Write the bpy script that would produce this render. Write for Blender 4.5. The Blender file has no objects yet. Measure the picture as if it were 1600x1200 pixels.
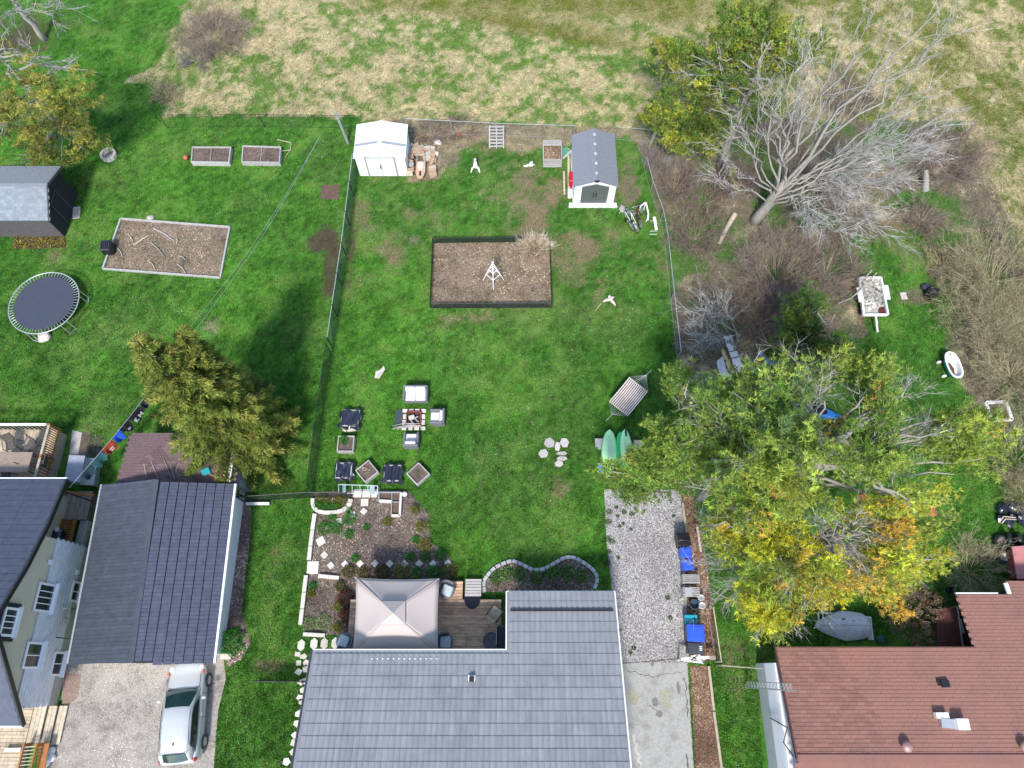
import bpy, math, random
import numpy as np
from mathutils import Vector, Matrix
def V(s=(0, 0, 0)):
    s = tuple(s); return Vector(s if len(s) == 3 else (s[0], s[1], 0))
R = math.radians
random.seed(7)
rng = np.random.default_rng(11)
sc = bpy.context.scene
COL = sc.collection

# ------------------------------------------------------------------ camera, sky, sun, exposure
CAM_H, TILT, FPX = 35.0, R(22.5), 1080.0
cam_data = bpy.data.cameras.new('drone_camera')
cam_data.sensor_width = 36.0
cam_data.lens = 36.0 * FPX / 1600.0
cam_data.clip_start, cam_data.clip_end = 0.5, 6000.0
cam = bpy.data.objects.new('drone_camera', cam_data)
COL.objects.link(cam)
cam.location = (0, 0, CAM_H)
cam.rotation_euler = (TILT, 0, 0)
sc.camera = cam

SUN_EL = R(50)
SHADOW_DIR = V((0.16, 1.0, 0)).normalized()
world = bpy.data.worlds.new('World'); sc.world = world
world.use_nodes = True
wn = world.node_tree
sky = wn.nodes.new('ShaderNodeTexSky'); sky.sky_type = 'NISHITA'; sky.sun_disc = False
sky.sun_elevation = SUN_EL; sky.sun_rotation = math.pi + math.atan2(SHADOW_DIR.x, SHADOW_DIR.y)
bg = wn.nodes['Background']; bg.inputs['Strength'].default_value = 0.15
wn.links.new(sky.outputs[0], bg.inputs[0])
sun_data = bpy.data.lights.new('sun', 'SUN'); sun_data.energy = 2.6; sun_data.angle = R(8.0)
sun_data.color = (1.0, 0.955, 0.89)
sun = bpy.data.objects.new('sun', sun_data); COL.objects.link(sun)
dvec = V((SHADOW_DIR.x * math.cos(SUN_EL), SHADOW_DIR.y * math.cos(SUN_EL), -math.sin(SUN_EL)))
sun.rotation_euler = dvec.to_track_quat('-Z', 'Y').to_euler()
sun.location = (0, -30, 60)
vs = sc.view_settings
vs.view_transform = 'Standard'; vs.look = 'None'; vs.gamma = 1.0; vs.use_curve_mapping = False
vs.exposure = 0.83

# ------------------------------------------------------------------ survey: photo point + height -> world
CS, SN = math.cos(TILT), math.sin(TILT)
def ray(px, py):
    u, v = px - 800.0, 600.0 - py
    return u, FPX * SN + v * CS, -FPX * CS + v * SN
def at(px, py, z=0.0):
    u, y, d = ray(px, py); t = (CAM_H - z) / -d
    return V((u * t, y * t, z))
def onx(px, py, X):
    u, y, d = ray(px, py); t = X / u
    return V((X, y * t, CAM_H + d * t))
def m(px, py, z=0.0):                       # metres per photo pixel sideways
    return (CAM_H - z) / -ray(px, py)[2]
def P(pts, z=0.0): return [at(p[0], p[1], p[2] if len(p) > 2 else z) for p in pts]

# ------------------------------------------------------------------ materials
MATS = {}
def mat(name, color, rough=0.7, var=0.18, scale=6.0, bump=0.0, bscale=40.0, metal=0.0, attr=False, rand=0.0,
        coat=0.0, trans=0.0, dark=None, dscale=1.5, damt=0.0, stretch=None, spec=0.4):
    if name in MATS: return MATS[name]
    mt = bpy.data.materials.new(name); mt.use_nodes = True
    nt = mt.node_tree; N = nt.nodes; L = nt.links
    b = N['Principled BSDF']
    b.inputs['Roughness'].default_value = rough; b.inputs['Metallic'].default_value = metal
    b.inputs['Specular IOR Level'].default_value = spec
    if coat: b.inputs['Coat Weight'].default_value = coat; b.inputs['Coat Roughness'].default_value = 0.06
    geo = N.new('ShaderNodeNewGeometry'); src = geo.outputs['Position']
    if stretch:
        mp = N.new('ShaderNodeMapping'); mp.inputs['Scale'].default_value = stretch
        L.new(src, mp.inputs['Vector']); src = mp.outputs[0]
    if attr:
        a = N.new('ShaderNodeAttribute'); a.attribute_name = 'Col'; cur = a.outputs['Color']
    else:
        rgb = N.new('ShaderNodeRGB'); rgb.outputs[0].default_value = (*color, 1); cur = rgb.outputs[0]
    nz = N.new('ShaderNodeTexNoise'); nz.inputs['Scale'].default_value = scale; nz.inputs['Detail'].default_value = 6
    nz.inputs['Roughness'].default_value = 0.65
    L.new(src, nz.inputs['Vector'])
    mr = N.new('ShaderNodeMapRange'); mr.inputs['From Min'].default_value = 0.3; mr.inputs['From Max'].default_value = 0.7
    mr.inputs['To Min'].default_value = 1 - var; mr.inputs['To Max'].default_value = 1 + var
    L.new(nz.outputs['Fac'], mr.inputs['Value'])
    val = mr.outputs[0]
    if rand:
        oi = N.new('ShaderNodeObjectInfo')
        m2 = N.new('ShaderNodeMapRange'); m2.inputs['To Min'].default_value = 1 - rand; m2.inputs['To Max'].default_value = 1 + rand
        L.new(oi.outputs['Random'], m2.inputs['Value'])
        mu = N.new('ShaderNodeMath'); mu.operation = 'MULTIPLY'; L.new(val, mu.inputs[0]); L.new(m2.outputs[0], mu.inputs[1]); val = mu.outputs[0]
    vm = N.new('ShaderNodeVectorMath'); vm.operation = 'SCALE'
    L.new(cur, vm.inputs[0]); L.new(val, vm.inputs['Scale']); cur = vm.outputs[0]
    if dark:
        n2 = N.new('ShaderNodeTexNoise'); n2.inputs['Scale'].default_value = dscale; n2.inputs['Detail'].default_value = 8
        n2.inputs['Roughness'].default_value = 0.7
        L.new(geo.outputs['Position'], n2.inputs['Vector'])
        m3 = N.new('ShaderNodeMapRange'); m3.inputs['From Min'].default_value = 0.48; m3.inputs['From Max'].default_value = 0.68
        m3.inputs['To Max'].default_value = damt
        L.new(n2.outputs['Fac'], m3.inputs['Value'])
        mx = N.new('ShaderNodeMix'); mx.data_type = 'RGBA'
        L.new(m3.outputs[0], mx.inputs[0]); L.new(cur, mx.inputs[6]); mx.inputs[7].default_value = (*dark, 1)
        cur = mx.outputs[2]
    L.new(cur, b.inputs['Base Color'])
    if bump:
        n4 = N.new('ShaderNodeTexNoise'); n4.inputs['Scale'].default_value = bscale; n4.inputs['Detail'].default_value = 4
        L.new(src, n4.inputs['Vector'])
        bp = N.new('ShaderNodeBump'); bp.inputs['Strength'].default_value = bump; bp.inputs['Distance'].default_value = 0.02
        L.new(n4.outputs['Fac'], bp.inputs['Height']); L.new(bp.outputs[0], b.inputs['Normal'])
    if trans:
        tr = N.new('ShaderNodeBsdfTranslucent'); L.new(cur, tr.inputs[0])
        ms = N.new('ShaderNodeMixShader'); ms.inputs[0].default_value = trans
        L.new(b.outputs[0], ms.inputs[1]); L.new(tr.outputs[0], ms.inputs[2])
        L.new(ms.outputs[0], N['Material Output'].inputs[0])
    MATS[name] = mt
    return mt

M_leaf = mat('foliage', (0, 0, 0), 0.6, 0.15, 3, attr=True, trans=0.42, spec=0.25)
M_grass = mat('grass_blades', (0, 0, 0), 0.7, 0.12, 2, attr=True, trans=0.25, spec=0.2)
M_twig = mat('twigs', (0, 0, 0), 0.85, 0.15, 8, attr=True, spec=0.2)
M_ground = mat('ground', (0, 0, 0), 0.95, 0.35, 14, bump=0.5, bscale=18, attr=True, spec=0.1)
M_chips = mat('chips', (0, 0, 0), 0.9, 0.1, 8, attr=True, spec=0.2)
M_bark = mat('grey_bark', (0.30, 0.28, 0.25), 0.9, 0.3, 12, bump=0.6, stretch=(1, 1, .3))
M_bark2 = mat('brown_bark', (0.16, 0.12, 0.09), 0.9, 0.3, 12, bump=0.6)
M_white = mat('white_paint', (0.8, 0.8, 0.79), 0.5, 0.05, 5, dark=(.5, .48, .45), dscale=3, damt=.2)
M_whitev = mat('white_vinyl', (0.82, 0.82, 0.83), 0.4, 0.03, 5)
M_black = mat('black_plastic', (0.015, 0.016, 0.02), 0.4, 0.15, 10)
M_darkmetal = mat('dark_metal', (0.03, 0.03, 0.032), 0.45, 0.2, 10, metal=0.3)
M_galv = mat('galvanised_metal', (0.5, 0.52, 0.53), 0.4, 0.12, 12, metal=0.5)
M_glass = mat('dark_glass', (0.015, 0.02, 0.025), 0.06, 0.1, 2, spec=0.8)
M_wood = mat('weathered_wood', (0.34, 0.29, 0.23), 0.85, 0.3, 7, stretch=(1, 6, 1), rand=0.22, dark=(.12, .09, .06), dscale=4, damt=.35)
M_palewood = mat('pale_wood', (0.5, 0.43, 0.32), 0.8, 0.2, 9, rand=0.2, dark=(.2, .15, .1), dscale=5, damt=.25)
M_greywood = mat('grey_wood', (0.42, 0.41, 0.39), 0.85, 0.2, 9, rand=0.15, dark=(.15, .14, .12), dscale=5, damt=.3)
M_orangewood = mat('stained_wood', (0.36, 0.15, 0.045), 0.6, 0.25, 9, rand=0.15, dark=(.15, .07, .03), dscale=4, damt=.4)
M_deck = mat('deck_boards', (0.62, 0.41, 0.26), 0.85, 0.45, 3, stretch=(.6, 9, 1), rand=0.3, dark=(.20, .14, .10), dscale=2.5, damt=.6)
M_deckpale = mat('pale_deck_boards', (0.47, 0.38, 0.27), 0.85, 0.3, 3, stretch=(4, .8, 1), rand=0.2, dark=(.18, .14, .11), dscale=2.5, damt=.45)
M_slab = mat('pale_paver', (0.62, 0.58, 0.51), 0.9, 0.12, 14, bump=.2, rand=0.1, dark=(.36, .34, .28), dscale=5, damt=.3)
M_block = mat('grey_block', (0.42, 0.43, 0.45), 0.9, 0.18, 14, bump=.3, rand=0.15)
M_stone = mat('grey_fieldstone', (0.42, 0.39, 0.37), 0.9, 0.25, 10, bump=.5, rand=0.2)
M_rock = mat('pale_rock', (0.58, 0.52, 0.46), 0.9, 0.25, 6, bump=.6, rand=0.15)
M_roofgrey = mat('grey_roof_tile', (0.265, 0.27, 0.285), 0.55, 0.13, 2.0, stretch=(3, .35, .35), rand=0.09, dark=(.19, .19, .195), dscale=.7, damt=.6)
M_roofslate = mat('slate_roof_tile', (0.080, 0.088, 0.125), 0.4, 0.2, 4, rand=0.07)
M_roofslate2 = mat('slate_panel_sun_offset', (0.060, 0.068, 0.088), 0.5, 0.2, 3, rand=0.07)  # colour darkened to offset direct sun on the garage's left slope
M_redshingle = mat('red_shingle', (0.26, 0.128, 0.098), 0.85, 0.16, 30, bump=.3, bscale=90, rand=0.14, dark=(.19, .10, .092), dscale=.8, damt=.55)
M_greyshingle = mat('grey_shingle', (0.23, 0.26, 0.29), 0.85, 0.2, 20, bump=.3, bscale=90, rand=0.12)
M_brownshingle = mat('brown_shingle', (0.15, 0.10, 0.10), 0.85, 0.3, 20, bump=.3, bscale=90, rand=0.25)
M_soil = mat('soil', (0.13, 0.085, 0.065), 0.95, 0.4, 16, bump=.8, bscale=30, dark=(.22, .16, .12), dscale=2.5, damt=.5, spec=.1)
M_mulch = mat('mulch', (0.15, 0.118, 0.098), 0.95, 0.4, 18, bump=.8, bscale=40, dark=(.055, .038, .034), dscale=1.1, damt=.7, spec=.1)
M_redmulch = mat('red_mulch', (0.15, 0.075, 0.05), 0.95, 0.4, 18, bump=.8, bscale=40, dark=(.3, .24, .14), dscale=2.5, damt=.5, spec=.1)
M_sand = mat('dry_bed_soil', (0.25, 0.19, 0.145), 0.95, 0.25, 14, bump=.6, bscale=30, dark=(.115, .08, .058), dscale=1.0, damt=.95, spec=.1)
M_gravel = mat('gravel_base', (0.27, 0.255, 0.25), 0.95, 0.35, 25, bump=.8, bscale=60, spec=.1)
M_lane = mat('packed_gravel', (0.38, 0.35, 0.31), 0.95, 0.3, 18, bump=.7, bscale=50, dark=(.17, .15, .125), dscale=1.5, damt=.8, spec=.1)
M_concrete = mat('concrete', (0.37, 0.365, 0.345), 0.9, 0.28, 26, bump=.3, bscale=50, dark=(.22, .21, .18), dscale=1.6, damt=.75)
M_fabric = mat('pale_cushion', (0.66, 0.63, 0.64), 0.9, 0.05, 20)
M_wicker = mat('grey_wicker', (0.17, 0.17, 0.19), 0.7, 0.25, 60, bump=.5, bscale=120)
M_tarp = mat('black_tarp', (0.02, 0.023, 0.04), 0.28, 0.2, 6, bump=1.0, bscale=5, spec=.8)
M_greymesh = mat('fence_wire', (0.05, 0.13, 0.085), 0.6, 0.2, 8)
M_blackmesh = mat('black_fence_wire', (0.02, 0.03, 0.027), 0.6, 0.2, 8)

# ------------------------------------------------------------------ mesh building
class MB:
    def __init__(s): s.v = []; s.f = []
    def add(s, vs, fs):
        o = len(s.v); s.v += [tuple(p) for p in vs]; s.f += [tuple(i + o for i in f) for f in fs]; return s
    def box(s, c, size, rz=0.0):
        hx, hy, hz = size[0] / 2, size[1] / 2, size[2] / 2; ca, sa = math.cos(rz), math.sin(rz)
        vs = []
        for dz in (-hz, hz):
            for dx, dy in ((-hx, -hy), (hx, -hy), (hx, hy), (-hx, hy)):
                vs.append((c[0] + dx * ca - dy * sa, c[1] + dx * sa + dy * ca, c[2] + dz))
        return s.add(vs, [(3, 2, 1, 0), (4, 5, 6, 7), (0, 1, 5, 4), (1, 2, 6, 5), (2, 3, 7, 6), (3, 0, 4, 7)])
    def cbox(s, c, size, ch=0.03, rz=0.0):          # chamfered box
        ca, sa = math.cos(rz), math.sin(rz); hx, hy, hz = [q / 2 for q in size]
        ch = min(ch, hx * .9, hy * .9, hz * .9)
        def ring(ix, iy, z):
            pts = [(-hx + ix, -hy), (hx - ix, -hy), (hx, -hy + iy), (hx, hy - iy), (hx - ix, hy), (-hx + ix, hy), (-hx, hy - iy), (-hx, -hy + iy)]
            return pts, z
        rings = []
        for inset, z in ((ch, -hz), (0, -hz + ch), (0, hz - ch), (ch, hz)):
            pts = [(-hx + ch, -hy + inset), (hx - ch, -hy + inset), (hx - inset, -hy + ch), (hx - inset, hy - ch),
                   (hx - ch, hy - inset), (-hx + ch, hy - inset), (-hx + inset, hy - ch), (-hx + inset, -hy + ch)]
            rings.append([(c[0] + x * ca - y * sa, c[1] + x * sa + y * ca, c[2] + z) for x, y in pts])
        vs = [p for r in rings for p in r]; fs = [tuple(range(7, -1, -1)), tuple(range(24, 32))]
        for k in range(3):
            for i in range(8):
                a, b = k * 8 + i, k * 8 + (i + 1) % 8; fs.append((a, b, b + 8, a + 8))
        return s.add(vs, fs)
    def beam(s, a, b, w, h, up=V((0, 0, 1))):
        a, b = V(a), V(b); d = (b - a).normalized(); x = d.cross(up)
        if x.length < 1e-4: x = V((1, 0, 0))
        x.normalize(); y = x.cross(d).normalized(); x = x * (w / 2); y = y * (h / 2)
        vs = [a - x - y, a + x - y, a + x + y, a - x + y, b - x - y, b + x - y, b + x + y, b - x + y]
        return s.add(vs, [(3, 2, 1, 0), (4, 5, 6, 7), (0, 1, 5, 4), (1, 2, 6, 5), (2, 3, 7, 6), (3, 0, 4, 7)])
    def tube(s, pts, rad, n=6, cap=True):
        pts = [V(p) for p in pts]; k = len(pts)
        if not hasattr(rad, '__len__'): rad = [rad] * k
        o = len(s.v)
        ref = V((0.31, 0.52, 0.8)).normalized()
        for i, p in enumerate(pts):
            d = (pts[min(i + 1, k - 1)] - pts[max(i - 1, 0)])
            if d.length < 1e-6: d = V((0, 0, 1))
            d.normalize()
            x = d.cross(ref)
            if x.length < 1e-2: x = d.cross(V((1, 0, 0)))
            x.normalize(); y = d.cross(x)
            for j in range(n):
                a = 2 * math.pi * j / n; s.v.append(tuple(p + (x * math.cos(a) + y * math.sin(a)) * rad[i]))
        for i in range(k - 1):
            for j in range(n):
                a = o + i * n + j; b = o + i * n + (j + 1) % n; s.f.append((a, b, b + n, a + n))
        if cap:
            s.f.append(tuple(o + j for j in range(n - 1, -1, -1))); s.f.append(tuple(o + (k - 1) * n + j for j in range(n)))
        return s
    def lathe(s, c, prof, n=16, sx=1.0, sy=1.0, rz=0.0):   # prof: [(r, z)]
        o = len(s.v); k = len(prof); ca, sa = math.cos(rz), math.sin(rz)
        for r, z in prof:
            for j in range(n):
                a = 2 * math.pi * j / n; x, y = r * math.cos(a) * sx, r * math.sin(a) * sy
                s.v.append((c[0] + x * ca - y * sa, c[1] + x * sa + y * ca, c[2] + z))
        for i in range(k - 1):
            for j in range(n):
                a = o + i * n + j; b = o + i * n + (j + 1) % n; s.f.append((a, b, b + n, a + n))
        s.f.append(tuple(o + j for j in range(n - 1, -1, -1))); s.f.append(tuple(o + (k - 1) * n + j for j in range(n)))
        return s
    def prism(s, pts, h):                            # pts 3D loop (counter-clockwise), extruded by h along z
        n = len(pts); a = [V(p) for p in pts]
        ar = sum(a[i].x * a[(i + 1) % n].y - a[(i + 1) % n].x * a[i].y for i in range(n))
        if ar < 0: a.reverse()
        vs = a + [p + V((0, 0, h)) for p in a]
        fs = [tuple(range(n - 1, -1, -1)), tuple(range(n, 2 * n))] + [(i, (i + 1) % n, (i + 1) % n + n, i + n) for i in range(n)]
        return s.add(vs, fs)
    def slab(s, pts, t):                             # planar quad/poly extruded along its own normal, downward by t
        a = [V(p) for p in pts]; nrm = (a[1] - a[0]).cross(a[2] - a[1]).normalized()
        if nrm.z < 0: a.reverse(); nrm = -nrm
        n = len(a); vs = [p - nrm * t for p in a] + a
        fs = [tuple(range(n - 1, -1, -1)), tuple(range(n, 2 * n))] + [(i, (i + 1) % n, (i + 1) % n + n, i + n) for i in range(n)]
        return s.add(vs, fs)
    def poly(s, pts):
        a = [V(p) for p in pts]; n = len(a)
        ar = sum(a[i].x * a[(i + 1) % n].y - a[(i + 1) % n].x * a[i].y for i in range(n))
        if ar < 0: a.reverse()
        return s.add(a, [tuple(range(n))])
    def blob(s, c, r, seed=0, n=8, k=5, amp=.25, flat=1.0):
        rr = random.Random(seed); o = len(s.v)
        for i in range(k + 1):
            th = math.pi * i / k
            for j in range(n):
                a = 2 * math.pi * j / n; q = 1 + rr.uniform(-amp, amp) * (0 if i in (0, k) else 1)
                s.v.append((c[0] + r[0] * q * math.sin(th) * math.cos(a), c[1] + r[1] * q * math.sin(th) * math.sin(a), c[2] + r[2] * q * math.cos(th)))
        for i in range(k):
            for j in range(n):
                a = o + i * n + j; b = o + i * n + (j + 1) % n; s.f.append((a, a + n, b + n, b))
        return s

def wloc(o):
    p = V((0, 0, 0))
    while o is not None: p = p + o.location; o = o.parent
    return p
def obj(name, mb, mt, parent=None, smooth=False, origin=None):
    me = bpy.data.meshes.new(name)
    off = wloc(parent) if parent is not None else V((0, 0, 0))
    if origin is not None: off = off + V(origin)
    me.from_pydata([(p[0] - off.x, p[1] - off.y, p[2] - off.z) for p in mb.v], [], mb.f)
    me.materials.append(mt)
    if smooth: me.shade_smooth()
    o = bpy.data.objects.new(name, me); COL.objects.link(o)
    if parent is not None: o.parent = parent
    if origin is not None: o.location = origin
    return o
def thing(name, label, cat, loc=(0, 0, 0), group=None):
    o = bpy.data.objects.new(name, None); COL.objects.link(o); o.location = loc; o.empty_display_size = .2
    return tag(o, label, cat, group)
def tag(o, label, cat, group=None):
    o['label'] = label; o['category'] = cat
    if group: o['group'] = group
    return o
def single(name, mb, mt, label, cat, group=None, smooth=False):   # a thing that is one mesh, origin at its base
    xs = [p[0] for p in mb.v]; ys = [p[1] for p in mb.v]; zs = [p[2] for p in mb.v]
    org = V(((min(xs) + max(xs)) / 2, (min(ys) + max(ys)) / 2, min(zs)))
    return tag(obj(name, mb, mt, None, smooth, org), label, cat, group)
def struct(name, mb, mt):
    o = obj(name, mb, mt); o['kind'] = 'structure'; return o
def dup(root, loc, rotz=None, label=None):
    def cp(o, par):
        c = o.copy(); COL.objects.link(c)
        if par is not None: c.parent = par
        for ch in o.children: cp(ch, c)
        return c
    r = cp(root, None); r.location = loc
    if rotz is not None: r.rotation_euler = (0, 0, rotz)
    if label: r['label'] = label
    return r

def npmesh(name, verts, faces, mt, col=None, parent=None, off=None, smooth=False):
    verts = np.asarray(verts, dtype=np.float32); faces = np.asarray(faces, dtype=np.int32)
    p = wloc(parent) if parent is not None else V((0, 0, 0))
    if off is not None: p = V(off)
    verts = verts - np.array([p.x, p.y, p.z], dtype=np.float32)
    me = bpy.data.meshes.new(name); k = faces.shape[1]
    me.vertices.add(len(verts)); me.vertices.foreach_set('co', verts.ravel())
    me.loops.add(faces.size); me.loops.foreach_set('vertex_index', faces.ravel())
    me.polygons.add(len(faces)); me.polygons.foreach_set('loop_start', np.arange(0, faces.size, k, dtype=np.int32))
    me.update(calc_edges=True)
    if col is not None:
        at_ = me.color_attributes.new('Col', 'FLOAT_COLOR', 'POINT')
        c4 = np.ones((len(verts), 4), dtype=np.float32); c4[:, :3] = col; at_.data.foreach_set('color', c4.ravel())
    me.materials.append(mt)
    if smooth: me.shade_smooth()
    o = bpy.data.objects.new(name, me); COL.objects.link(o)
    if parent is not None: o.parent = parent
    elif off is not None: o.location = off
    return o
def tris(name, base, d, L, W, c, mt, parent=None, off=None, tipc=None, quad=False):
    """one pointed leaf (triangle) or a lozenge (quad) per row"""
    n = len(base); d = d / np.maximum(np.linalg.norm(d, axis=1, keepdims=True), 1e-6)
    r = rng.normal(size=(n, 3)); s = np.cross(d, r); s /= np.maximum(np.linalg.norm(s, axis=1, keepdims=True), 1e-6)
    L = np.broadcast_to(L, (n,))[:, None]; W = np.broadcast_to(W, (n,))[:, None]
    if quad:
        vs = np.stack([base, base + d * L * .5 + s * W / 2, base + d * L, base + d * L * .5 - s * W / 2], 1); k = 4
    else:
        vs = np.stack([base - s * W / 2, base + s * W / 2, base + d * L], 1); k = 3
    cc = np.repeat(c, k, axis=0)
    return npmesh(name, vs.reshape(-1, 3), np.arange(n * k).reshape(-1, k), mt, cc, parent, off)

# value noise on numpy arrays
_tab = rng.random((256, 256)).astype(np.float32)
def vn(x, y, s, seed=0):
    x = x / s + seed * 17.31; y = y / s + seed * 9.77
    xi = np.floor(x).astype(int); yi = np.floor(y).astype(int); fx = x - xi; fy = y - yi
    fx = fx * fx * (3 - 2 * fx); fy = fy * fy * (3 - 2 * fy)
    a = _tab[xi % 256, yi % 256]; b = _tab[(xi + 1) % 256, yi % 256]; c = _tab[xi % 256, (yi + 1) % 256]; e = _tab[(xi + 1) % 256, (yi + 1) % 256]
    return (a * (1 - fx) + b * fx) * (1 - fy) + (c * (1 - fx) + e * fx) * fy
def fbm(x, y, s, seed=0, o=4):
    t = 0; a = 1; n = 0
    for i in range(o): t = t + a * vn(x, y, s / 2 ** i, seed + i * 3); n += a; a *= .55
    return t / n
def inpoly(x, y, poly):
    r = np.zeros(x.shape, bool); n = len(poly)
    for i in range(n):
        x1, y1 = poly[i][0], poly[i][1]; x2, y2 = poly[(i + 1) % n][0], poly[(i + 1) % n][1]
        if y1 == y2: continue
        c = ((y1 > y) != (y2 > y)) & (x < (x2 - x1) * (y - y1) / (y2 - y1) + x1); r ^= c
    return r
def sstep(a, b, x):
    t = np.clip((x - a) / (b - a), 0, 1); return t * t * (3 - 2 * t)

# tiles, shingles, boards: nearest 300 as parts, the rest joined into one part
def tiles(parent, name, mesh_mb, mats4, mt, smooth=False, limit=300):
    off = wloc(parent); me = bpy.data.meshes.new(name); me.from_pydata(mesh_mb.v, [], mesh_mb.f); me.materials.append(mt)
    if smooth: me.shade_smooth()
    camp = V((0, 0, CAM_H))
    def vis(Mx):
        p = Mx.translation - camp; f = p.y * SN - p.z * CS; u = FPX * p.x / f; v = FPX * (p.y * CS + p.z * SN) / f
        return (0 if abs(u) < 800 and abs(v) < 600 else 1000) + p.length
    mats4 = sorted(mats4, key=vis)
    T = Matrix.Translation(-off)
    for Mx in mats4[:limit]:
        o = bpy.data.objects.new(name, me); COL.objects.link(o); o.parent = parent; o.matrix_local = T @ Mx
    if len(mats4) > limit:
        mb = MB()
        for Mx in mats4[limit:]: mb.add([Mx @ V(p) for p in mesh_mb.v], mesh_mb.f)
        o = obj(name, mb, mt, parent); o['kind'] = 'stuff'
def ribbed_tile(tw, tl):
    mb = MB(); a, b = tw / 2, tl / 2 * .91
    mb.add([(-a, -b, .018), (a * .72, -b, .018), (a * .80, -b, .032), (a * .98, -b, .018), (-a, b, .004), (a * .72, b, .004), (a * .80, b, .018), (a * .98, b, .004), (-a, -b, -.01), (a, -b, -.01)],
           [(0, 1, 5, 4), (1, 2, 6, 5), (2, 3, 7, 6), (8, 9, 3, 2, 1, 0)]); return mb
def frame(org, ax, ay):
    ax = V(ax).normalized(); ay = V(ay).normalized(); az = ax.cross(ay).normalized()
    M4 = Matrix((ax, ay, az)).transposed().to_4x4(); M4.translation = org; return M4
def roof_fill(parent, name, poly, e0, ex, ey, tw, tl, mt, mesh=None, stagger=0.0, lift=.012, jitter=0.0, limit=300):
    """cover the roof plane through e0 (ex along the eave, ey up the slope) where the tile centre is inside poly (plan)"""
    ex = V(ex).normalized(); ey = V(ey).normalized(); nz = ex.cross(ey).normalized()
    poly = [V(p) for p in poly]
    for p in poly: p.z = e0.z - (nz.x * (p.x - e0.x) + nz.y * (p.y - e0.y)) / nz.z
    us = [(V(p) - e0).dot(ex) for p in poly]; vs_ = [(V(p) - e0).dot(ey) for p in poly]
    out = []; rr = random.Random(5)
    j = 0; v = min(vs_)
    while v < max(vs_) - tl * .3:
        u = min(us) - (tw * stagger if j % 2 else 0)
        while u < max(us):
            c = e0 + ex * (u + tw / 2) + ey * (v + tl / 2)
            if inpoly(np.array([c.x]), np.array([c.y]), [(p[0], p[1]) for p in poly])[0]:
                Mx = frame(c + nz * (lift + rr.uniform(0, jitter)), ex, ey); out.append(Mx)
            u += tw
        v += tl; j += 1
    if mesh is None:
        mesh = MB(); a, b = tw / 2 * .985, tl / 2
        mesh.add([(-a, -b, 0), (a, -b, 0), (a, b, -.006), (-a, b, -.006), (-a, -b, .016), (a, -b, .016), (a, b * 1.0, 0), (-a, b * 1.0, 0)],
                 [(3, 2, 1, 0), (4, 5, 6, 7), (0, 1, 5, 4), (1, 2, 6, 5), (2, 3, 7, 6), (3, 0, 4, 7)])
    tiles(parent, name, mesh, out, mt, limit=limit)
def wavy_tile(tw, tl, h=.03):
    mb = MB(); a, b = tw / 2 * .965, tl / 2; xs = [-1, -.6, 0, .6, 1]; zs = [0, .55, 1, .55, 0]
    vs = []
    for x, z in zip(xs, zs): vs.append((a * x, -b, .026 + z * h))
    for x, z in zip(xs, zs): vs.append((a * x, b, .002 + z * h))
    for x, z in zip(xs, zs): vs.append((a * x, -b, -.012))
    fs = [(i, i + 1, i + 6, i + 5) for i in range(4)] + [(i + 10, i + 11, i + 1, i) for i in range(4)]
    return mb.add(vs, fs)
# ------------------------------------------------------------------ the ground: one sheet, coloured by what grows or lies on it
G_DARK = np.array((.062, .185, .024)); G_MID = np.array((.090, .258, .030)); G_LIGHT = np.array((.20, .35, .07))
TAN = np.array((.27, .21, .13)); STRAW = np.array((.62, .53, .31)); SOIL = np.array((.10, .07, .052)); OLIVE = np.array((.13, .14, .022))
LITTER = np.array((.22, .185, .13))
FIELD = P([(262, 62), (290, 20), (300, -70), (1720, -70), (1720, 430), (1600, 400), (1560, 330), (1500, 190), (1300, 190), (1010, 200), (900, 196), (560, 184), (262, 180), (238, 130), (185, 128), (236, 108)])
ROUGH = P([(1003, 203), (1520, 180), (1575, 330), (1640, 420), (1680, 700), (1530, 650), (1500, 560), (1460, 420), (1420, 300), (1370, 330), (1330, 440), (1330, 560), (1200, 640), (1075, 640), (1056, 520), (1040, 400), (1018, 300)])
DARKG = P([(1075, 640), (1330, 560), (1450, 640), (1420, 800), (1200, 900), (1090, 790)])
BACKSTRIP = P([(560, 184), (1010, 200), (1012, 262), (980, 215), (800, 232), (740, 228), (700, 240), (690, 285), (636, 285), (636, 200)])
LANE = P([(100, 1020), (348, 1021), (353, 1060), (341, 1110), (334, 1200), (334, 1330), (20, 1330), (60, 1200), (96, 1110)])
MULCHL = P([(365, 775), (391, 786), (392, 830), (384, 900), (378, 955), (386, 985), (392, 1005), (377, 1030), (355, 1042), (349, 1021)])
GRAVEL = P([(944, 765), (1064, 765), (1069, 850), (1077, 1036), (966, 1036), (955, 910), (948, 850)])
CONC = P([(966, 1036), (1074, 1036), (1084, 1200), (1092, 1340), (1000, 1340)])
STRIPR = P([(1066, 770), (1084, 775), (1098, 850), (1112, 930), (1122, 1032), (1078, 1034), (1070, 850)])
BEDR = P([(1078, 1040), (1106, 1040), (1127, 1200), (1146, 1340), (1094, 1340)])
BED1 = P([(489, 769), (560, 766), (636, 766), (652, 782), (664, 800), (671, 822), (673, 848), (690, 858), (712, 882), (712, 903), (700, 912), (560, 912), (556, 992), (476, 992), (473, 978), (486, 880), (484, 872), (491, 804)])
BED2 = P([(757, 924), (757, 907), (775, 887), (800, 880), (816, 885), (835, 895), (850, 891), (870, 879), (885, 873), (900, 876), (917, 887), (928, 900), (931, 913), (923, 930)])
DECKP = P([(552, 906), (686, 906), (688, 930), (792, 936), (792, 1022), (548, 1022)])
PLOT = P([(190, 343), (360, 356), (345, 435), (162, 421)])
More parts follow.
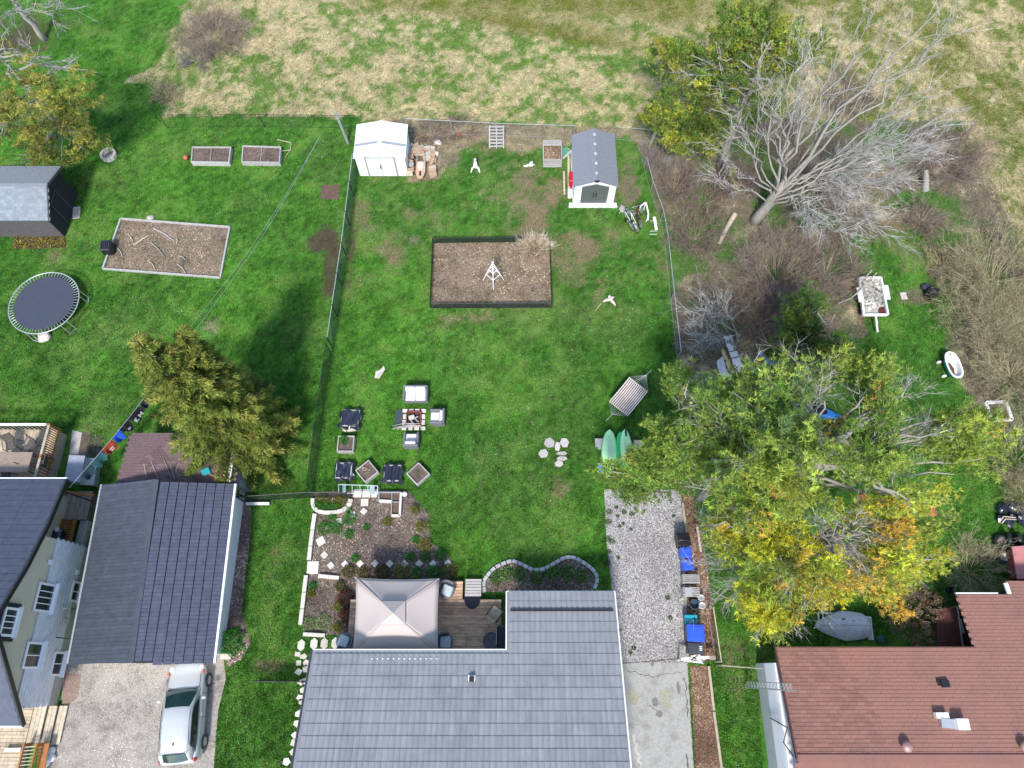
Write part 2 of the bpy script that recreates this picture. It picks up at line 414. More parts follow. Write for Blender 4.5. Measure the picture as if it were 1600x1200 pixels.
GBOX = P([(678, 380), (857, 378), (861, 480), (673, 481)])
SQBED = P([(503, 289), (531, 289), (529, 312), (501, 311)])
UTIL = P([(113, 668), (160, 676), (162, 705), (150, 756), (112, 756)])
FLOWERB = P([(22, 371), (103, 370), (103, 388), (20, 389)])
BLD = [P([(107, 770), (381, 785), (349, 1022), (107, 1030)]), P([(184, 690), (383, 690), (383, 785), (180, 780)]), P([(-60, 670), (138, 670), (138, 1200), (-60, 1330)]),
       P([(490, 1020), (966, 940), (990, 1300), (480, 1300)]), P([(1183, 1035), (1700, 930), (1700, 1400), (1200, 1400)]), P([(563, 215), (637, 215), (637, 274), (563, 275)]),
       P([(893, 230), (958, 230), (960, 320), (890, 320)]), P([(-90, 300), (116, 300), (103, 367), (-90, 369)])]
BARE = [LANE, MULCHL, GRAVEL, CONC, STRIPR, BEDR, BED1, BED2, DECKP, PLOT, GBOX, SQBED, FLOWERB] + BLD
BLOBS = [(502, 375, 22, 22, SOIL, 1.6), (518, 415, 13, 42, SOIL, 1.7), (548, 400, 5, 55, SOIL, .9), (615, 395, 24, 18, TAN, 1.0), (645, 375, 14, 10, LITTER, .8), (820, 315, 60, 25, TAN, .7), (930, 440, 35, 30, TAN, .65),
         (870, 760, 24, 18, TAN, .8), (730, 500, 60, 14, TAN, .8), (700, 250, 30, 12, LITTER, .7), (910, 400, 20, 40, TAN, .6), (330, 500, 22, 25, LITTER * 1.5, .5), (80, 400, 22, 12, TAN, .5), (640, 330, 22, 12, TAN, .7),
         (760, 300, 50, 20, TAN, .5), (1015, 420, 6, 120, LITTER, 0), (420, 1040, 22, 7, TAN, 1.1), (430, 880, 40, 60, TAN, .25), (110, 672, 35, 12, LITTER, .5), (1435, 465, 25, 12, LITTER, 1.0), (1440, 340, 40, 22, LITTER, 1.2),
         (1290, 700, 120, 70, SOIL, .35), (1200, 1040, 20, 60, TAN, .25), (1150, 1060, 35, 90, TAN, .35), (1110, 480, 25, 60, LITTER, .8), (520, 885, 12, 12, SOIL, 0), (1560, 350, 22, 60, LITTER, 1.2), (25, 60, 60, 50, SOIL, .8),
         (170, 250, 24, 16, TAN, .5), (500, 640, 6, 110, SOIL, .35), (970, 700, 40, 25, SOIL, .8), (955, 800, 6, 60, SOIL, .9), (935, 680, 12, 14, LITTER, .7), (990, 290, 22, 40, LITTER, .7), (560, 590, 14, 8, TAN, .5)]
def gcolor(x, y, dz=0.0):
    g1 = rng.normal(0, 1, x.shape) * dz
    n1 = fbm(x, y, 5.0, 1, 5) + g1; n2 = fbm(x, y, 1.1, 5, 4) + g1; n3 = fbm(x, y, .28, 9, 3) + g1 * 1.5; n4 = fbm(x, y, .16, 91, 2)
    k = sstep(.36, .64, n1 * .5 + n2 * .5)[:, None]; lt = sstep(.52, .8, n2)[:, None]
    c = (G_DARK * (1 - k) + G_MID * k) * (.58 + .85 * sstep(.2, .8, n4 * .6 + n3 * .4))[:, None]; c = c * (1 - lt * .5) + G_LIGHT * lt * .5
    upper = sstep(17, 24, y) * sstep(-10.5, -8.5, x)                    # our back lawn is drier further from the house
    tw = sstep(.46, .66, fbm(x, y, 2.6, 21, 5) * .6 + n3 * .25 + n2 * .15) * (.13 + .72 * upper) + .17 * upper * sstep(.35, .6, n2); tw = (rng.random(x.shape) < tw) * .9 if dz else tw; c = c * (1 - tw[:, None]) + TAN * tw[:, None]
    zone = np.zeros(x.shape, int)
    wb1 = (fbm(x, y, 2.4, 121, 4) - .5) * 4.5; wb2 = (fbm(x, y, 2.4, 125, 4) - .5) * 4.5
    r = inpoly(x + wb1 * sstep(8.5, 11, x), y + wb2, ROUGH); g = sstep(.44, .6, fbm(x, y, 2.2, 31, 5) + g1)[:, None]
    cr = (LITTER * (.5 + .8 * n3[:, None]) + STRAW * .45 * sstep(.55, .75, n2)[:, None]) * (1 - g * .8) + (G_DARK * .6 + G_MID * .4) * g * .8
    soft = r.astype(float)[:, None]; c = c * (1 - soft) + cr * soft; zone[r & (g[:, 0] < .5)] = 2
    bs = inpoly(x + wb1 * .3, y + wb2 * .35, BACKSTRIP); gb = sstep(.5, .62, n2)[:, None]; cb = (LITTER * .62 + STRAW * .42 * n3[:, None]) * (1 - gb * .5) + STRAW * .62 * gb * .5
    c[bs] = cb[bs]; zone[bs] = 2
    wob = (n2 - .5) * 1.6
    f = inpoly(x + wob, y + wob * .6, FIELD)
    fg = .95 * sstep(.43, .62, fbm(x, y, 1.5, 41, 5) * .5 + fbm(x, y, .42, 43, 3) * .5 + g1 * 1.2)[:, None] * .95
    far = sstep(41.5, 48, y + (n1 - .5) * 6)[:, None]; east = sstep(10, 22, x + (n1 - .5) * 8)[:, None]
    green = (G_MID * .72 + OLIVE * .3)
    green = green * (1 - np.maximum(far * .6, east * .6)) + OLIVE * 1.3 * np.maximum(far * .6, east * .6)
    cf = STRAW * (.55 + .6 * n3[:, None]) * (1 - fg) + green * fg
    # tyre tracks swept across the field
    for (x0, y0, x1, y1, w) in TRACKS:
        dx, dy = x1 - x0, y1 - y0; t = np.clip(((x - x0) * dx + (y - y0) * dy) / (dx * dx + dy * dy), 0, 1)
        d = np.hypot(x - x0 - t * dx, y - y0 - t * dy); a = (np.exp(-(d / w) ** 2) * (.55 + n2 * .6))[:, None].clip(0, 1)
        cf = cf * (1 - a * .6) + OLIVE * 1.2 * a * .6
    c[f] = cf[f]; zone[f] = 1
    for (px, py, rx, ry, cc, s) in BLOBS:
        if s <= 0: continue
        p = at(px, py); sx = rx * m(px, py); sy = ry * m(px, py) * 1.25
        w = s * np.exp(-(((x - p.x) / sx) ** 2 + ((y - p.y) / sy) ** 2)) * (.45 + 1.1 * n2 * (.5 + n3)) + (n2 - .5) * .9 + (n3 - .5) * .5; w = (sstep(.32, .85, w) * (np.hypot((x - p.x) / sx, (y - p.y) / sy) < 2.2))[:, None] * (.65 if cc is TAN else .9)
        if dz: w = (rng.random(w.shape) < w) * .95
        c = c * (1 - w) + cc * (.7 + .6 * n3[:, None]) * w
    return c, zone
TRACKS = []
for line, w in (([(560, 2), (690, 8), (800, 32), (900, 50), (1050, 78), (1180, 110)], 1.0), ([(760, -10), (900, 8), (1050, 20), (1180, 30)], 1.4), ([(640, -30), (800, -12), (1000, -10), (1300, 0)], 1.6),
                ([(1330, 40), (1450, 90), (1560, 200)], .7), ([(1380, 10), (1500, 70), (1600, 170)], .7), ([(730, 22), (830, 45), (960, 70)], .6)):
    q = P(line)
    for a, b in zip(q[:-1], q[1:]): TRACKS.append((a.x, a.y, b.x, b.y, w))

def build_ground():
    x0, x1, y0, y1, st = -46.0, 46.0, -9.0, 56.0, 0.22
    nx = int((x1 - x0) / st) + 1; ny = int((y1 - y0) / st) + 1
    X, Y = np.meshgrid(np.linspace(x0, x1, nx), np.linspace(y0, y1, ny)); x = X.ravel(); y = Y.ravel()
    c, zone = gcolor(x, y); z = np.zeros_like(x)
    bz = np.where(zone == 1, (fbm(x, y, .9, 51, 3) - .5) * .16, 0); edge = (np.abs(x) < 45) & (y < 55)
    z += bz * edge
    v = np.stack([x, y, z], 1)
    i = np.arange(nx * ny).reshape(ny, nx)
    f = np.stack([i[:-1, :-1], i[:-1, 1:], i[1:, 1:], i[1:, :-1]], -1).reshape(-1, 4)
    n = len(v); B = 2500.0
    ov = np.array([(-B, -B, 0), (B, -B, 0), (B, B, 0), (-B, B, 0)]); v = np.vstack([v, ov])
    a, b, e, d = i[0, 0], i[0, -1], i[-1, -1], i[-1, 0]
    f = np.vstack([f, [(n, n + 1, b, a), (n + 1, n + 2, e, b), (n + 2, n + 3, d, e), (n + 3, n, a, d)]])
    c = np.vstack([c, np.tile(G_MID * .6 + OLIVE * .4, (4, 1))])
    c[:-4] *= np.where(zone == 1, .8, np.where(zone == 2, .85, .72))[:, None]
    o = npmesh('ground', v, f, M_ground, c); o['kind'] = 'structure'
build_ground()

def sheet(name, poly, mt, z=.006, thick=None):
    mb = MB(); mb.poly([V((p.x, p.y, z)) for p in poly]); return struct(name, mb, mt)
sheet('driveway_left', LANE, M_lane); sheet('mulch_strip', MULCHL, M_mulch, .010); sheet('gravel_driveway', GRAVEL, M_gravel)
sheet('verge_soil', STRIPR, M_redmulch, .010); sheet('bed_by_driveway', BEDR, M_redmulch); sheet('garden_bed', BED1, M_mulch)
sheet('curved_bed', BED2, M_mulch, .04); sheet('square_bed', SQBED, M_soil); sheet('flower_bed', FLOWERB, M_soil)
sheet('bare_earth', P([(101, 1052), (127, 1053), (122, 1090), (110, 1100), (97, 1098)]), mat('bare_earth', (.27, .19, .15), .95, .3, 12, bump=.5), .011)
mb = MB(); mb.prism([V((p.x, p.y, -.03)) for p in CONC], .045); struct('concrete_driveway', mb, M_concrete)

def sample_poly(poly, n):
    xs = [p.x for p in poly]; ys = [p.y for p in poly]
    x = rng.uniform(min(xs), max(xs), n); y = rng.uniform(min(ys), max(ys), n); k = inpoly(x, y, poly); return x[k], y[k]
def chips(name, poly, n, cols, size, z=.012, tall=.5, kind='stuff', parent=None, mod=.9):
    """small angular pieces lying loose: four-sided pyramids"""
    x, y = sample_poly(poly, n); k = len(x); s = size * rng.uniform(.5, 1.5, k); a = rng.uniform(0, 6.28, k)
    el = rng.uniform(.5, 1.0, k); zz = s * tall * rng.uniform(.4, 1.2, k)
    vs = []
    for j in range(4):
        aa = a + j * math.pi / 2; l = s * (el if j % 2 else 1)
        vs.append(np.stack([x + np.cos(aa) * l, y + np.sin(aa) * l, np.full(k, z) + (zz * .2)], 1))
    vs.append(np.stack([x + rng.normal(0, .2, k) * s, y + rng.normal(0, .2, k) * s, z + zz], 1))
    v = np.stack(vs, 1).reshape(-1, 3); b = (np.arange(k) * 5)[:, None]
    f = np.concatenate([b + np.array([[0, 1, 4]]), b + np.array([[1, 2, 4]]), b + np.array([[2, 3, 4]]), b + np.array([[3, 0, 4]])], 1).reshape(-1, 3)
    cols = np.array(cols); c = cols[rng.integers(0, len(cols), k)] * rng.uniform(.6, 1.35, (k, 1)) * (1 - mod * .5 + mod * sstep(.3, .7, fbm(x, y, 1.3, 111, 4)))[:, None]
    o = npmesh(name, v, f, M_chips, np.repeat(c, 5, 0), parent); o['kind'] = kind; return o
GC = [(.36, .34, .335), (.44, .42, .41), (.24, .23, .235), (.13, .12, .125), (.50, .48, .45)]
chips('driveway_gravel', GRAVEL, 46000, GC, .027, .008, mod=.22)
chips('loose_gravel', LANE, 16000, [(.42, .38, .33), (.5, .46, .4), (.25, .22, .19), (.33, .27, .22)], .022, .008)
MC = [(.19, .14, .115), (.11, .08, .065), (.29, .235, .19), (.08, .065, .055)]
chips('bark_mulch', BED1, 16000, MC, .035, .008); chips('bark_mulch', MULCHL, 4000, [(.3, .2, .18), (.2, .13, .11), (.38, .29, .25)], .04, .012)
chips('bark_mulch', BED2, 3500, MC, .035, .042); chips('leaf_litter', BEDR, 6000, [(.20, .12, .08), (.26, .2, .13), (.13, .08, .06)], .03, .008)
chips('leaf_litter', STRIPR, 5000, [(.22, .11, .07), (.35, .28, .17), (.12, .07, .05)], .04, .012)

conc = bpy.data.objects['concrete_driveway']
M_crack = mat('crack_dirt', (.11, .10, .085), .95, .3, 10)
def strip(pts, w, z):
    mb = MB(); q = P(pts, z)
    for i, p in enumerate(q):
        d = (q[min(i + 1, len(q) - 1)] - q[max(i - 1, 0)]).normalized(); n_ = V((-d.y, d.x, 0)) * w * random.uniform(.3, 1) / 2; mb.v += [tuple(p + n_), tuple(p - n_)]
    mb.f = [(2 * i, 2 * i + 1, 2 * i + 3, 2 * i + 2) for i in range(len(q) - 1)]; return mb
def wig(a, b, n, amp): return [(a[0] + (b[0] - a[0]) * i / n + random.uniform(-amp, amp), a[1] + (b[1] - a[1]) * i / n + random.uniform(-amp, amp)) for i in range(n + 1)]
for a, b, w, am in (((968, 1037), (1068, 1029), .10, .8), ((980, 1048), (1018, 1057), .05, 2), ((1018, 1057), (1064, 1050), .05, 2), ((990, 1148), (1002, 1200), .16, 2.5), ((1070, 1060), (1075, 1120), .06, 1.5), ((1012, 1100), (1034, 1118), .04, 2), ((1072, 1178), (1080, 1230), .08, 1.5)):
    obj('crack', strip(wig(a, b, 14, am), w, .0185), M_crack if w < .15 else mat('pale_patch', (.5, .49, .44), .9), conc)
def spot(name, px, py, rx, ry, mt, z, par, seed):
    q = at(px, py); rr = random.Random(seed); mb = MB(); mb.poly([V((q.x + rx * rr.uniform(.6, 1.1) * math.cos(k * .45), q.y + ry * rr.uniform(.6, 1.1) * math.sin(k * .45), z)) for k in range(14)]); return obj(name, mb, mt, par)
M_yst = mat('lichen_stain', (.335, .32, .245), .95, .3, 16); M_dst = mat('oil_stain', (.19, .185, .17), .8, .3, 12)
for i, (x, y, rx, ry, mt) in enumerate(((990, 1089, .28, .35, M_yst), (1040, 1087, .36, .42, M_yst), (1043, 1102, .2, .3, M_yst), (1024, 1097, .16, .25, M_dst), (1030, 1115, .2, .16, M_dst), (1019, 1038, .1, .12, M_dst), (1060, 1075, .1, .3, M_dst))): spot('stain', x, y, rx, ry, mt, .0175 + .0003 * i, conc, i)
# small weeds rooted in the gravel
B_, D_, C_ = [], [], []
for (x, y, r) in [(963, 793, .12), (975, 800, .16), (987, 803, .16), (994, 797, .1), (968, 822, .12), (973, 818, .1), (965, 806, .1), (986, 827, .08), (952, 800, .2), (950, 842, .2), (956, 846, .2), (951, 862, .15), (966, 871, .1), (1043, 934, .15), (1047, 965, .12), (990, 1012, .13), (985, 1020, .1), (950, 815, .2), (949, 880, .2), (967, 985, .12), (1052, 806, .1)]:
    q = at(x, y); r *= .75; n = int(150 * r / .12); a = rng.uniform(0, 6.28, n); rr_ = r * rng.uniform(0, 1, n) ** .7
    B_.append(np.stack([q.x + rr_ * np.cos(a), q.y + rr_ * np.sin(a), np.full(n, .015)], 1)); D_.append(np.stack([np.cos(a), np.sin(a), rng.uniform(.3, 1.2, n)], 1)); C_.append(np.array((.07, .12, .04)) * rng.uniform(.5, 1.8, (n, 1)))
o = tris('gravel_weeds', np.concatenate(B_), np.concatenate(D_), .06, .025, np.concatenate(C_), M_grass); o['kind'] = 'stuff'
# grass, straw and leaf litter: single blades
def build_blades():
    N = 1560000
    px = rng.uniform(-30, 1630, N); u = rng.uniform(0, 1, N) ** .85; py = -20 + u * 1240
    ux, vv = px - 800, 600 - py; yy = FPX * SN + vv * CS; dd = -FPX * CS + vv * SN; t = CAM_H / -dd
    x = ux * t; y = yy * t
    keep = np.ones(N, bool)
    for b in BARE: keep &= ~inpoly(x, y, b)
    x = x[keep]; y = y[keep]; c, zone = gcolor(x, y, .075); n = len(x)
    # thin where it is bare soil
    soil = np.abs(c - SOIL).sum(1) < .06; k2 = ~(soil & (rng.random(n) < .8)); x, y, c, zone = x[k2], y[k2], c[k2], zone[k2]; n = len(x)
    L = np.where(zone == 0, rng.uniform(.04, .12, n) * (.5 + 1.1 * fbm(x, y, .25, 95, 2)), np.where(zone == 1, rng.uniform(.10, .34, n), rng.uniform(.04, .16, n)))
    W = np.where(zone == 0, rng.uniform(.018, .05, n), np.where(zone == 1, rng.uniform(.015, .045, n), rng.uniform(.02, .07, n)))
    lean = np.where(zone == 0, rng.uniform(.5, 1.6, n), np.where(zone == 1, rng.uniform(1.2, 4.0, n), rng.uniform(1., 6, n)))
    a = rng.uniform(0, 6.28, n) * .6 + fbm(x, y, 1.4, 61, 2) * 9
    d = np.stack([np.cos(a) * lean, np.sin(a) * lean, np.ones(n)], 1)
    jit = rng.normal(1.05, .34, (n, 1)).clip(.35, 2.2); c = c * jit
    pale = rng.random(n) < .035; c[pale & (zone == 0)] = np.array((.30, .33, .12))
    white = (rng.random(n) < .012) & (zone == 0) & (fbm(x, y, 3.0, 71, 3) > .55); c[white] = np.array((.6, .62, .5))
    z = np.where(zone == 1, (fbm(x, y, .9, 51, 3) - .5) * .16, 0)
    base = np.stack([x, y, z - .004], 1)
    for nm, sel in (('lawn_grass', zone == 0), ('dry_grass', zone == 1), ('leaf_litter', zone == 2)):
        o = tris(nm, base[sel], d[sel], L[sel], W[sel], c[sel], M_grass); o['kind'] = 'stuff'
build_blades()
# ------------------------------------------------------------------ our house (grey tiled roof)
GR_E = 0.27; cosr = 1 / math.sqrt(1 + GR_E ** 2)
def hz(y): return 2.6 + GR_E * (3.28 - y)
H_house = thing('bungalow', 'bungalow with a pale grey tiled roof beside the gravel driveway', 'house', (-2, -3, 0))
yA, yB, yR = .80, 3.28, -6.2
xl, xm, xr = -8.55, -.22, 4.60
def rp(x, y, d=0.0): return V((x, y, hz(y) + d))
roofL = [rp(xl, yA), rp(xm, yA), rp(xm, yB), rp(xr, yB), rp(xr, yR), rp(xl, yR)]
rb = MB(); rb.slab([rp(xl, yA), rp(xm, yA), rp(xm, yR), rp(xl, yR)], .12); rb.slab([rp(xm + .002, yB), rp(xr, yB), rp(xr, yR), rp(xm + .002, yR)], .122)
ob = MB(); zr = hz(yR)
rb.slab([V((xl, yR - .003, zr)), V((xr, yR - .003, zr)), V((xr, yR - 6.5, zr - 6.5 * GR_E)), V((xl, yR - 6.5, zr - 6.5 * GR_E))], .12)
roof = obj('roof', rb, M_roofgrey, H_house)
wb = MB(); wb.box((-1.97, -5.8, 1.2), (12.3, 12.4, 2.4)); wb.box((2.2, 1.7, 1.2), (4.3, 2.6, 2.38)); obj('wall', wb, M_whitev, H_house)
EY = V((0, -1, GR_E)).normalized()
roof_fill(roof, 'roof_tile', [V((xl + .02, yA)), V((xm, yA)), V((xm, yB)), V((xr - .02, yB)), V((xr - .02, yR)), V((xl + .02, yR))], rp(xl + .03, yB - .0), V((-1, 0, 0)), EY,
          .2365, .455, M_roofgrey, wavy_tile(.2365, .455), lift=.004)
g = MB(); g.beam(rp(xl, yA + .02, -.05), rp(xm, yA + .02, -.05), .05, .10); g.beam(rp(xm, yB + .02, -.05), rp(xr, yB + .02, -.05), .04, .1); obj('gutter', g, M_whitev, H_house)
g = MB(); g.beam(rp(xl - .03, yA, .0), rp(xl - .03, yR, 0), .06, .16); obj('verge_trim', g, M_roofslate2, H_house)
g = MB(); g.beam(rp(xr + .03, yB, .0), rp(xr + .03, yR, 0), .06, .16); obj('verge_trim', g, M_whitev, H_house)
g = MB(); g.beam(rp(xm - .03, yA, .0), rp(xm - .03, yB, 0), .06, .14); obj('verge_trim', g, M_whitev, H_house)
g = MB(); y_ = at(880, 953, 3.0).y; g.beam(rp(xm + .15, y_, .07), rp(xr - .12, y_, .07), .09, .07); obj('snow_guard', g, M_darkmetal, H_house)
p = at(737, 1061, 3.6); p.z = hz(p.y); g = MB(); g.box((p.x, p.y, p.z + .02), (.30, .30, .05)); ve = obj('roof_vent', g, M_white, H_house)
bl = MB(); bl.blob((0, 0, .03), (.035, .035, .03), 1, 6, 4, 0); tiles(roof, 'light_bulb', bl, [Matrix.Translation(rp(at(582 + i * 8.4, 1029, 3.3).x, at(582, 1029, 3.3).y, .03)) for i in range(13)], M_white)
g = MB(); g.box((p.x, p.y, p.z + .13), (.20, .20, .16)); obj('vent_cap', g, M_black, ve)

# ------------------------------------------------------------------ neighbour's garage on the left
Gg = thing('garage', 'detached garage with a dark tiled gable roof behind the parked car', 'garage', (-16.4, 4.3, 0))
eR0, eR1 = at(333, 1036, 2.2), at(366, 756, 2.2); eL0, eL1 = at(107, 1037, 2.2), at(160, 757, 2.2)
rd0, rd1 = at(205, 1036, 3.08), at(245, 750, 3.08)
ga = MB(); ga.slab([eR0, eR1, rd1, rd0], .1); ra = obj('roof', ga, M_darkmetal, Gg)
ga = MB(); ga.slab([rd0, rd1, eL1, eL0], .1); rl = obj('roof', ga, M_roofslate2, Gg)
ex = (eR1 - eR0); eyv = (rd0 - eR0); eyv = eyv - ex.normalized() * eyv.dot(ex.normalized())
W_ = eyv.length
roof_fill(ra, 'roof_tile', [eR0, eR1, rd1, rd0], eR0, ex, eyv, .168, W_ / 8.02, M_roofslate, ribbed_tile(.168, W_ / 8.02), lift=.006, jitter=.002)
mb = MB(); Ls = (eL0 - rd0).length / 2
ex2 = (rd0 - rd1).normalized(); ey2 = (rd0 - eL0); ey2 = (ey2 - ex2 * ey2.dot(ex2)).normalized()
tw = .168; mb.add([(-tw * .49, -Ls, .0), (tw * .49, -Ls, .0), (tw * .49, Ls, 0), (-tw * .49, Ls, 0), (-tw * .49, -Ls, .012), (tw * .49, -Ls, .004), (tw * .49, Ls, .004), (-tw * .49, Ls, .012)],
                 [(3, 2, 1, 0), (4, 5, 6, 7), (0, 1, 5, 4), (1, 2, 6, 5), (2, 3, 7, 6), (3, 0, 4, 7)])
out = []; n_ = int((rd1 - rd0).length / tw)
for i in range(n_):
    t = (i + .5) / n_; c = (rd0.lerp(rd1, t) + eL0.lerp(eL1, t)) / 2; ax = (rd0 - rd1).normalized(); ay = (rd0 - eL0).normalized()
    az = ax.cross(ay).normalized(); sg = 1 if az.z > 0 else -1
    Mx = frame(c + az * sg * .004, ax * sg, ay); out.append(Mx)
tiles(rl, 'roof_strip', mb, out, M_roofslate2)
g = MB(); g.beam(rd0 + V((0, 0, .02)), rd1 + V((0, 0, .02)), .22, .03); obj('ridge_cap', g, M_roofslate2, Gg)
g = MB(); g.beam(eR0 + V((.06, 0, -.03)), eR1 + V((.06, 0, -.03)), .10, .12); obj('gutter', g, M_whitev, Gg)
g = MB(); g.beam(eL0 + V((-.05, 0, -.03)), eL1 + V((-.05, 0, -.03)), .08, .1); obj('gutter', g, M_galv, Gg)
wR0, wR1 = at(349, 1022), at(381, 785); wL0, wL1 = V((-19.1, .75, 0)), V((-19.4, 7.95, 0))
g = MB(); g.prism([wR0, wR1, wL1, wL0], 2.12); obj('wall', g, M_whitev, Gg)
g = MB(); q = at(355, 1024); g.box((q.x - .02, q.y - .05, .05), (.5, .25, .1)); obj('footing', g, M_slab, Gg)

# lean-to behind the garage
Ln = thing('lean_to', 'low brown shingled lean-to roof behind the dark garage', 'lean-to', at(280, 740))
c4 = [at(206, 677, 1.75), at(368, 680, 1.75), at(368, 757, 2.0), at(182, 757, 2.0)]
g = MB(); g.slab(c4, .08); lr = obj('roof', g, M_brownshingle, Ln)
roof_fill(lr, 'shingle', c4, c4[0], V((-1, 0, 0)), (c4[3] - c4[0]) * 1.0 - V((-1, 0, 0)) * (c4[3] - c4[0]).dot(V((-1, 0, 0))), .26, .15, M_brownshingle, stagger=.5, lift=.01, jitter=.01)
b4 = [V((c4[0].x + .5, c4[0].y - .5, 0)), V((c4[1].x - .0, c4[1].y - .5, 0)), V((c4[2].x + .1, c4[2].y + .1, 0)), V((c4[3].x + .7, c4[3].y, 0))]
g = MB(); g.prism(b4, 1.62); obj('wall', g, M_greyshingle, Ln)
g = MB(); g.beam(at(365, 702, 2.05), at(357, 754, 2.1), .16, .06); obj('barge_board', g, M_whitev, Ln)
Lb = thing('side_cupboard', 'narrow grey wooden cupboard against the right side of the lean-to', 'cupboard', at(375, 745))
g = MB(); g.prism(P([(369, 715), (384, 722), (383, 784), (370, 782)]), .9); obj('case', g, M_block, Lb)
g = MB(); g.beam(at(366, 735, .95), at(384, 742, .95), .07, .05); g.beam(at(366, 770, .95), at(384, 777, .95), .07, .05); obj('strap', g, M_black, Lb)
net = thing('landing_net', 'turquoise shovel with a pale handle lying on the brown lean-to roof', 'shovel', at(325, 738, 1.95))
g = MB(); pp = at(322, 737, 1.97); g.cbox((pp.x, pp.y, pp.z + .05), (.42, .36, .07), .05, .5); obj('blade', g, mat('turquoise_plastic', (.03, .36, .38), .4, .1), net)
g = MB(); g.tube([at(327, 740, 2.05), at(346, 751, 2.12)], .018, 6); obj('handle', g, M_palewood, net)
for i, (a, b, c_) in enumerate((((225, 725), (228, 745), (236, 735)), ((236, 720), (241, 733), (247, 747)), ((256, 718), (261, 730), (266, 744)), ((265, 722), (270, 740), (273, 750)), ((280, 722), (275, 735), (281, 744)))):
    g = MB(); g.tube([at(*a, 1.93), at(*b, 1.99), at(*c_, 2.03)], [.014, .016, .01], 5)
    single('fallen_branch', g, M_palewood, ['leftmost thin bare branch lying on the brown lean-to roof', 'second thin bare branch from the left on the lean-to roof', 'middle thin bare branch lying on the lean-to roof',
           'fourth thin bare branch from the left on the lean-to roof', 'thin bare branch nearest the turquoise shovel on the lean-to roof'][i], 'branch', 'bare branches on the lean-to roof')

# ------------------------------------------------------------------ left house: wall with beige gable, pale shingled band and windows
Hl = thing('gabled_house', 'left neighbour house with a dark metal roof and beige gable wall', 'house', (-24, 2, 0))
XW = -20.9
M_beige = mat('beige_siding', (.55, .49, .36), .8, .06, 4, stretch=(1, .3, 1)); M_pales = mat('pale_wall_shingle', (.66, .66, .69), .85, .1, 10, rand=.07)
M_found = mat('foundation_render', (.36, .35, .30), .9, .15, 6)
y0w, y1w = -1.5, 5.6
g = MB(); g.box((XW - 2.5, (y0w + y1w) / 2, .33), (5.0, y1w - y0w, .66)); obj('foundation', g, M_found, Hl)
g = MB(); g.box((XW - 2.53, (y0w + y1w) / 2, 1.78), (5.0, y1w - y0w - .02, 2.24)); wl = obj('lower_wall', g, M_pales, Hl)
sh = MB(); sh.box((0, 0, 0), (.02, .215, .205)); out = []
zz = .72; j = 0
while zz < 2.85:
    yy = y0w + .1 + (.11 if j % 2 else 0)
    while yy < y1w:
        Mx = Matrix.Rotation(.09, 4, 'Y'); Mx.translation = V((XW - .012 - (zz - .7) * .0, yy, zz)); out.append(Mx); yy += .22
    zz += .19; j += 1
tiles(wl, 'wall_shingle', sh, out, M_pales)
prof = [(-21.43, 8.49, 2.56), (-20.98, 6.06, 3.77), (-20.76, 4.1, 4.76), (-20.72, 1.78, 5.92), (-20.62, -2.15, 2.62)]
g = MB(); vs_ = [(XW - .06, y0w + .02, 2.91), (XW - .06, y1w - .02, 2.91), (XW - .06, 5.58, 3.9), (XW - .06, 4.1, 4.62), (XW - .06, 1.78, 5.78), (XW - .06, y0w + .02, 3.05)]
n6 = len(vs_); back = [(x - 4, y, z) for x, y, z in vs_]
g.add(vs_ + back, [tuple(range(n6)), tuple(range(2 * n6 - 1, n6 - 1, -1))] + [(i, i + n6, (i + 1) % n6 + n6, (i + 1) % n6) for i in range(n6)])
gw = obj('gable_wall', g, M_beige, Hl)
cl = MB(); zz = 3.0; out = []
while zz < 5.7:
    ya = y0w + .05 if zz < 3.05 else max(y0w + .05, 1.78 - (5.82 - zz) / .84 + .1)
    yb = min(y1w - .05, 1.78 + (5.78 - zz - .17) / .5015 - .1)
    if yb - ya > .2:
        mb1 = MB(); mb1.add([(XW - .055, ya, zz), (XW - .055, yb, zz), (XW - .035, yb, zz + .005), (XW - .035, ya, zz + .005), (XW - .055, ya, zz + .17), (XW - .055, yb, zz + .17)],
                            [(0, 3, 2, 1), (3, 4, 5, 2), (0, 4, 3), (1, 2, 5)]); obj('siding_board', mb1, M_beige, gw)
    zz += .18
# roof over the house, in strips
segs = list(zip(prof[:-1], prof[1:])); XE9 = -31.0
g = MB()
for a_, b_ in segs: g.slab([V(a_), V(b_), V((XE9, b_[1], b_[2])), V((XE9, a_[1], a_[2]))], .14)
hr = obj('roof', g, M_roofslate2, Hl)
out = []; tl_ = .36
for (xa_, ya, za), (xb2, yb, zb) in segs:
    a, b = V((xa_, ya, za)), V((xb2, yb, zb)); d = V((0, yb - ya, zb - za)); L_ = d.length; d = d / L_
    k = max(1, round(L_ / tl_))
    for j in range(k):
        f = (j + .5) / k
        for i in range(5):
            c = V((xa_ + (xb2 - xa_) * f - .05 - .75 - i * 1.5 - (.03 if j % 2 else 0), ya, za)) + d * (f * L_)
            c2 = frame(c, V((1, 0, 0)), -d) if za > zb else frame(c, V((-1, 0, 0)), d)
            nz = c2.to_3x3() @ V((0, 0, 1)); c2.translation = c + nz * .008; out.append(c2)
pan = MB(); pan.add([(-.745, -.178, 0), (.745, -.178, 0), (.745, .178, -.006), (-.745, .178, -.006), (-.745, -.178, .014), (.745, -.178, .014), (.745, .178, 0), (-.745, .178, 0)],
                    [(3, 2, 1, 0), (4, 5, 6, 7), (0, 1, 5, 4), (1, 2, 6, 5), (2, 3, 7, 6), (3, 0, 4, 7)])
tiles(hr, 'roof_panel', pan, out, M_roofslate)
g = MB()
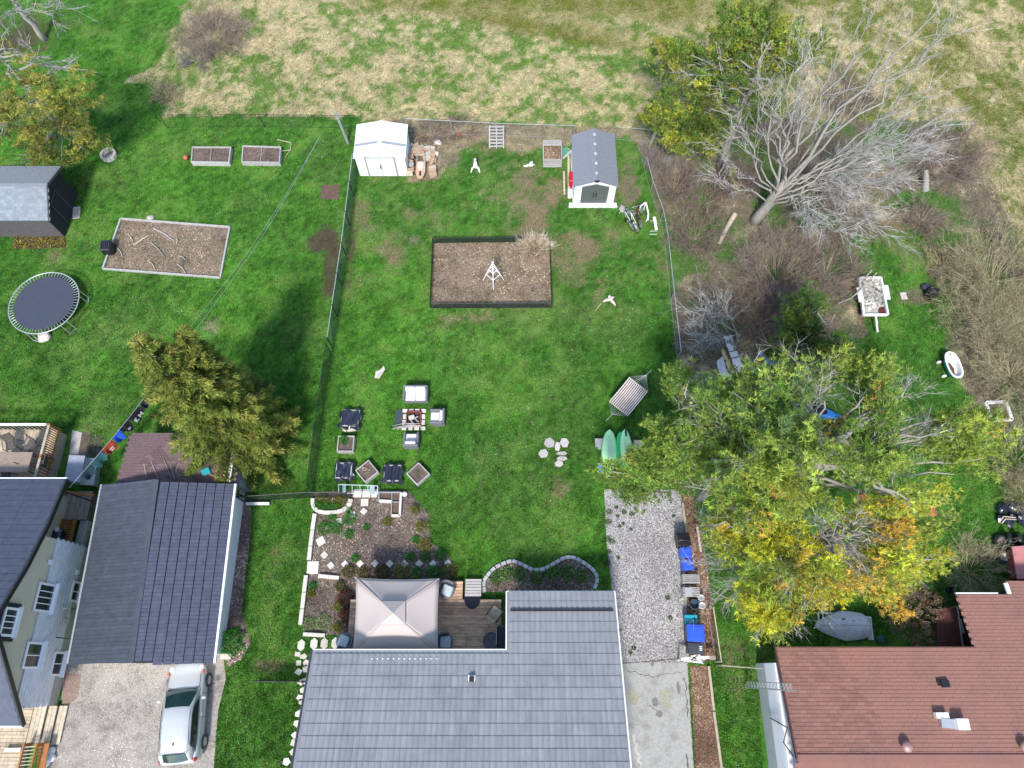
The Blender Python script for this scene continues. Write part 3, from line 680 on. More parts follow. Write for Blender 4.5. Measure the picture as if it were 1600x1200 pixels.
for a_, b_ in segs: g.beam(V(a_) + V((.03, 0, -.08)), V(b_) + V((.03, 0, -.08)), .06, .2)
obj('barge_board', g, M_darkmetal, Hl)
g = MB(); g.beam(V((-21.38, 8.53, 2.52)), V((XE9, 8.53, 2.52)), .08, .1); obj('gutter', g, M_whitev, Hl)
g = MB(); g.beam(V((-20.56, -2.2, 2.57)), V((XE9, -2.2, 2.57)), .08, .1); obj('gutter', g, M_whitev, Hl)
g = MB(); g.box((-24.6, 6.85, 1.1), (4.4, 2.45, 2.2)); obj('porch_wall', g, M_beige, Hl)
def wall_window(y0, y1, z0, z1, X, trim, mull=1, deep=.06, horiz=True):
    f = MB(); t = .10; w = .06
    f.box((X + w / 2, (y0 + y1) / 2, z0 + t / 2), (w, y1 - y0, t)); f.box((X + w / 2, (y0 + y1) / 2, z1 - t / 2), (w, y1 - y0, t))
    f.box((X + w / 2, y0 + t / 2, (z0 + z1) / 2), (w - .004, t, z1 - z0 - 2 * t)); f.box((X + w / 2, y1 - t / 2, (z0 + z1) / 2), (w - .004, t, z1 - z0 - 2 * t))
    wi = obj('window', f, trim, Hl)
    gl = MB(); gl.box((X + .012, (y0 + y1) / 2, (z0 + z1) / 2), (.024, y1 - y0 - 2 * t, z1 - z0 - 2 * t)); obj('pane', gl, M_glass, wi)
    mu = MB()
    for k in range(1, mull + 1):
        yy = y0 + t + (y1 - y0 - 2 * t) * k / (mull + 1); mu.box((X + .035, yy, (z0 + z1) / 2), (.02, .04, z1 - z0 - 2 * t))
    obj('glazing_bar', mu, M_whitev, wi)
    si = MB(); si.box((X + .09, (y0 + y1) / 2, z0 - .03), (.18, y1 - y0 + .12, .06)); obj('sill', si, trim, wi)
wall_window(2.38, 3.62, 2.22, 3.42, XW, M_whitev, 3)
wall_window(.05, 1.15, 2.1, 3.2, XW, M_whitev, 1)
wall_window(3.0, 3.95, .35, 1.0, XW + .0, M_whitev, 1)
wall_window(-.25, .8, .35, 1.15, XW + .0, M_whitev, 1)
f = MB(); f.box((XW + .0, 1.85, 4.8), (.10, 1.5, 1.12)); obj('window_surround', f, M_darkmetal, Hl)
wall_window(1.28, 2.42, 4.38, 5.22, XW + .05, M_whitev, 3)
g = MB(); g.box((XW + .06, 4.5, 3.1), (.1, .22, .2)); obj('wall_lamp', g, M_white, Hl)
g = MB(); g.box((XW + .06, 4.35, .9), (.1, .2, .18)); obj('outlet_box', g, M_white, Hl)
# hose reel on the wall
hs = thing('hose_reel', 'round coil of pale hose hanging on the left house wall', 'hose reel', onx(104, 966, XW + .1))
c0 = onx(104, 966, XW + .12); g = MB()
for r in (.26, .22, .18, .13): g.tube([(c0.x + .02 * math.sin(a * 3 + r * 9), c0.y + r * math.cos(a), c0.z + r * math.sin(a)) for a in [k * math.pi / 10 for k in range(21)]], .014, 4)
obj('hose', g, M_slab, hs); g = MB(); g.beam((c0.x, c0.y + .42, c0.z + .05), (c0.x, c0.y + .42, c0.z + .35), .12, .05); obj('bracket', g, M_white, hs)
g = MB(); g.tube([onx(112, 952, XW), onx(124, 950, XW + .5)], .02, 5); obj('arm', g, M_darkmetal, hs)
b_ = thing('wall_bracket', 'thin black bracket bar sticking out low on the left house wall', 'bracket', onx(98, 997, XW))
g = MB(); g.tube([onx(88, 996, XW + .05), onx(110, 998, XW + .9)], .025, 5); obj('bar', g, M_darkmetal, b_)

# ------------------------------------------------------------------ red shingled house on the right
Hr = thing('shingled_house', 'right neighbour house with a large brick red shingle roof', 'house', (20, -3, 0))
K = .18
def rz(y): return 2.6 + K * (.95 - y)
def rq(x, y): return V((x, y, rz(y)))
xa, xb_, xc, xd = 11.56, 20.28, 22.75, 32.0; ya, yb, yc, yr = .95, 3.2, 3.8, -3.3
g = MB(); g.slab([rq(xa, ya), rq(xb_, ya), rq(xb_, yr), rq(xa, yr)], .12); g.slab([rq(xb_ + .002, yb), rq(xc, yb), rq(xc, yr), rq(xb_ + .002, yr)], .122); g.slab([rq(xc + .002, yc), rq(xd, yc), rq(xd, yr), rq(xc + .002, yr)], .124)
zrr = rz(yr); g.slab([V((xa, yr - .003, zrr)), V((xd, yr - .003, zrr)), V((xd, yr - 6, zrr - 6 * K)), V((xa, yr - 6, zrr - 6 * K))], .12)
rr_ = obj('roof', g, M_redshingle, Hr)
roof_fill(rr_, 'shingle', [V((xa + .02, ya)), V((xb_, ya)), V((xb_, yb)), V((xc, yb)), V((xc, yc)), V((xd, yc)), V((xd, yr)), V((xa + .02, yr))], rq(xa + .03, yc), V((-1, 0, 0)), V((0, -1, K)), .315, .155, M_redshingle, stagger=.5, lift=.004, jitter=.004)
roof_fill(rr_, 'shingle', [V((xa + .02, yr - .01)), V((xd, yr - .01)), V((xd, yr - 2)), V((xa + .02, yr - 2))], V((xa + .03, yr - 2, zrr - 2 * K)), V((1, 0, 0)), V((0, 1, K)), .315, .155, M_redshingle, stagger=.5, lift=.004, limit=0)
g = MB(); g.beam(V((xa, yr, zrr + .03)), V((xd, yr, zrr + .03)), .3, .02); obj('ridge_cap', g, M_redshingle, Hr)
wx = 11.47
g = MB(); g.box((wx + 8.2, -3.8, 1.22), (16.4, 8.2, 2.44)); obj('wall', g, M_whitev, Hr); g = MB(); g.box((26.2, 1.5, 1.0), (10.0, 2.4, 1.9)); obj('porch_wall', g, mat('shaded_maroon_boards', (.07, .03, .028), .8), Hr)  # dark maroon also paints in the shade under the open porch
M_fnd2 = mat('pale_skirting', (.55, .57, .58), .8, .08, 5)
g = MB(); g.box((wx - .01, -3.8, .6), (.04, 8.2, 1.2)); obj('foundation', g, M_fnd2, Hr)
wl = obj('siding_wall', MB().box((wx + .02, -3.8, 1.83), (.06, 8.2, 1.25)), M_whitev, Hr)
cb = MB(); cb.add([(-.02, -4.1, -.06), (.0, -4.1, -.06), (-.02, -4.1, .06), (-.02, 4.1, -.06), (0, 4.1, -.06), (-.02, 4.1, .06)], [(0, 3, 4, 1), (1, 4, 5, 2), (0, 1, 2), (3, 5, 4)])
cb = MB(); cb.add([(0, -4.1, -.058), (-.03, -4.1, -.058), (0, -4.1, .058), (0, 4.1, -.058), (-.03, 4.1, -.058), (0, 4.1, .058)], [(0, 1, 4, 3), (1, 2, 5, 4), (0, 2, 1), (3, 4, 5)])
tiles(wl, 'siding_board', cb, [Matrix.Translation((wx - .011, -3.8, 1.27 + i * .12)) for i in range(10)], M_whitev)
g = MB()
g.beam(rq(xa - .03, ya) + V((0, 0, -.03)), rq(xa - .03, yr) + V((0, 0, -.03)), .06, .17); obj('barge_board', g, mat('brown_trim', (.10, .05, .045), .6), Hr)
g = MB(); g.beam(rq(xb_, yb + .05) + V((0, 0, -.06)), rq(xc - .55, yb + .05) + V((0, 0, -.06)), .07, .10); obj('gutter', g, M_whitev, Hr)
g = MB(); a1, a2 = at(1571, 911, 2.35), at(1577, 928, 2.35); g.beam(a1, a2, .17, .08); obj('downpipe', g, M_whitev, Hr)
def on_roof(px, py):
    z = 3.0
    for _ in range(6): q = at(px, py, z); z = rz(q.y)
    return q
for px, py, l in ((1413, 1166, 1), (1597, 1166, 1)):
    q = on_roof(px, py); g = MB(); g.lathe((q.x, q.y, q.z), [(.10, -.05), (.11, .18), (.20, .17), (.23, .22), (.17, .32), (.03, .36)], 14); obj('turbine_vent', g, mat('pink_metal', (.42, .25, .23), .4, .1, metal=.3), Hr, True)
q = on_roof(1475, 1068); g = MB(); g.box((q.x, q.y, q.z + .06), (.34, .3, .13), .05); g.box((q.x - .2, q.y + .05, q.z + .03), (.2, .25, .08), .05); obj('roof_vent', g, M_black, Hr)
q = on_roof(1478, 1130); g = MB(); g.box((q.x, q.y, q.z + .12), (.62, .36, .24), -.12); ch = obj('chimney_box', g, M_galv, Hr)
g = MB(); g.box((q.x + .5, q.y - .02, q.z + .2), (.48, .42, .36), 0); obj('cap', g, M_white, ch); g = MB(); g.box((q.x - .18, q.y + .3, q.z + .1), (.52, .22, .22), 0); obj('flashing', g, M_white, ch)
# ------------------------------------------------------------------ sheds
def gable_box(t, x0, x1, y0, y1, ze, zp, wall_mat, zb=0.0, inset=.0):
    xm = (x0 + x1) / 2; g = MB()
    a = [(x0, y0, zb), (x1, y0, zb), (x1, y0, ze), (xm, y0, zp), (x0, y0, ze)]; n = 5
    b = [(x, y1, z) for x, y, z in a]
    g.add(a + b, [(0, 1, 2, 3, 4), (9, 8, 7, 6, 5), (1, 0, 5, 6), (2, 1, 6, 7), (0, 4, 9, 5), (3, 2, 7, 8), (4, 3, 8, 9)])
    return obj('wall', g, wall_mat, t)
S1 = thing('metal_shed', 'white metal garden shed beside the stacked firewood', 'shed', (-8.02, 29.8, 0))
x0, x1, y0, y1 = -9.5, -6.5, 28.6, 31.0
gable_box(S1, x0, x1, y0, y1, 1.72, 2.02, M_whitev)
xm_ = (x0 + x1) / 2
for s, xe in ((-1, x0 - .08), (1, x1 + .08)):
    g = MB(); g.slab([V((xm_, y0 - .12, 2.07)), V((xe, y0 - .12, 1.74)), V((xe, y1 + .1, 1.74)), V((xm_, y1 + .1, 2.07))], .03); rf_ = obj('roof', g, M_whitev, S1)
    for k in range(6):
        g = MB(); f0 = (k + .5) / 6; xx = xm_ + (xe - xm_) * f0; zz = 2.07 - .33 * f0 + .008; g.beam((xx, y0 - .11, zz), (xx, y1 + .09, zz), .03, .02); obj('roof_rib', g, M_whitev, rf_)
    g = MB(); g.slab([V((xm_ + s * .12, 29.35, 2.075)), V((xe - s * .03, 29.35, 1.768)), V((xe - s * .03, 29.55, 1.768)), V((xm_ + s * .12, 29.55, 2.075))], .006); obj('skylight', g, M_galv, S1)
g = MB(); g.box((xm_, y0 + 1.2, 2.09), (.16, 2.6, .03)); obj('ridge_cap', g, M_whitev, S1)
for a, b in ((-8.85, -8.02), (-8.0, -7.17)):
    g = MB(); g.box(((a + b) / 2, y0 - .03, .86), (b - a, .04, 1.62)); dr = obj('door', g, M_white, S1)
    for k in range(4):
        g = MB(); g.box((a + (b - a) * (k + .5) / 4, y0 - .057, .86), (.03, .014, 1.55)); obj('door_rib', g, M_white, dr)
g = MB(); g.box((-8.05, y0 - .07, .9), (.05, .04, .35)); obj('handle', g, M_darkmetal, S1)
g = MB(); g.box((-8.9, y0 - .05, .86), (.05, .03, 1.7)); g.box((-7.12, y0 - .05, .86), (.05, .03, 1.7)); g.box((-8.01, y0 - .05, 1.71), (1.83, .03, .05)); obj('door_frame', g, M_galv, S1)

S2 = thing('resin_shed', 'white resin shed with a grey ridged roof and grey double doors', 'shed', (4.97, 28.3, 0))
x0, x1, y0, y1 = 3.74, 6.2, 26.5, 30.2
M_resin = mat('grey_resin', (.20, .215, .24), .6, .08, 8); M_greydoor = mat('grey_door', (.10, .115, .11), .6, .1, 8)
gable_box(S2, x0, x1, y0, y1, 1.7, 2.16, M_whitev, .1); xm_ = (x0 + x1) / 2
for s, xe in ((-1, x0 - .1), (1, x1 + .1)):
    g = MB(); g.slab([V((xm_, y0 - .1, 2.24)), V((xe, y0 - .1, 1.72)), V((xe, y1 + .1, 1.72)), V((xm_, y1 + .1, 2.24))], .04); rf_ = obj('roof', g, M_resin, S2)
    for k in range(12):
        f0 = (k + .5) / 12; yy = y0 - .1 + (y1 - y0 + .2) * f0; g = MB()
        g.beam((xm_ + s * .32, yy, 2.24 - .52 * .32 / 1.33 + .006), (xe - s * .02, yy, 1.732), .18, .018); obj('roof_course', g, M_resin, rf_)
g = MB(); g.slab([V((xm_ - .32, y0 - .14, 2.17)), V((xm_, y0 - .14, 2.30)), V((xm_, y1 + .1, 2.30)), V((xm_ - .32, y1 + .1, 2.17))], .03); g.slab([V((xm_, y0 - .14, 2.302)), V((xm_ + .32, y0 - .14, 2.17)), V((xm_ + .32, y1 + .1, 2.17)), V((xm_, y1 + .1, 2.302))], .03)
rc = obj('ridge_cap', g, M_resin, S2)
for k in range(5):
    g = MB(); yy = y0 + .45 + k * .72; g.blob((xm_, yy, 2.3), (.10, .13, .03), k, 10, 6, 0); obj('ridge_vent', g, mat('pale_resin', (.4, .43, .46), .5), rc, True)
g = MB(); g.blob((xm_, y0 - .12, 2.24), (.17, .06, .1), 3, 10, 6, 0); obj('vent_cap', g, M_darkmetal, S2, True)
for s in (-1, 1):
    a = MB(); xs = [xm_ + s * .006, xm_ + s * .80]; a.add([(xs[0], y0 - .02, .14), (xs[1], y0 - .02, .14), (xs[1], y0 - .02, 1.62), (xs[0], y0 - .02, 1.86), (xs[0], y0 - .07, .14), (xs[1], y0 - .07, .14), (xs[1], y0 - .07, 1.62), (xs[0], y0 - .07, 1.86)],
        [(0, 1, 2, 3), (7, 6, 5, 4), (0, 4, 5, 1), (1, 5, 6, 2), (2, 6, 7, 3), (3, 7, 4, 0)]); dr = obj('door', a, M_greydoor, S2)
    g = MB(); g.box((xm_ + s * .08, y0 - .10, .95), (.04, .05, .4)); obj('handle', g, M_darkmetal, dr)
    g = MB(); g.cbox((xm_ + s * .40, y0 - .075, .55), (.55, .02, .6), .01); obj('door_panel', g, M_greydoor, dr)
g = MB(); g.box((xm_ - .02, y0 - .12, .05), (2.9, .22, .1)); g.box((xm_, y1 - 1.6, .05), (2.5, 3.9, .096)); obj('platform', g, M_white, S2)
g = MB(); g.box((xm_ - .02, y0 - .28, .06), (2.95, .09, .13)); obj('sill_board', g, M_white, S2)
# things leaning by the resin shed
for i, (a, b, w, lab) in enumerate((((881, 268), (882, 304), .10, 'short pale plank lying furthest left beside the resin shed'), ((888, 232), (889, 310), .13, 'long pale plank lying closest along the left side of the resin shed'),
                        ((892, 240), (897, 262), .06, 'thin grey pole leaning between the long plank and the resin shed'), ((880, 248), (892, 236), .12, 'short angled board next to the green lid behind the long planks'))):
    g = MB(); g.beam(at(*a, .08 + .05 * i), at(*b, .1 + .05 * i), w, .05); single('plank', g, (M_palewood, M_palewood, M_galv, M_greywood)[i], lab, 'plank')
g = MB(); q = at(892, 280, .4); g.cbox((q.x, q.y, .35), (.26, .75, .7), .05); single('fuel_can', g, mat('red_plastic', (.45, .02, .03), .4), 'red plastic container standing between planks and the resin shed', 'container')
g = MB(); q = at(890, 306); g.cbox((q.x, q.y, .22), (.28, .5, .44), .06); single('bucket', g, M_white, 'small white bucket at the front left corner of the resin shed', 'bucket')
g = MB(); q = at(959, 312); g.tube([(q.x, q.y, .1), (q.x + .1, q.y + .1, .8), (q.x + .05, q.y, 1.1)], .05, 6); g.blob((q.x, q.y - .1, .25), (.15, .15, .2), 3); single('downspout_plant', g, M_bark2, 'dry brown plant stem at the right corner of the resin shed', 'plant')
q = at(883, 240); g = MB(); g.cbox((q.x, q.y, .15), (.55, .7, .08), .04, .3); single('lid', g, mat('green_plastic', (.12, .28, .19), .5), 'faded green plastic lid between the compost bin and resin shed', 'lid')
q = at(972, 327); g = MB(); g.blob((q.x, q.y, .06), (.22, .3, .12), 4); single('rock', g, M_stone, 'small grey rock on grass right of the resin shed platform', 'rock', smooth=True)

# dark shed far left
S3 = thing('timber_shed', 'black walled garden shed with a pale grey shingle roof', 'shed', (-29, 25.7, 0))
M_blackwall = mat('black_boards', (.022, .022, .027), .8, .2, 6); M_greyboards = mat('dark_grey_boards', (.085, .08, .082), .85, .25, 8)
g = MB(); yf, yk, ym = 24.1, 27.3, 25.65; xw_ = -26.85; g.add([(xw_, yf, 0), (xw_, yk, 0), (xw_, yk, 2.15), (xw_, ym, 2.72), (xw_, yf, 1.95), (xw_ - 7, yf, 0), (xw_ - 7, yk, 0), (xw_ - 7, yk, 2.15), (xw_ - 7, ym, 2.72), (xw_ - 7, yf, 1.95)],
      [(0, 1, 2, 3, 4), (9, 8, 7, 6, 5), (1, 6, 7, 2), (0, 4, 9, 5), (2, 7, 8, 3), (3, 8, 9, 4), (0, 5, 6, 1)]); obj('wall', g, M_blackwall, S3)
fr = obj('front_wall', MB().box((xw_ - 3.5, yf - .02, .95), (6.98, .03, 1.86)), M_greyboards, S3)
bd = MB(); bd.box((0, 0, 0), (6.96, .02, .12)); tiles(fr, 'board', bd, [Matrix.Translation((xw_ - 3.5, yf - .04, .12 + i * .135)) @ Matrix.Rotation(-.1, 4, 'X') for i in range(14)], M_greyboards)
XE = -26.6; g = MB(); A1, B1, C1 = V((XE, 23.85, 1.93)), V((XE, ym, 2.82)), V((XE, 27.5, 2.2)); dx = V((-8, 0, 0))
g.slab([A1, B1, B1 + dx, A1 + dx], .07); g.slab([B1, C1, C1 + dx, B1 + dx], .072); rf_ = obj('roof', g, M_greyshingle, S3)
ey = (B1 - A1); roof_fill(rf_, 'shingle', [A1, B1, B1 + dx, A1 + dx], A1, V((-1, 0, 0)) * -1, ey, .30, .20, M_greyshingle, stagger=.5, lift=.006, jitter=.006)
ey = (B1 - C1); roof_fill(rf_, 'shingle', [C1, B1, B1 + dx, C1 + dx], C1, V((-1, 0, 0)), ey, .30, .20, M_greyshingle, stagger=.5, lift=.006, jitter=.006, limit=0)
g = MB(); g.beam(B1 + V((0, 0, .03)), B1 + dx + V((0, 0, .03)), .2, .03); obj('ridge_cap', g, M_greyshingle, S3)
g = MB(); g.beam(A1 + V((.03, 0, 0)), B1 + V((.03, 0, 0)), .06, .13); g.beam(B1 + V((.03, 0, 0)), C1 + V((.03, 0, 0)), .06, .13); obj('barge_board', g, M_greyboards, S3)
g = MB(); g.beam((xw_ + .03, 25.0, .1), (xw_ + .03, 25.0, 1.9), .04, .06); g.beam((xw_ + .03, 26.0, .1), (xw_ + .03, 26.0, 1.9), .04, .06); g.beam((xw_ + .03, 25.0, 1.9), (xw_ + .03, 26.0, 1.9), .04, .06); obj('door_frame', g, M_greyboards, S3)
g = MB(); q = at(120, 333); g.cbox((q.x, q.y, .04), (.45, .9, .08), .03, .2); single('step_stone', g, M_rock, 'pale flat stone at the door of the black shed', 'stone')

# ------------------------------------------------------------------ parked car
Cc = thing('parked_car', 'silver hatchback parked nose-in on the left driveway by the garage', 'car', (0, 0, 0))
M_car = mat('silver_paint', (.55, .57, .58), .3, .03, 2, coat=.6, metal=.15)
def loft(name, secs, mt, parent, smooth=True, closed=True, caps=True):
    g = MB(); n = len(secs[0])
    for s_ in secs: g.v += [tuple(p) for p in s_]
    for i in range(len(secs) - 1):
        for j in range(n if closed else n - 1):
            a = i * n + j; b = i * n + (j + 1) % n; g.f.append((a, b, b + n, a + n))
    if caps: g.f.append(tuple(range(n - 1, -1, -1))); g.f.append(tuple((len(secs) - 1) * n + j for j in range(n)))
    return obj(name, g, mt, parent, smooth)
def carsec(y, w, zb, zt, crown=.05, tum=.06):
    pts = []
    for x, z in ((-.92, zb), (-1, zb + .14), (-1.0, zb + (zt - zb) * .55), (-.97, zt - .09), (-.88, zt - .01), (-.5, zt + crown * .7), (0, zt + crown), (.5, zt + crown * .7), (.88, zt - .01), (.97, zt - .09), (1, zb + (zt - zb) * .55), (1, zb + .14), (.92, zb)):
        pts.append((x * w, y, z))
    return pts
secs = [carsec(2.08, .42, .34, .50, .01), carsec(2.04, .60, .26, .60, .02), carsec(1.88, .74, .22, .68, .03), carsec(1.55, .84, .2, .76), carsec(1.1, .865, .2, .86, .05), carsec(.8, .875, .2, .93, .04), carsec(0, .88, .2, .95, .03),
        carsec(-1.2, .88, .2, .98, .02), carsec(-1.75, .86, .22, 1.0, .01), carsec(-1.98, .80, .26, .95, .01), carsec(-2.08, .68, .32, .80, .0)]
loft('body', secs, M_car, Cc)
def cab(y, w, z, wb, zb): return [(-wb, y, zb), (-w - (wb - w) * .1, y, z - .07), (-w * .9, y, z), (-w * .45, y, z + .03), (0, y, z + .04), (w * .45, y, z + .03), (w * .9, y, z), (w + (wb - w) * .1, y, z - .07), (wb, y, zb)]
cs_ = [cab(.98, .70, .93, .78, .90), cab(.20, .60, 1.37, .82, .92), cab(-.3, .61, 1.43, .83, .93), cab(-1.0, .60, 1.41, .83, .94), cab(-1.55, .56, 1.34, .80, .96), cab(-1.98, .55, .98, .72, .93)]
loft('roof', cs_, M_car, Cc)
def panel(name, pts, mt, off): 
    g = MB(); a = [V(p) for p in pts]; nrm = (a[1] - a[0]).cross(a[2] - a[1]).normalized()
    if nrm.dot(V(off)) < 0: nrm = -nrm
    n = len(a); vs = [p + nrm * .004 for p in a] + [p + nrm * .016 for p in a]
    g.add(vs, [tuple(range(n - 1, -1, -1)), tuple(range(n, 2 * n))] + [(i, (i + 1) % n, (i + 1) % n + n, i + n) for i in range(n)]); return obj(name, g, mt, Cc)
M_wind = mat('windscreen', (.02, .05, .05), .05, .3, 3, spec=.9)
wsx = MB(); 
def wscreen(name, ya, za, wa, yb, zb, wb_, up=.035):
    g = MB(); vs = []
    for k in range(7):
        f = k / 6 * 2 - 1; c = (1 - f * f)
        vs.append((f * wa, ya + c * .06 * (1 if ya > 0 else -1), za + up + c * .03)); vs.append((f * wb_, yb + c * .03 * (1 if ya > 0 else -1), zb + up + c * .03))
    g.add(vs, [(2 * i, 2 * i + 2, 2 * i + 3, 2 * i + 1) for i in range(6)]); n0 = len(vs)
    g.add([(x, y, z - .03) for x, y, z in vs], [(2 * i + 1, 2 * i + 3, 2 * i + 2, 2 * i) for i in range(6)])
    return obj(name, g, M_wind, Cc, True)
wscreen('windshield', .93, .95, .70, .24, 1.35, .54); wscreen('rear_window', -1.93, 1.02, .52, -1.62, 1.30, .48, .03)
for s in (-1, 1):
    panel('side_window', [(s * .79, .62, .98), (s * .81, -.9, 1.0), (s * .80, -1.5, 1.03), (s * .66, -1.35, 1.27), (s * .67, -.8, 1.33), (s * .67, -.1, 1.33), (s * .69, .2, 1.27)], M_glass, (s, 0, .3))
    g = MB(); g.cbox((s * .99, .55, .99), (.20, .12, .13), .03); obj('wing_mirror', g, M_car, Cc)
    g = MB(); g.blob((s * .66, 1.80, .66), (.15, .2, .09), 1, 10, 6, 0); obj('headlight', g, mat('lamp_glass', (.6, .6, .6), .1, spec=.9), Cc, True)
    g = MB(); g.blob((s * .77, 1.66, .72), (.06, .10, .05), 1, 8, 5, 0); obj('indicator', g, mat('orange_lens', (.6, .12, .04), .3), Cc, True)
    g = MB(); g.blob((s * .74, -1.9, .84), (.09, .14, .13), 1, 8, 6, 0); obj('tail_light', g, mat('red_lens', (.45, .02, .02), .3), Cc, True)
    g = MB(); g.box((s * .885, -.15, .8), (.02, .16, .03)); obj('door_handle', g, M_car, Cc)
    for yy in (1.28, -1.28):
        g = MB(); g.tube([(s * .70, yy, .31), (s * .91, yy, .31)], .31, 18); w_ = obj('wheel', g, M_black, Cc); g = MB(); g.tube([(s * .89, yy, .31), (s * .925, yy, .31)], .19, 12); obj('rim', g, M_galv, w_)
g = MB(); g.tube([(0, -1.25, 1.44), (0, -1.42, 1.6)], .01, 5); g.cbox((0, -1.22, 1.445), (.05, .12, .03), .01); obj('antenna', g, M_black, Cc)
g = MB(); g.box((0, 2.06, .42), (.7, .04, .14)); obj('grille', g, M_black, Cc); g = MB(); g.box((0, .97, .965), (1.3, .05, .012)); obj('wiper', g, M_black, Cc)
for a, b in (((-.72, .99, .945), (.72, .99, .945)), ((-.74, .99, .93), (-.70, 1.75, .79)), ((.74, .99, .93), (.70, 1.75, .79)), ((-.84, -.2, .97), (-.84, -.2, .3)), ((-.6, -1.60, 1.375), (.6, -1.60, 1.375))): g = MB(); g.beam(a, b, .016, .02); obj('panel_gap', g, M_black, Cc)
g = MB(); g.beam((.885, -.25, .9), (.885, -.25, .32), .012, .012); g.beam((.885, .75, .9), (.885, .75, .32), .012, .012); obj('panel_gap', g, M_black, Cc)
g = MB(); g.tube([(-.58, .15, 1.41), (-.60, -1.4, 1.40)], .014, 5); g.tube([(.58, .15, 1.41), (.60, -1.4, 1.40)], .014, 5); obj('roof_rail', g, M_galv, Cc)
qa, qb = at(292, 1044, .7), at(280, 1186, .7); Cc.location = ((qa.x + qb.x) / 2 , (qa.y + qb.y) / 2, 0); Cc.rotation_euler = (0, 0, math.atan2(-(qa.x - qb.x), qa.y - qb.y)); Cc.scale = (1.0, .99, 1)

# ------------------------------------------------------------------ fences
def fence(name, label, line, h, mt, rail_mt, post=2.4, rail=True, gap=.14, pr=.03, wire=.006, cat='fence', z0=.03, bottom=True):
    pts = [V(p) if isinstance(p, Vector) else at(p[0], p[1]) for p in line]; t = thing(name, label, cat, pts[0])
    mb = MB()
    for a, b in zip(pts[:-1], pts[1:]):
        L = (b - a).length; n = max(1, round(L / post)); d = (b - a) / L
        for i in range(n + (1 if b is pts[-1] else 0)):
            p = a.lerp(b, i / n); g = MB(); g.tube([p, p + V((0, 0, h + .05))], pr, 6); obj('post', g, M_darkmetal if rail_mt is M_greyrail else rail_mt, t)
        if rail: g = MB(); g.tube([a + V((0, 0, h)), b + V((0, 0, h))], pr * .8, 6); obj('top_rail', g, rail_mt, t)
        k = int(L / gap); up = V((0, 0, 1)); wv = d * wire
        for i in range(k + 1):
            s = i * gap
            for sg in (1, -1):
                s1 = s + sg * (h - z0); e = 1.0
                if s1 > L: e = (L - s) / (h - z0); s1 = L
                if s1 < 0: e = s / (h - z0); s1 = 0
                p0 = a + d * s + up * z0; p1 = a + d * s1 + up * (z0 + (h - z0) * e)
                nn = V((-d.y, d.x, 0)) * .004 * sg; mb.add([p0 - wv + nn, p0 + wv + nn, p1 + wv + nn, p1 - wv + nn], [(0, 1, 2, 3)])
        if bottom: mb.beam(a + V((0, 0, z0)), b + V((0, 0, z0)), .012, .012)
    o = obj('wire_mesh', mb, mt, t); o['kind'] = 'stuff'
    return t
M_greyrail = mat('grey_rail', (.33, .36, .36), .5, .1)
fence('chain_fence', 'long green chain-link fence dividing the left lawn from the middle lawn', [(558, 262), (541, 400), (520, 545)], 1.35, M_greymesh, M_greyrail, gap=.06, wire=.014)
fence('chain_fence', 'dark green wire fence running from the long chain-link fence to the garden', [(518, 552), (505, 640), (489, 768)], 1.3, M_blackmesh, mat('green_post', (.02, .07, .045), .5), gap=.06, wire=.013, pr=.022)
fence('wire_fence', 'black wire fence between the garage and the corner of the mulched garden', [(382, 784), (489, 777), (548, 778)], 1.1, M_blackmesh, M_darkmetal, gap=.06, wire=.01)
fence('field_fence', 'thin dark wire fence along the field behind the two raised beds', [(250, 190), (262, 200), (340, 198), (560, 200)], 1.1, M_blackmesh, M_darkmetal, post=3, gap=.2, wire=.004, pr=.018, rail=True)
fence('field_fence', 'pale wire fence along the field between the white and resin sheds', [(637, 205), (775, 212), (897, 216)], 1.1, M_galv, M_galv, post=3.4, gap=.25, wire=.003, pr=.022)
fence('field_fence', 'pale wire fence stub right of the resin shed', [(962, 218), (1016, 222)], 1.1, M_galv, M_galv, post=3, gap=.25, wire=.003, pr=.02)
fence('boundary_fence', 'pale top-rail fence along the bare bushes right of the lawn', [(1006, 262), (1016, 300), (1032, 345), (1039, 385), (1048, 470), (1058, 560)], 1.0, M_galv, M_galv, post=3, gap=.2, wire=.003, pr=.026)
fence('side_fence', 'pale rail fence behind the white buckets and blue bins', [(1106, 952), (1118, 1034)], 1.0, M_galv, M_palewood, post=2.5, gap=.2, wire=.004, pr=.03)
fence('side_fence', 'short pale rail fence joining the gate to the shingled house', [(1119, 1040), (1184, 1045)], 1.0, M_galv, M_palewood, post=2.2, gap=.2, wire=.004, pr=.03)
fence('wire_fence', 'short black wire fence on the grass left of the bungalow', [(406, 1064), (482, 1065)], .9, M_blackmesh, M_darkmetal, gap=.05, wire=.012, post=1.2)
def post_thing(a, b, za, zb, r, mt, label, cat='post', name='post'):
    g = MB(); g.tube([at(*a, za), at(*b, zb)], [r, r * .9], 8); single(name, g, mt, label, cat)
pb = at(544, 224); g = MB(); g.tube([pb, V((pb.x - .25, pb.y + .15, 2.6))], [.09, .08], 8); single('post', g, M_galv, 'leaning pale grey post at the field fence left of the white shed', 'post')
pb = at(1014, 232); g = MB(); g.tube([pb, V((pb.x + .15, pb.y, 1.5))], [.11, .09], 7); single('post', g, M_palewood, 'stout wooden corner post right of the resin shed', 'post')
g = MB(); g.beam(at(385, 787, .15), at(421, 787, .15), .13, .12); single('white_board', g, M_white, 'short white board lying on the grass below the black wire fence', 'board')
ca, cb_ = at(500, 212, 3.5), at(292, 518, 6.0)
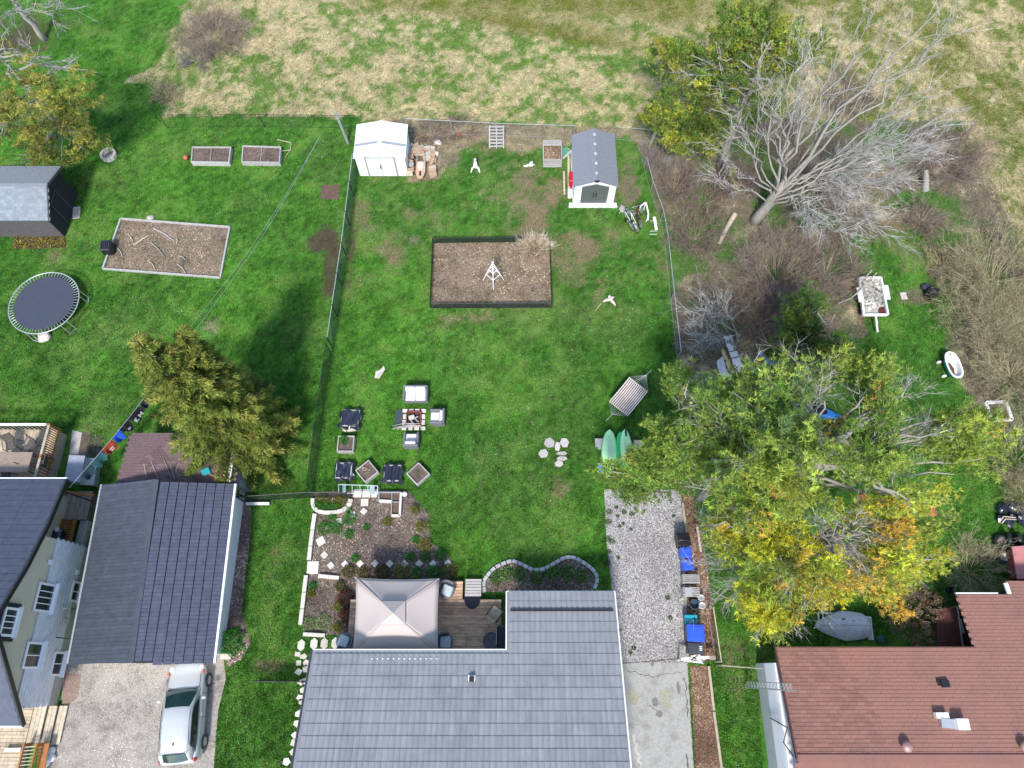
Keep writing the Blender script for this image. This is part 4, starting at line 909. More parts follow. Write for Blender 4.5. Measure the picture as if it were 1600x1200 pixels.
for k, lab in ((0, 'left'), (.35, 'right')):
    g = MB(); g.tube([ca.lerp(cb_, i / 14) + V((k * i / 14, 0, -.5 * math.sin(math.pi * i / 14))) for i in range(15)], .008, 4); single('overhead_wire', g, M_greyrail, 'thin overhead wire crossing the left lawn, %s of the pair' % lab, 'wire')

# mesh-fenced vegetable plot
Vb = [at(677, 380), at(858, 378), at(862, 481), at(673, 482)]
mb = MB(); mb.poly([p + V((0, 0, .008)) for p in Vb]); struct('vegetable_plot', mb, M_sand)
chips('dead_stalks', Vb, 5000, [(.4, .32, .22), (.25, .17, .12), (.16, .11, .08), (.12, .13, .04)], .035, .01)
fence('plot_fence', 'low black mesh fence around the brown vegetable plot', [Vb[0], Vb[1], Vb[2], Vb[3], Vb[0]], .55, M_blackmesh, mat('dark_green_post', (.012, .04, .03), .5), post=1.35, gap=.045, wire=.011, pr=.018)
ob_ = thing('obelisk_trellis', 'white pyramid plant trellis standing in the fenced vegetable plot', 'trellis', at(772, 440))
c = at(771, 438); apex = V((c.x, c.y + .1, 1.75)); feet = [c + V((.62 * math.cos(a), .62 * math.sin(a), 0)) for a in (-math.pi / 2, 0, math.pi / 2, math.pi)]
for f_ in feet: g = MB(); g.tube([f_, apex], .025, 6); obj('leg', g, M_whitev, ob_)
for k in (.35, .6, .8):
    for i in range(4): g = MB(); g.tube([feet[i].lerp(apex, k), feet[(i + 1) % 4].lerp(apex, k)], .02, 5); obj('rail', g, M_whitev, ob_)
g = MB(); g.blob(apex, (.08, .08, .1), 1, 8, 6, 0); obj('finial', g, M_white, ob_, True)

# ------------------------------------------------------------------ left lawn things
def raised_bed(label, quad, h, frame_mt, soil_mt, w=.06, name='raised_bed', group=None, divider=None, soilz=.75, nchip=300):
    q = [V((p.x, p.y, 0)) for p in quad]; c = sum(q, V()) / 4; t = thing(name, label, 'raised bed', c, group)
    for i in range(4):
        a, b = q[i], q[(i + 1) % 4]; d = (b - a).normalized(); nn = V((-d.y, d.x, 0)); 
        if nn.dot(c - a) < 0: nn = -nn
        g = MB(); e = w * .5 if i % 2 else -w * .5 + 0
        g.beam(a + nn * w / 2 + d * (w if i % 2 else 0) + V((0, 0, h / 2)), b + nn * w / 2 - d * (w if i % 2 else 0) + V((0, 0, h / 2)), w, h); obj('side_board', g, frame_mt, t)
    ins = [p + (c - p).normalized() * w * 1.0 for p in q]
    g = MB(); g.prism([p + V((0, 0, .002)) for p in ins], h * soilz); obj('soil', g, soil_mt, t)
    if divider is not None:
        a = q[0].lerp(q[1], divider); b = q[3].lerp(q[2], divider); g = MB(); g.beam(a + V((0, 0, h - .03)), b + V((0, 0, h - .03)), .03, .05); obj('divider', g, frame_mt, t)
    if nchip: chips('mulch', ins, nchip, [(.2, .12, .1), (.12, .07, .06), (.28, .2, .16)], .03, h * soilz + .003, parent=t)
    return t
def quadpx(pts, z): return [V((p.x, p.y, 0)) for p in P(pts, z)]
raised_bed('left raised bed with grey boards and brown mulch near the field fence', quadpx([(300, 229), (361, 229), (358, 254), (298, 253)], .35), .35, M_greywood, M_mulch, divider=.5, nchip=500)
raised_bed('right raised bed with grey boards and brown mulch near the field fence', quadpx([(379, 227), (439, 229), (437, 254), (377, 253)], .35), .35, M_greywood, M_mulch, divider=.5, nchip=500)
def px_ball(name, px, py, r, mt, label, cat, z=0, flat=1, seed=1):
    q = at(px, py); g = MB(); g.blob((q.x, q.y, z + r * flat), (r, r, r * flat), seed, 12, 8, .03); return single(name, g, mt, label, cat, smooth=True)
px_ball('flower_pot', 292, 249, .16, mat('terracotta', (.42, .14, .07), .8), 'small terracotta pot at the left end of the left raised bed', 'pot')
t = thing('tomato_frame', 'pale bent stick frame lying right of the right raised bed', 'frame', at(448, 230))
for a, b in (((433, 218), (455, 223)), ((455, 223), (454, 231)), ((440, 236), (455, 234)), ((455, 231), (446, 246)), ((436, 226), (437, 233))):
    g = MB(); g.tube([at(*a, .06), at(*b, .1)], .022, 5); obj('stick', g, M_palewood, t)
t = thing('fire_ring', 'round pale stone fire ring with ashes near the yellow tree', 'fire ring', at(171, 244)); c = at(171, 244)
for k in range(12):
    a0, a1 = 2 * math.pi * k / 12 + .03, 2 * math.pi * (k + 1) / 12 - .03; g = MB()
    pts = [c + V((r * math.cos(a), r * math.sin(a), 0)) for r, a in ((.36, a0), (.50, a0), (.50, a1), (.36, a1))]; g.prism(pts, .24); obj('stone', g, M_slab, t)
g = MB(); g.lathe(c, [(.355, .01), (.355, .08), (.1, .10)], 14); obj('ash', g, M_stone, t); g = MB(); g.tube([c + V((-.2, -.1, .12)), c + V((.15, .2, .16))], .05, 6); obj('log', g, M_bark2, t)
# timber edged sandy plot
tp = thing('timber_edging', 'pale timber edging around the large sandy plot on the left lawn', 'edging', at(260, 388))
mb = MB(); mb.poly([V((p.x, p.y, .008)) for p in PLOT]); struct('sandy_plot', mb, M_sand)
chips('plot_stubble', PLOT, 5000, [(.42, .34, .26), (.3, .22, .17), (.18, .12, .09), (.09, .13, .03)], .03, .01)
for i in range(4): g = MB(); a, b = PLOT[i], PLOT[(i + 1) % 4]; g.beam(a + V((0, 0, .07)), b + V((0, 0, .07)), .09, .14); obj('timber', g, M_greywood, tp)
for i, (a, b) in enumerate((((240, 357), (272, 376)), ((209, 383), (232, 368)), ((236, 379), (258, 403)), ((200, 365), (209, 382)), ((184, 388), (191, 401)), ((232, 407), (243, 422)), ((278, 413), (290, 427)), ((276, 372), (276, 381)), ((280, 400), (290, 406)))):
    g = MB(); A_, B_ = at(*a, .05), at(*b, .08); mid = A_.lerp(B_, .5) + V((.04, .05, .03)); g.tube([A_, mid, B_], [.035, .03, .02], 5)
    single('stick', g, M_palewood if i % 2 else M_greywood, 'stick lying on the sandy plot, ' + ['long one nearest the back edge', 'pale one left of the middle', 'long dark one in the middle', 'thin one touching the left pale stick', 'short one just right of the black bin', 'short one at the front edge left of centre',
           'short one at the front edge right of centre', 'tiny one under the end of the longest stick', 'small forked one right of centre'][i], 'stick', 'sticks on the sandy plot')
t = thing('compost_bin', 'small black ribbed bin standing on the left edge of the sandy plot', 'bin', at(172, 393)); q = at(173, 392)
g = MB(); g.cbox((q.x, q.y, .32), (.62, .7, .64), .06, .1); obj('body', g, M_black, t)
for k in range(5): g = MB(); g.box((q.x - .22 + k * .11, q.y, .655), (.05, .6, .03), .1); obj('lid_rib', g, mat('black_rib', (.04, .04, .06), .4), t)
# trampoline
Tt = thing('trampoline', 'round trampoline with a dark mat on the left lawn', 'trampoline', at(76, 477)); c = at(69, 473, .85); c.z = 0
rx, ry = 1.92, 1.96
def el(r, a, z): return c + V((rx * r * math.cos(a), ry * r * math.sin(a), z))
g = MB(); n = 40; g.add([el(.86, 2 * math.pi * k / n, .86) for k in range(n)] + [el(.86, 2 * math.pi * k / n, .85) for k in range(n)], [tuple(range(n)), tuple(range(2 * n - 1, n - 1, -1))] + [(k, k + n, (k + 1) % n + n, (k + 1) % n) for k in range(n)])
obj('jumping_mat', g, mat('trampoline_mat', (.05, .06, .085), .75, .08, 2), Tt)
g = MB(); g.tube([el(1, 2 * math.pi * k / 40, .87) for k in range(41)], .032, 6, False); obj('rim', g, M_galv, Tt, True)
for k in range(64): g = MB(); a = 2 * math.pi * k / 64; g.tube([el(.865, a, .862), el(.985, a, .87)], .016, 4); obj('spring', g, M_galv, Tt)
for k in range(6):
    a = 2 * math.pi * (k + .3) / 6; g = MB(); g.tube([el(1, a - .1, .86), el(1.04, a - .1, .03), el(1.04, a + .1, .03), el(1, a + .1, .86)], .028, 6); obj('leg', g, M_galv, Tt)
q = at(71, 528); g = MB(); g.blob((q.x, q.y, .12), (.36, .34, .2), 5, 9, 6, .18); single('rock', g, M_rock, 'pale boulder on the grass just below the trampoline', 'rock', smooth=True)
q = at(236, 341); g = MB(); g.blob((q.x, q.y, .05), (.25, .2, .1), 6, 8, 5, .2); single('rock', g, M_stone, 'small grey stone touching the back edge of the sandy plot', 'rock', smooth=True)

# upper deck with railing and patio set (left edge)
Dk = thing('upper_deck', 'pale wooden deck with railings behind the gabled house', 'deck', at(40, 710)); dz = .75
A, B, Cc_, D_ = at(-60, 672, dz), at(94, 672, dz), at(80, 747, dz), at(-60, 747, dz)
yA_, yB_ = A.y, 8.3; xR_, xL_ = B.x, -30.5
nb = int((xR_ - xL_) / .15); bo = MB(); bo.box((0, 0, 0), (.138, yA_ - yB_, .04)); tiles(Dk, 'deck_board', bo, [Matrix.Translation((xR_ - .075 - i * .15, (yA_ + yB_) / 2, dz)) for i in range(nb)], M_deckpale)
g = MB(); g.box(((xR_ + xL_) / 2, (yA_ + yB_) / 2, dz / 2 - .03), (xR_ - xL_ - .1, yA_ - yB_ - .1, dz - .06)); obj('deck_frame', g, M_wood, Dk)
def railing(t, a, b, h, nbal, m_rail, m_bal, wtop=.12):
    a, b = V(a), V(b); up = V((0, 0, 1)); g = MB(); g.beam(a + up * h, b + up * h, wtop, .05); obj('handrail', g, m_rail, t)
    g = MB(); g.beam(a + up * .12, b + up * .12, .05, .08); obj('bottom_rail', g, m_bal, t)
    for p in (a, b): g = MB(); g.beam(p, p + up * (h + .04), .1, .1, V((0, 1, 0))); obj('newel_post', g, m_bal, t)
    for i in range(nbal): p = a.lerp(b, (i + .5) / nbal); g = MB(); g.beam(p + up * .14, p + up * (h - .03), .04, .04, V((0, 1, 0))); obj('baluster', g, m_bal, t)
railing(Dk, (xR_ + .02, yA_ - .02, dz), (xR_ + .02, yA_ - 1.65, dz), .95, 14, M_palewood, M_orangewood)
railing(Dk, (xR_ + .02, yA_ - 1.75, dz), (xR_ + .02, yB_, dz), .95, 10, M_palewood, M_orangewood)
railing(Dk, (xL_, yA_ - .02, dz), (xR_ - .1, yA_ - .02, dz), .95, 30, M_white, M_wood)
def table_rect(label, c, L, W_, h, top_m, leg_m, rz=0):
    t = thing('patio_table', label, 'table', (0, 0, 0)); g = MB(); g.cbox((0, 0, h), (L, W_, .04), .015); obj('tabletop', g, top_m, t)
    for sx in (-1, 1):
        for sy in (-1, 1): g = MB(); g.tube([(sx * (L / 2 - .1), sy * (W_ / 2 - .1), 0), (sx * (L / 2 - .12), sy * (W_ / 2 - .12), h)], .022, 6); obj('leg', g, leg_m, t)
    g = MB(); g.tube([(0, 0, h), (.35, -.12, h + .06)], .02, 5); obj('folded_pole', g, leg_m, t)
    t.location = c; t.rotation_euler = (0, 0, rz); return t
q = at(20, 722, dz + .72)
table_rect('rectangular brown glass patio table on the upper deck', (q.x, q.y, dz + .02), 1.75, 1.05, .70, mat('bronze_glass', (.30, .235, .18), .3), M_darkmetal)
def patio_chair(seat_m, fr_m):
    t = thing('patio_chair', 'sling chair', 'chair', (0, 0, 0)); g = MB(); g.cbox((0, 0, .42), (.5, .5, .03), .01); obj('seat', g, seat_m, t)
    g = MB(); g.beam((0, .25, .44), (0, .38, .95), .5, .03, V((1, 0, 0))); g = MB(); g.slab([V((-.25, .25, .44)), V((.25, .25, .44)), V((.25, .4, .95)), V((-.25, .4, .95))], .03); obj('backrest', g, seat_m, t)
    for sx in (-1, 1):
        g = MB(); g.tube([(sx * .28, -.25, 0), (sx * .28, -.22, .62), (sx * .28, .28, .64), (sx * .27, .42, .97)], .02, 5); obj('arm_frame', g, fr_m, t); g = MB(); g.tube([(sx * .27, .3, 0), (sx * .27, .2, .42)], .02, 5); obj('leg', g, fr_m, t)
    return t
M_sling = mat('sling_fabric', (.10, .09, .08), .7)
pc = patio_chair(M_sling, M_darkmetal)
for i, (px, py, rz_, lab) in enumerate(((17, 695, 0.35, 'dark sling chair on the upper deck behind the table, left one'), (47, 697, -.5, 'dark sling chair on the upper deck behind the table, right one'), (66, 722, -1.6, 'dark sling chair on the upper deck at the right end of the table'), (8, 745, 3.0, 'dark sling chair on the upper deck between table and roof gutter'))):
    q = at(px, py, dz + .45); L_ = (q.x, q.y, dz + .02)
    if i == 0: pc.location = L_; pc.rotation_euler = (0, 0, rz_); pc['label'] = lab
    else: dup(pc, L_, rz_, lab)
    if i == 0: pc['group'] = 'chairs on the upper deck'
for o in bpy.data.objects:
    if o.name.startswith('patio_chair'): o['group'] = 'chairs on the upper deck'
ut = thing('deck_box', 'grey lidded storage box right of the upper deck', 'storage box', at(125, 735)); q4 = P([(108, 711), (133, 712), (125, 753), (100, 751)], 1.1)
g = MB(); g.slab(q4, .08); obj('lid', g, mat('blue_grey_lid', (.30, .32, .38), .5), ut)
zz = [V((p.x, p.y, 0)) for p in q4]; zz[1].x += 0; g = MB(); g.prism([V((zz[0].x + .05, zz[0].y - .04, 0)), V((zz[1].x - .03, zz[1].y - .04, 0)), V((zz[2].x - .03, zz[2].y + .04, 0)), V((zz[3].x + .05, zz[3].y + .04, 0))], 1.0); obj('case', g, M_greyboards if False else M_block, ut)
u2 = thing('deck_box', 'low light grey cabinet between the storage box and the lawn', 'cabinet', at(140, 738)); g = MB(); g.prism(P([(134, 716), (152, 718), (146, 758), (127, 756)], .45)[:0] + [V((p.x, p.y, 0)) for p in P([(133, 716), (151, 717), (145, 757), (126, 756)], .5)], .5); obj('case', g, M_galv, u2)
g = MB(); g.slab([p for p in P([(132, 715), (152, 716), (146, 758), (125, 757)], .56)], .05); obj('lid', g, M_block, u2)
g = MB(); g.poly([p for p in P([(113, 672), (128, 676), (122, 711), (108, 710)], .01)]); struct('patio_slab', g, M_stone)
mb = MB(); mb.poly(P([(128, 674), (160, 682), (162, 706), (155, 718), (122, 712)], .009)); struct('small_bed', mb, M_mulch)

# walkway and stairs between the house and garage
Wk = thing('side_walkway', 'brown wooden walkway between the gabled house and garage', 'walkway', at(115, 800)); zq = .5
ya_, yb_ = at(115, 768, zq).y, at(115, 812, zq).y; bo = MB(); bo.box((0, 0, 0), (.235, ya_ - yb_, .05)); xs0 = at(92, 795, zq).x
tiles(Wk, 'plank', bo, [Matrix.Translation((xs0 + .13 + i * .255, (ya_ + yb_) / 2, zq)) for i in range(6)], M_wood)
g = MB(); g.box((xs0 + .78, (ya_ + yb_) / 2, .22), (1.4, ya_ - yb_ - .1, .42)); obj('frame', g, M_bark2, Wk)
g = MB(); g.beam(at(95, 768, zq + .05), at(146, 774, zq + .05), .14, .08); obj('edge_board', g, M_orangewood, Wk); g = MB(); g.beam(at(88, 764, 1.2), at(146, 784, 1.2), .08, .06); obj('rail', g, M_darkmetal, Wk)
St = thing('side_stairs', 'narrow orange wooden stairs beside the gabled house', 'stairs', at(105, 835)); y1_, y0_ = at(105, 812, .5).y, 5.5
for s, xx in ((0, at(97, 825, .5).x), (1, at(117, 825, .5).x)): g = MB(); g.beam((xx, y1_, .62), (xx, y0_, .62), .08, .16); obj('stringer', g, M_orangewood, St)
xx0, xx1 = at(98, 825, .5).x + .05, at(117, 825, .5).x - .05; bo = MB(); bo.box((0, 0, 0), (xx1 - xx0, .07, .04)); tiles(St, 'baluster', bo, [Matrix.Translation(((xx0 + xx1) / 2, y0_ + .08 + i * .115, .60)) for i in range(int((y1_ - y0_) / .115))], M_orangewood)
g = MB(); g.box((xx1 + .32, (y1_ + y0_) / 2, .15), (.42, y1_ - y0_, .3)); single('stone_slab', g, M_stone, 'long grey slab between the orange stairs and the garage', 'slab')
g = MB(); q = at(76, 835, 1.2); g.cbox((q.x + .1, 6.05, .55), (.75, .7, 1.1), .1); t_ = single('covered_barbecue', g, M_tarp, 'black covered barbecue in the corner beside the orange stairs', 'barbecue')
g = MB(); q = at(87, 827, 1.2); g.blob((q.x, q.y, 1.12), (.13, .11, .08), 3); single('white_bowl', g, M_white, 'small white bowl lying on the black covered barbecue', 'bowl', smooth=True)

# front deck, lower left
Fd = thing('front_deck', 'pale front deck at the bottom left corner by the driveway', 'deck', at(30, 1150)); dz2 = .45
yT, yBm = -1.5, -5.2; x0_, x1_ = -24, at(42, 1150, dz2).x
bo = MB(); bo.box((0, 0, 0), (x1_ - x0_, .135, .04)); tiles(Fd, 'deck_board', bo, [Matrix.Translation(((x0_ + x1_) / 2, yT - .07 - i * .147, dz2)) for i in range(int((yT - yBm) / .147))], M_deckpale)
g = MB(); g.box(((x0_ + x1_) / 2, (yT + yBm) / 2, dz2 / 2 - .02), (x1_ - x0_ - .1, yT - yBm - .1, dz2 - .05)); obj('frame', g, M_wood, Fd)
x2_ = at(96, 1140, .2).x; w_ = (x2_ - x1_) / 7; yq = at(70, 1160, .3).y
bo = MB(); bo.box((0, 0, 0), (w_ * .93, yT - yq + .1, .045))
tiles(Fd, 'step_board', bo, [Matrix.Translation((x1_ + w_ * (i + .5), (yT + yq) / 2 - .05, .40 - .15 * (i // 2.4))) for i in range(7)], M_palewood)
g = MB(); g.box(((x1_ + x2_) / 2, (yT + yq) / 2 - .05, .05), (x2_ - x1_ - .05, yT - yq, .1)); obj('step_frame', g, M_wood, Fd)
Sr = thing('step_railing', 'orange stained railing beside the pale front deck steps', 'railing', at(55, 1170)); xa_, xb2 = at(37, 1170, .9).x, at(57, 1170, .9).x; yy0, yy1 = at(50, 1163, .7).y, -5.0
for xx in (xa_, xb2): g = MB(); g.beam((xx, yy0, .95), (xx, yy1, .95), .07, .08); obj('rail', g, M_orangewood, Sr); g = MB(); g.beam((xx, yy0, 0), (xx, yy0, 1.0), .1, .1, V((0, 1, 0))); obj('post', g, M_orangewood, Sr)
for i in range(12): g = MB(); yv = yy0 - .1 - i * .14; g.beam((xa_, yv, .9), (xb2, yv + .04, .9), .04, .05); obj('baluster', g, M_palewood, Sr)
g = MB(); q4 = P([(60, 1163), (77, 1161), (70, 1199), (56, 1230)], .55); g.slab(q4, .05); obj('side_panel', g, M_orangewood, Sr)
g = MB(); g.beam(at(8, 1172, .62), at(33, 1171, .62), .14, .1); single('light_tube', g, M_white, 'short white tube lying on the pale front deck', 'tube')
for i, (px, py, r, lab) in enumerate(((83, 1172, .17, 'uppermost white stone beside the orange railing'), (81, 1184, .22, 'largest white stone beside the orange railing'), (75, 1192, .14, 'lowest small white stone beside the orange railing'))):
    q = at(px, py); g = MB(); g.blob((q.x, q.y, r * .5), (r, r * .9, r * .6), i + 3, 8, 6, .15); single('rock', g, M_white, lab, 'stone', smooth=True)

# clothes line
LA, LB = at(108, 762, 2.3), at(236, 608, 2.3)
g = MB(); g.tube([LA.lerp(LB, i / 10) - V((0, 0, .12 * math.sin(math.pi * i / 10))) for i in range(11)], .012, 5); single('clothes_line', g, M_galv, 'thin clothes line stretched from the deck to the spruce tree', 'clothes line')
g = MB(); g.tube([V((LB.x, LB.y, 0)), V((LB.x, LB.y, 2.35))], .035, 6); single('clothes_post', g, M_darkmetal, 'dark post at the far end of the clothes line', 'post')
def lp(f): return LA.lerp(LB, f) - V((0, 0, .12 * math.sin(math.pi * f)))
def cloth(name, f0, f1, drop, mt, label, seed, prnt=None):
    t = thing(name, label, 'clothing', lp((f0 + f1) / 2)); a, b = lp(f0), lp(f1); d = (b - a).normalized(); nn = V((d.y, -d.x, 0)).normalized(); rr = random.Random(seed)
    g = MB(); nu, nv = 10, 8; ph = rr.uniform(0, 6)
    for side in (1, -1):
        for j in range(nv + 1):
            for i in range(nu + 1):
                u, v = i / nu, j / nv; dl = drop * (1 - .12 * abs(math.sin(u * 5 + ph)) * v) * (1.0 if .18 < u < .82 or name != 'shirt' else .55)
                p = a.lerp(b, u + (.04 * math.sin(v * 4 + ph))) - V((0, 0, dl * v)) + nn * (side * (.02 + .05 * v) + .07 * math.sin(u * 9 + ph) * v + .10 * v); g.v.append(tuple(p))
        o = 0 if side == 1 else (nu + 1) * (nv + 1)
        for j in range(nv):
            for i in range(nu): k = o + j * (nu + 1) + i; g.f.append((k, k + 1, k + nu + 2, k + nu + 1) if side == 1 else (k + nu + 1, k + nu + 2, k + 1, k))
    obj('cloth', g, mt, t, True)
    return t, a, b, d, nn
M_cl = {k: mat('cloth_' + k, c, .9, .12, 8) for k, c in dict(black=(.012, .012, .018), navy=(.015, .018, .04), blue=(.02, .10, .55), red=(.38, .05, .025), teal=(.03, .11, .12), green=(.04, .25, .17), slate=(.02, .05, .07), white=(.75, .75, .75), purple=(.4, .36, .5)).items()}
cloth('shirt', .11, .23, .62, M_cl['slate'], 'dark slate trousers hanging at the house end of the clothes line', 1)
cloth('shirt', .23, .36, .62, M_cl['teal'], 'teal shirt hanging next to the slate trousers on the line', 2)
t_, a_, b2_, d_, n_ = cloth('shirt', .37, .48, .62, M_cl['red'], 'brick red shirt hanging between teal and blue shirts', 3)
cloth('shirt', .49, .58, .6, M_cl['blue'], 'bright blue shirt hanging on the clothes line', 4)
t5 = cloth('shirt', .585, .685, .6, M_cl['black'], 'black shirt with an oval badge hanging beside the blue shirt', 5)
t6 = cloth('shirt', .69, .83, .62, M_cl['black'], 'black shirt with bold white letters hanging on the clothes line', 6)
cloth('shirt', .84, .93, .6, M_cl['navy'], 'dark navy shirt hanging near the far end of the line', 7)
t8 = cloth('shirt', .935, .985, .5, M_cl['green'], 'small sea green shirt with pale stripes at the far end of the line', 8)
def flat_print(tt, polys, mt, k):
    t, a, b, d, nn = tt; mid = a.lerp(b, .5); g = MB(); dn = V((0, 0, -1)) + nn * .15; dn.normalize(); out_ = d.cross(dn); 
    if out_.dot(nn) < 0: out_ = -out_
    for poly in polys:
        pts = [mid + d * x + dn * y + nn * .17 for x, y in poly]; g.slab(pts, .004)
    return obj('print', g, mt, t)
def stroke(p, q, w=.045):
    dx, dy = q[0] - p[0], q[1] - p[1]; l = math.hypot(dx, dy); nx, ny = -dy / l * w / 2, dx / l * w / 2; return [(p[0] - nx, p[1] - ny), (q[0] - nx, q[1] - ny), (q[0] + nx, q[1] + ny), (p[0] + nx, p[1] + ny)]
flat_print(t6, [stroke((.02, .42), (.02, .18)), stroke((.02, .18), (.12, .36)), stroke((.12, .36), (.22, .18)), stroke((.22, .18), (.22, .42)), stroke((-.28, .2), (-.14, .2)), stroke((-.28, .2), (-.28, .4)), stroke((-.28, .31), (-.17, .31)), stroke((-.28, .42), (-.1, .42))], M_cl['white'], 0)
flat_print(t5, [[(.1 * math.cos(a) - 0, .3 + .075 * math.sin(a)) for a in [k * math.pi / 6 for k in range(12)]]], M_cl['purple'], 0)
flat_print(t8, [stroke((-.1, .12), (.1, .12)), stroke((-.1, .22), (.1, .22)), stroke((-.1, .32), (.1, .32))], M_cl['white'], 0)
flat_print((t_, a_, b2_, d_, n_), [stroke((-.12, .2), (.12, .2), .07), stroke((-.12, .34), (.1, .34), .05)], M_cl['white'], 0)
# ------------------------------------------------------------------ middle lawn: seats, fire pit, planters
def sofa(seats, W_, label, c, rz_, group=None):
    t = thing('garden_sofa' if seats > 1 else 'garden_armchair', label, 'sofa' if seats > 1 else 'armchair', (0, 0, 0), group); D_ = .78
    g = MB(); g.cbox((0, 0, .17), (W_ - .02, D_ - .02, .30), .02); obj('base', g, M_wicker, t)
    g = MB(); g.cbox((0, D_ / 2 - .05, .42), (W_, .10, .72), .03); obj('back_frame', g, M_wicker, t)
    for s in (-1, 1): g = MB(); g.cbox((s * (W_ / 2 - .05), -.06, .36), (.10, D_ - .1, .56), .03); obj('arm', g, M_wicker, t)
    w1 = (W_ - .22) / seats
    for i in range(seats):
        x = -W_ / 2 + .11 + w1 * (i + .5); g = MB(); g.cbox((x, -.09, .39), (w1 - .012, D_ - .24, .13), .04); obj('seat_cushion', g, M_fabric, t)
        g = MB(); g.cbox((0, 0, 0), (w1 - .015, .16, .44), .05); Mx = Matrix.Translation((x, D_ / 2 - .20, .62)) @ Matrix.Rotation(-.28, 4, 'X'); g.v = [tuple(Mx @ V(p)) for p in g.v]; obj('back_cushion', g, M_fabric, t)
    t.location = c; t.rotation_euler = (0, 0, rz_); return t
c = at(650, 617, .3); sofa(2, 1.32, 'two-seat grey sofa with pale cushions on the lawn above the fire pit', (c.x, c.y, 0), 0)
c = at(684, 653, .3); sofa(1, .80, 'grey armchair with pale cushion right of the fire pit', (c.x, c.y, 0), -math.pi / 2, 'armchairs around the fire pit')
c = at(643, 689, .3); sofa(1, .80, 'grey armchair with pale cushion below the fire pit', (c.x, c.y, 0), math.pi, 'armchairs around the fire pit')
c = at(624, 652); g = MB(); g.box((c.x, c.y, .02), (.44, .85, .04)); single('dark_mat', g, mat('slate_mat', (.05, .065, .075), .8), 'dark slate coloured mat on the grass left of the fire pit', 'mat')
fp = thing('fire_pit', 'square fire pit edged with pale pavers, filled with burnt wood', 'fire pit', at(647, 655)); c = at(647, 656)
hw = .56
for k, (dx, dy) in enumerate([(-1, 1), (-.33, 1), (.33, 1), (1, 1), (1, .33), (1, -.33), (1, -1), (.33, -1), (-.33, -1), (-1, -1), (-1, -.33), (-1, .33)]):
    g = MB(); g.cbox((c.x + dx * (hw - .06) + random.uniform(-.01, .01), c.y + dy * (hw - .06), .05), (.26 if abs(dy) == 1 else .2, .2 if abs(dy) == 1 else .26, .1), .015, random.uniform(-.06, .06)); obj('paver', g, M_slab, fp)
M_rust = mat('rusty_liner', (.22, .05, .035), .8, .3, 9)
for a, b in (((-.38, .38), (.38, .38)), ((.38, .38), (.38, -.38)), ((.38, -.38), (-.38, -.38)), ((-.38, -.38), (-.38, .38))): g = MB(); g.beam((c.x + a[0], c.y + a[1], .12), (c.x + b[0], c.y + b[1], .12), .06, .24); obj('liner_wall', g, M_rust, fp)
g = MB(); g.box((c.x, c.y, .03), (.72, .72, .05)); obj('ash', g, mat('ash', (.06, .05, .05), .95, .5, 12), fp)
g = MB(); g.cbox((c.x - .1, c.y + .06, .24), (.32, .24, .10), .03, .3); single('wood_block', g, M_slab, 'pale square block on top of the fire pit', 'block')
for i, (a, b) in enumerate((((-.25, -.02), (.05, -.32)), ((.0, .05), (.28, -.22)), ((-.1, -.1), (.25, .1)))): g = MB(); g.beam((c.x + a[0], c.y + a[1], .27), (c.x + b[0], c.y + b[1], .26), .05, .04); single('firewood', g, M_greywood, ['leftmost pale stick slanting across the fire pit', 'right pale stick slanting across the fire pit', 'pale stick lying flattest across the fire pit'][i], 'stick', 'loose sticks in the fire pit')
bb = thing('branch_bundle', 'bundle of long bare branches lying over the lower edge of the fire pit', 'branches', (c.x - .3, c.y - .42, .1)); rr = random.Random(2)
for i in range(16):
    y = c.y - .42 + rr.uniform(-.1, .1); z = .14 + rr.uniform(0, .14); x0_ = c.x - .95 + rr.uniform(-.2, .35); x1_ = c.x + .3 + rr.uniform(-.3, .1); g = MB(); g.tube([(x0_, y - .1 + rr.uniform(-.1, .08), z * .5), ((x0_ + x1_) / 2, y + rr.uniform(-.04, .04), z), (x1_, y + .04, z + .02)], [.01, .02, .022], 5); obj('branch', g, M_greywood, bb)

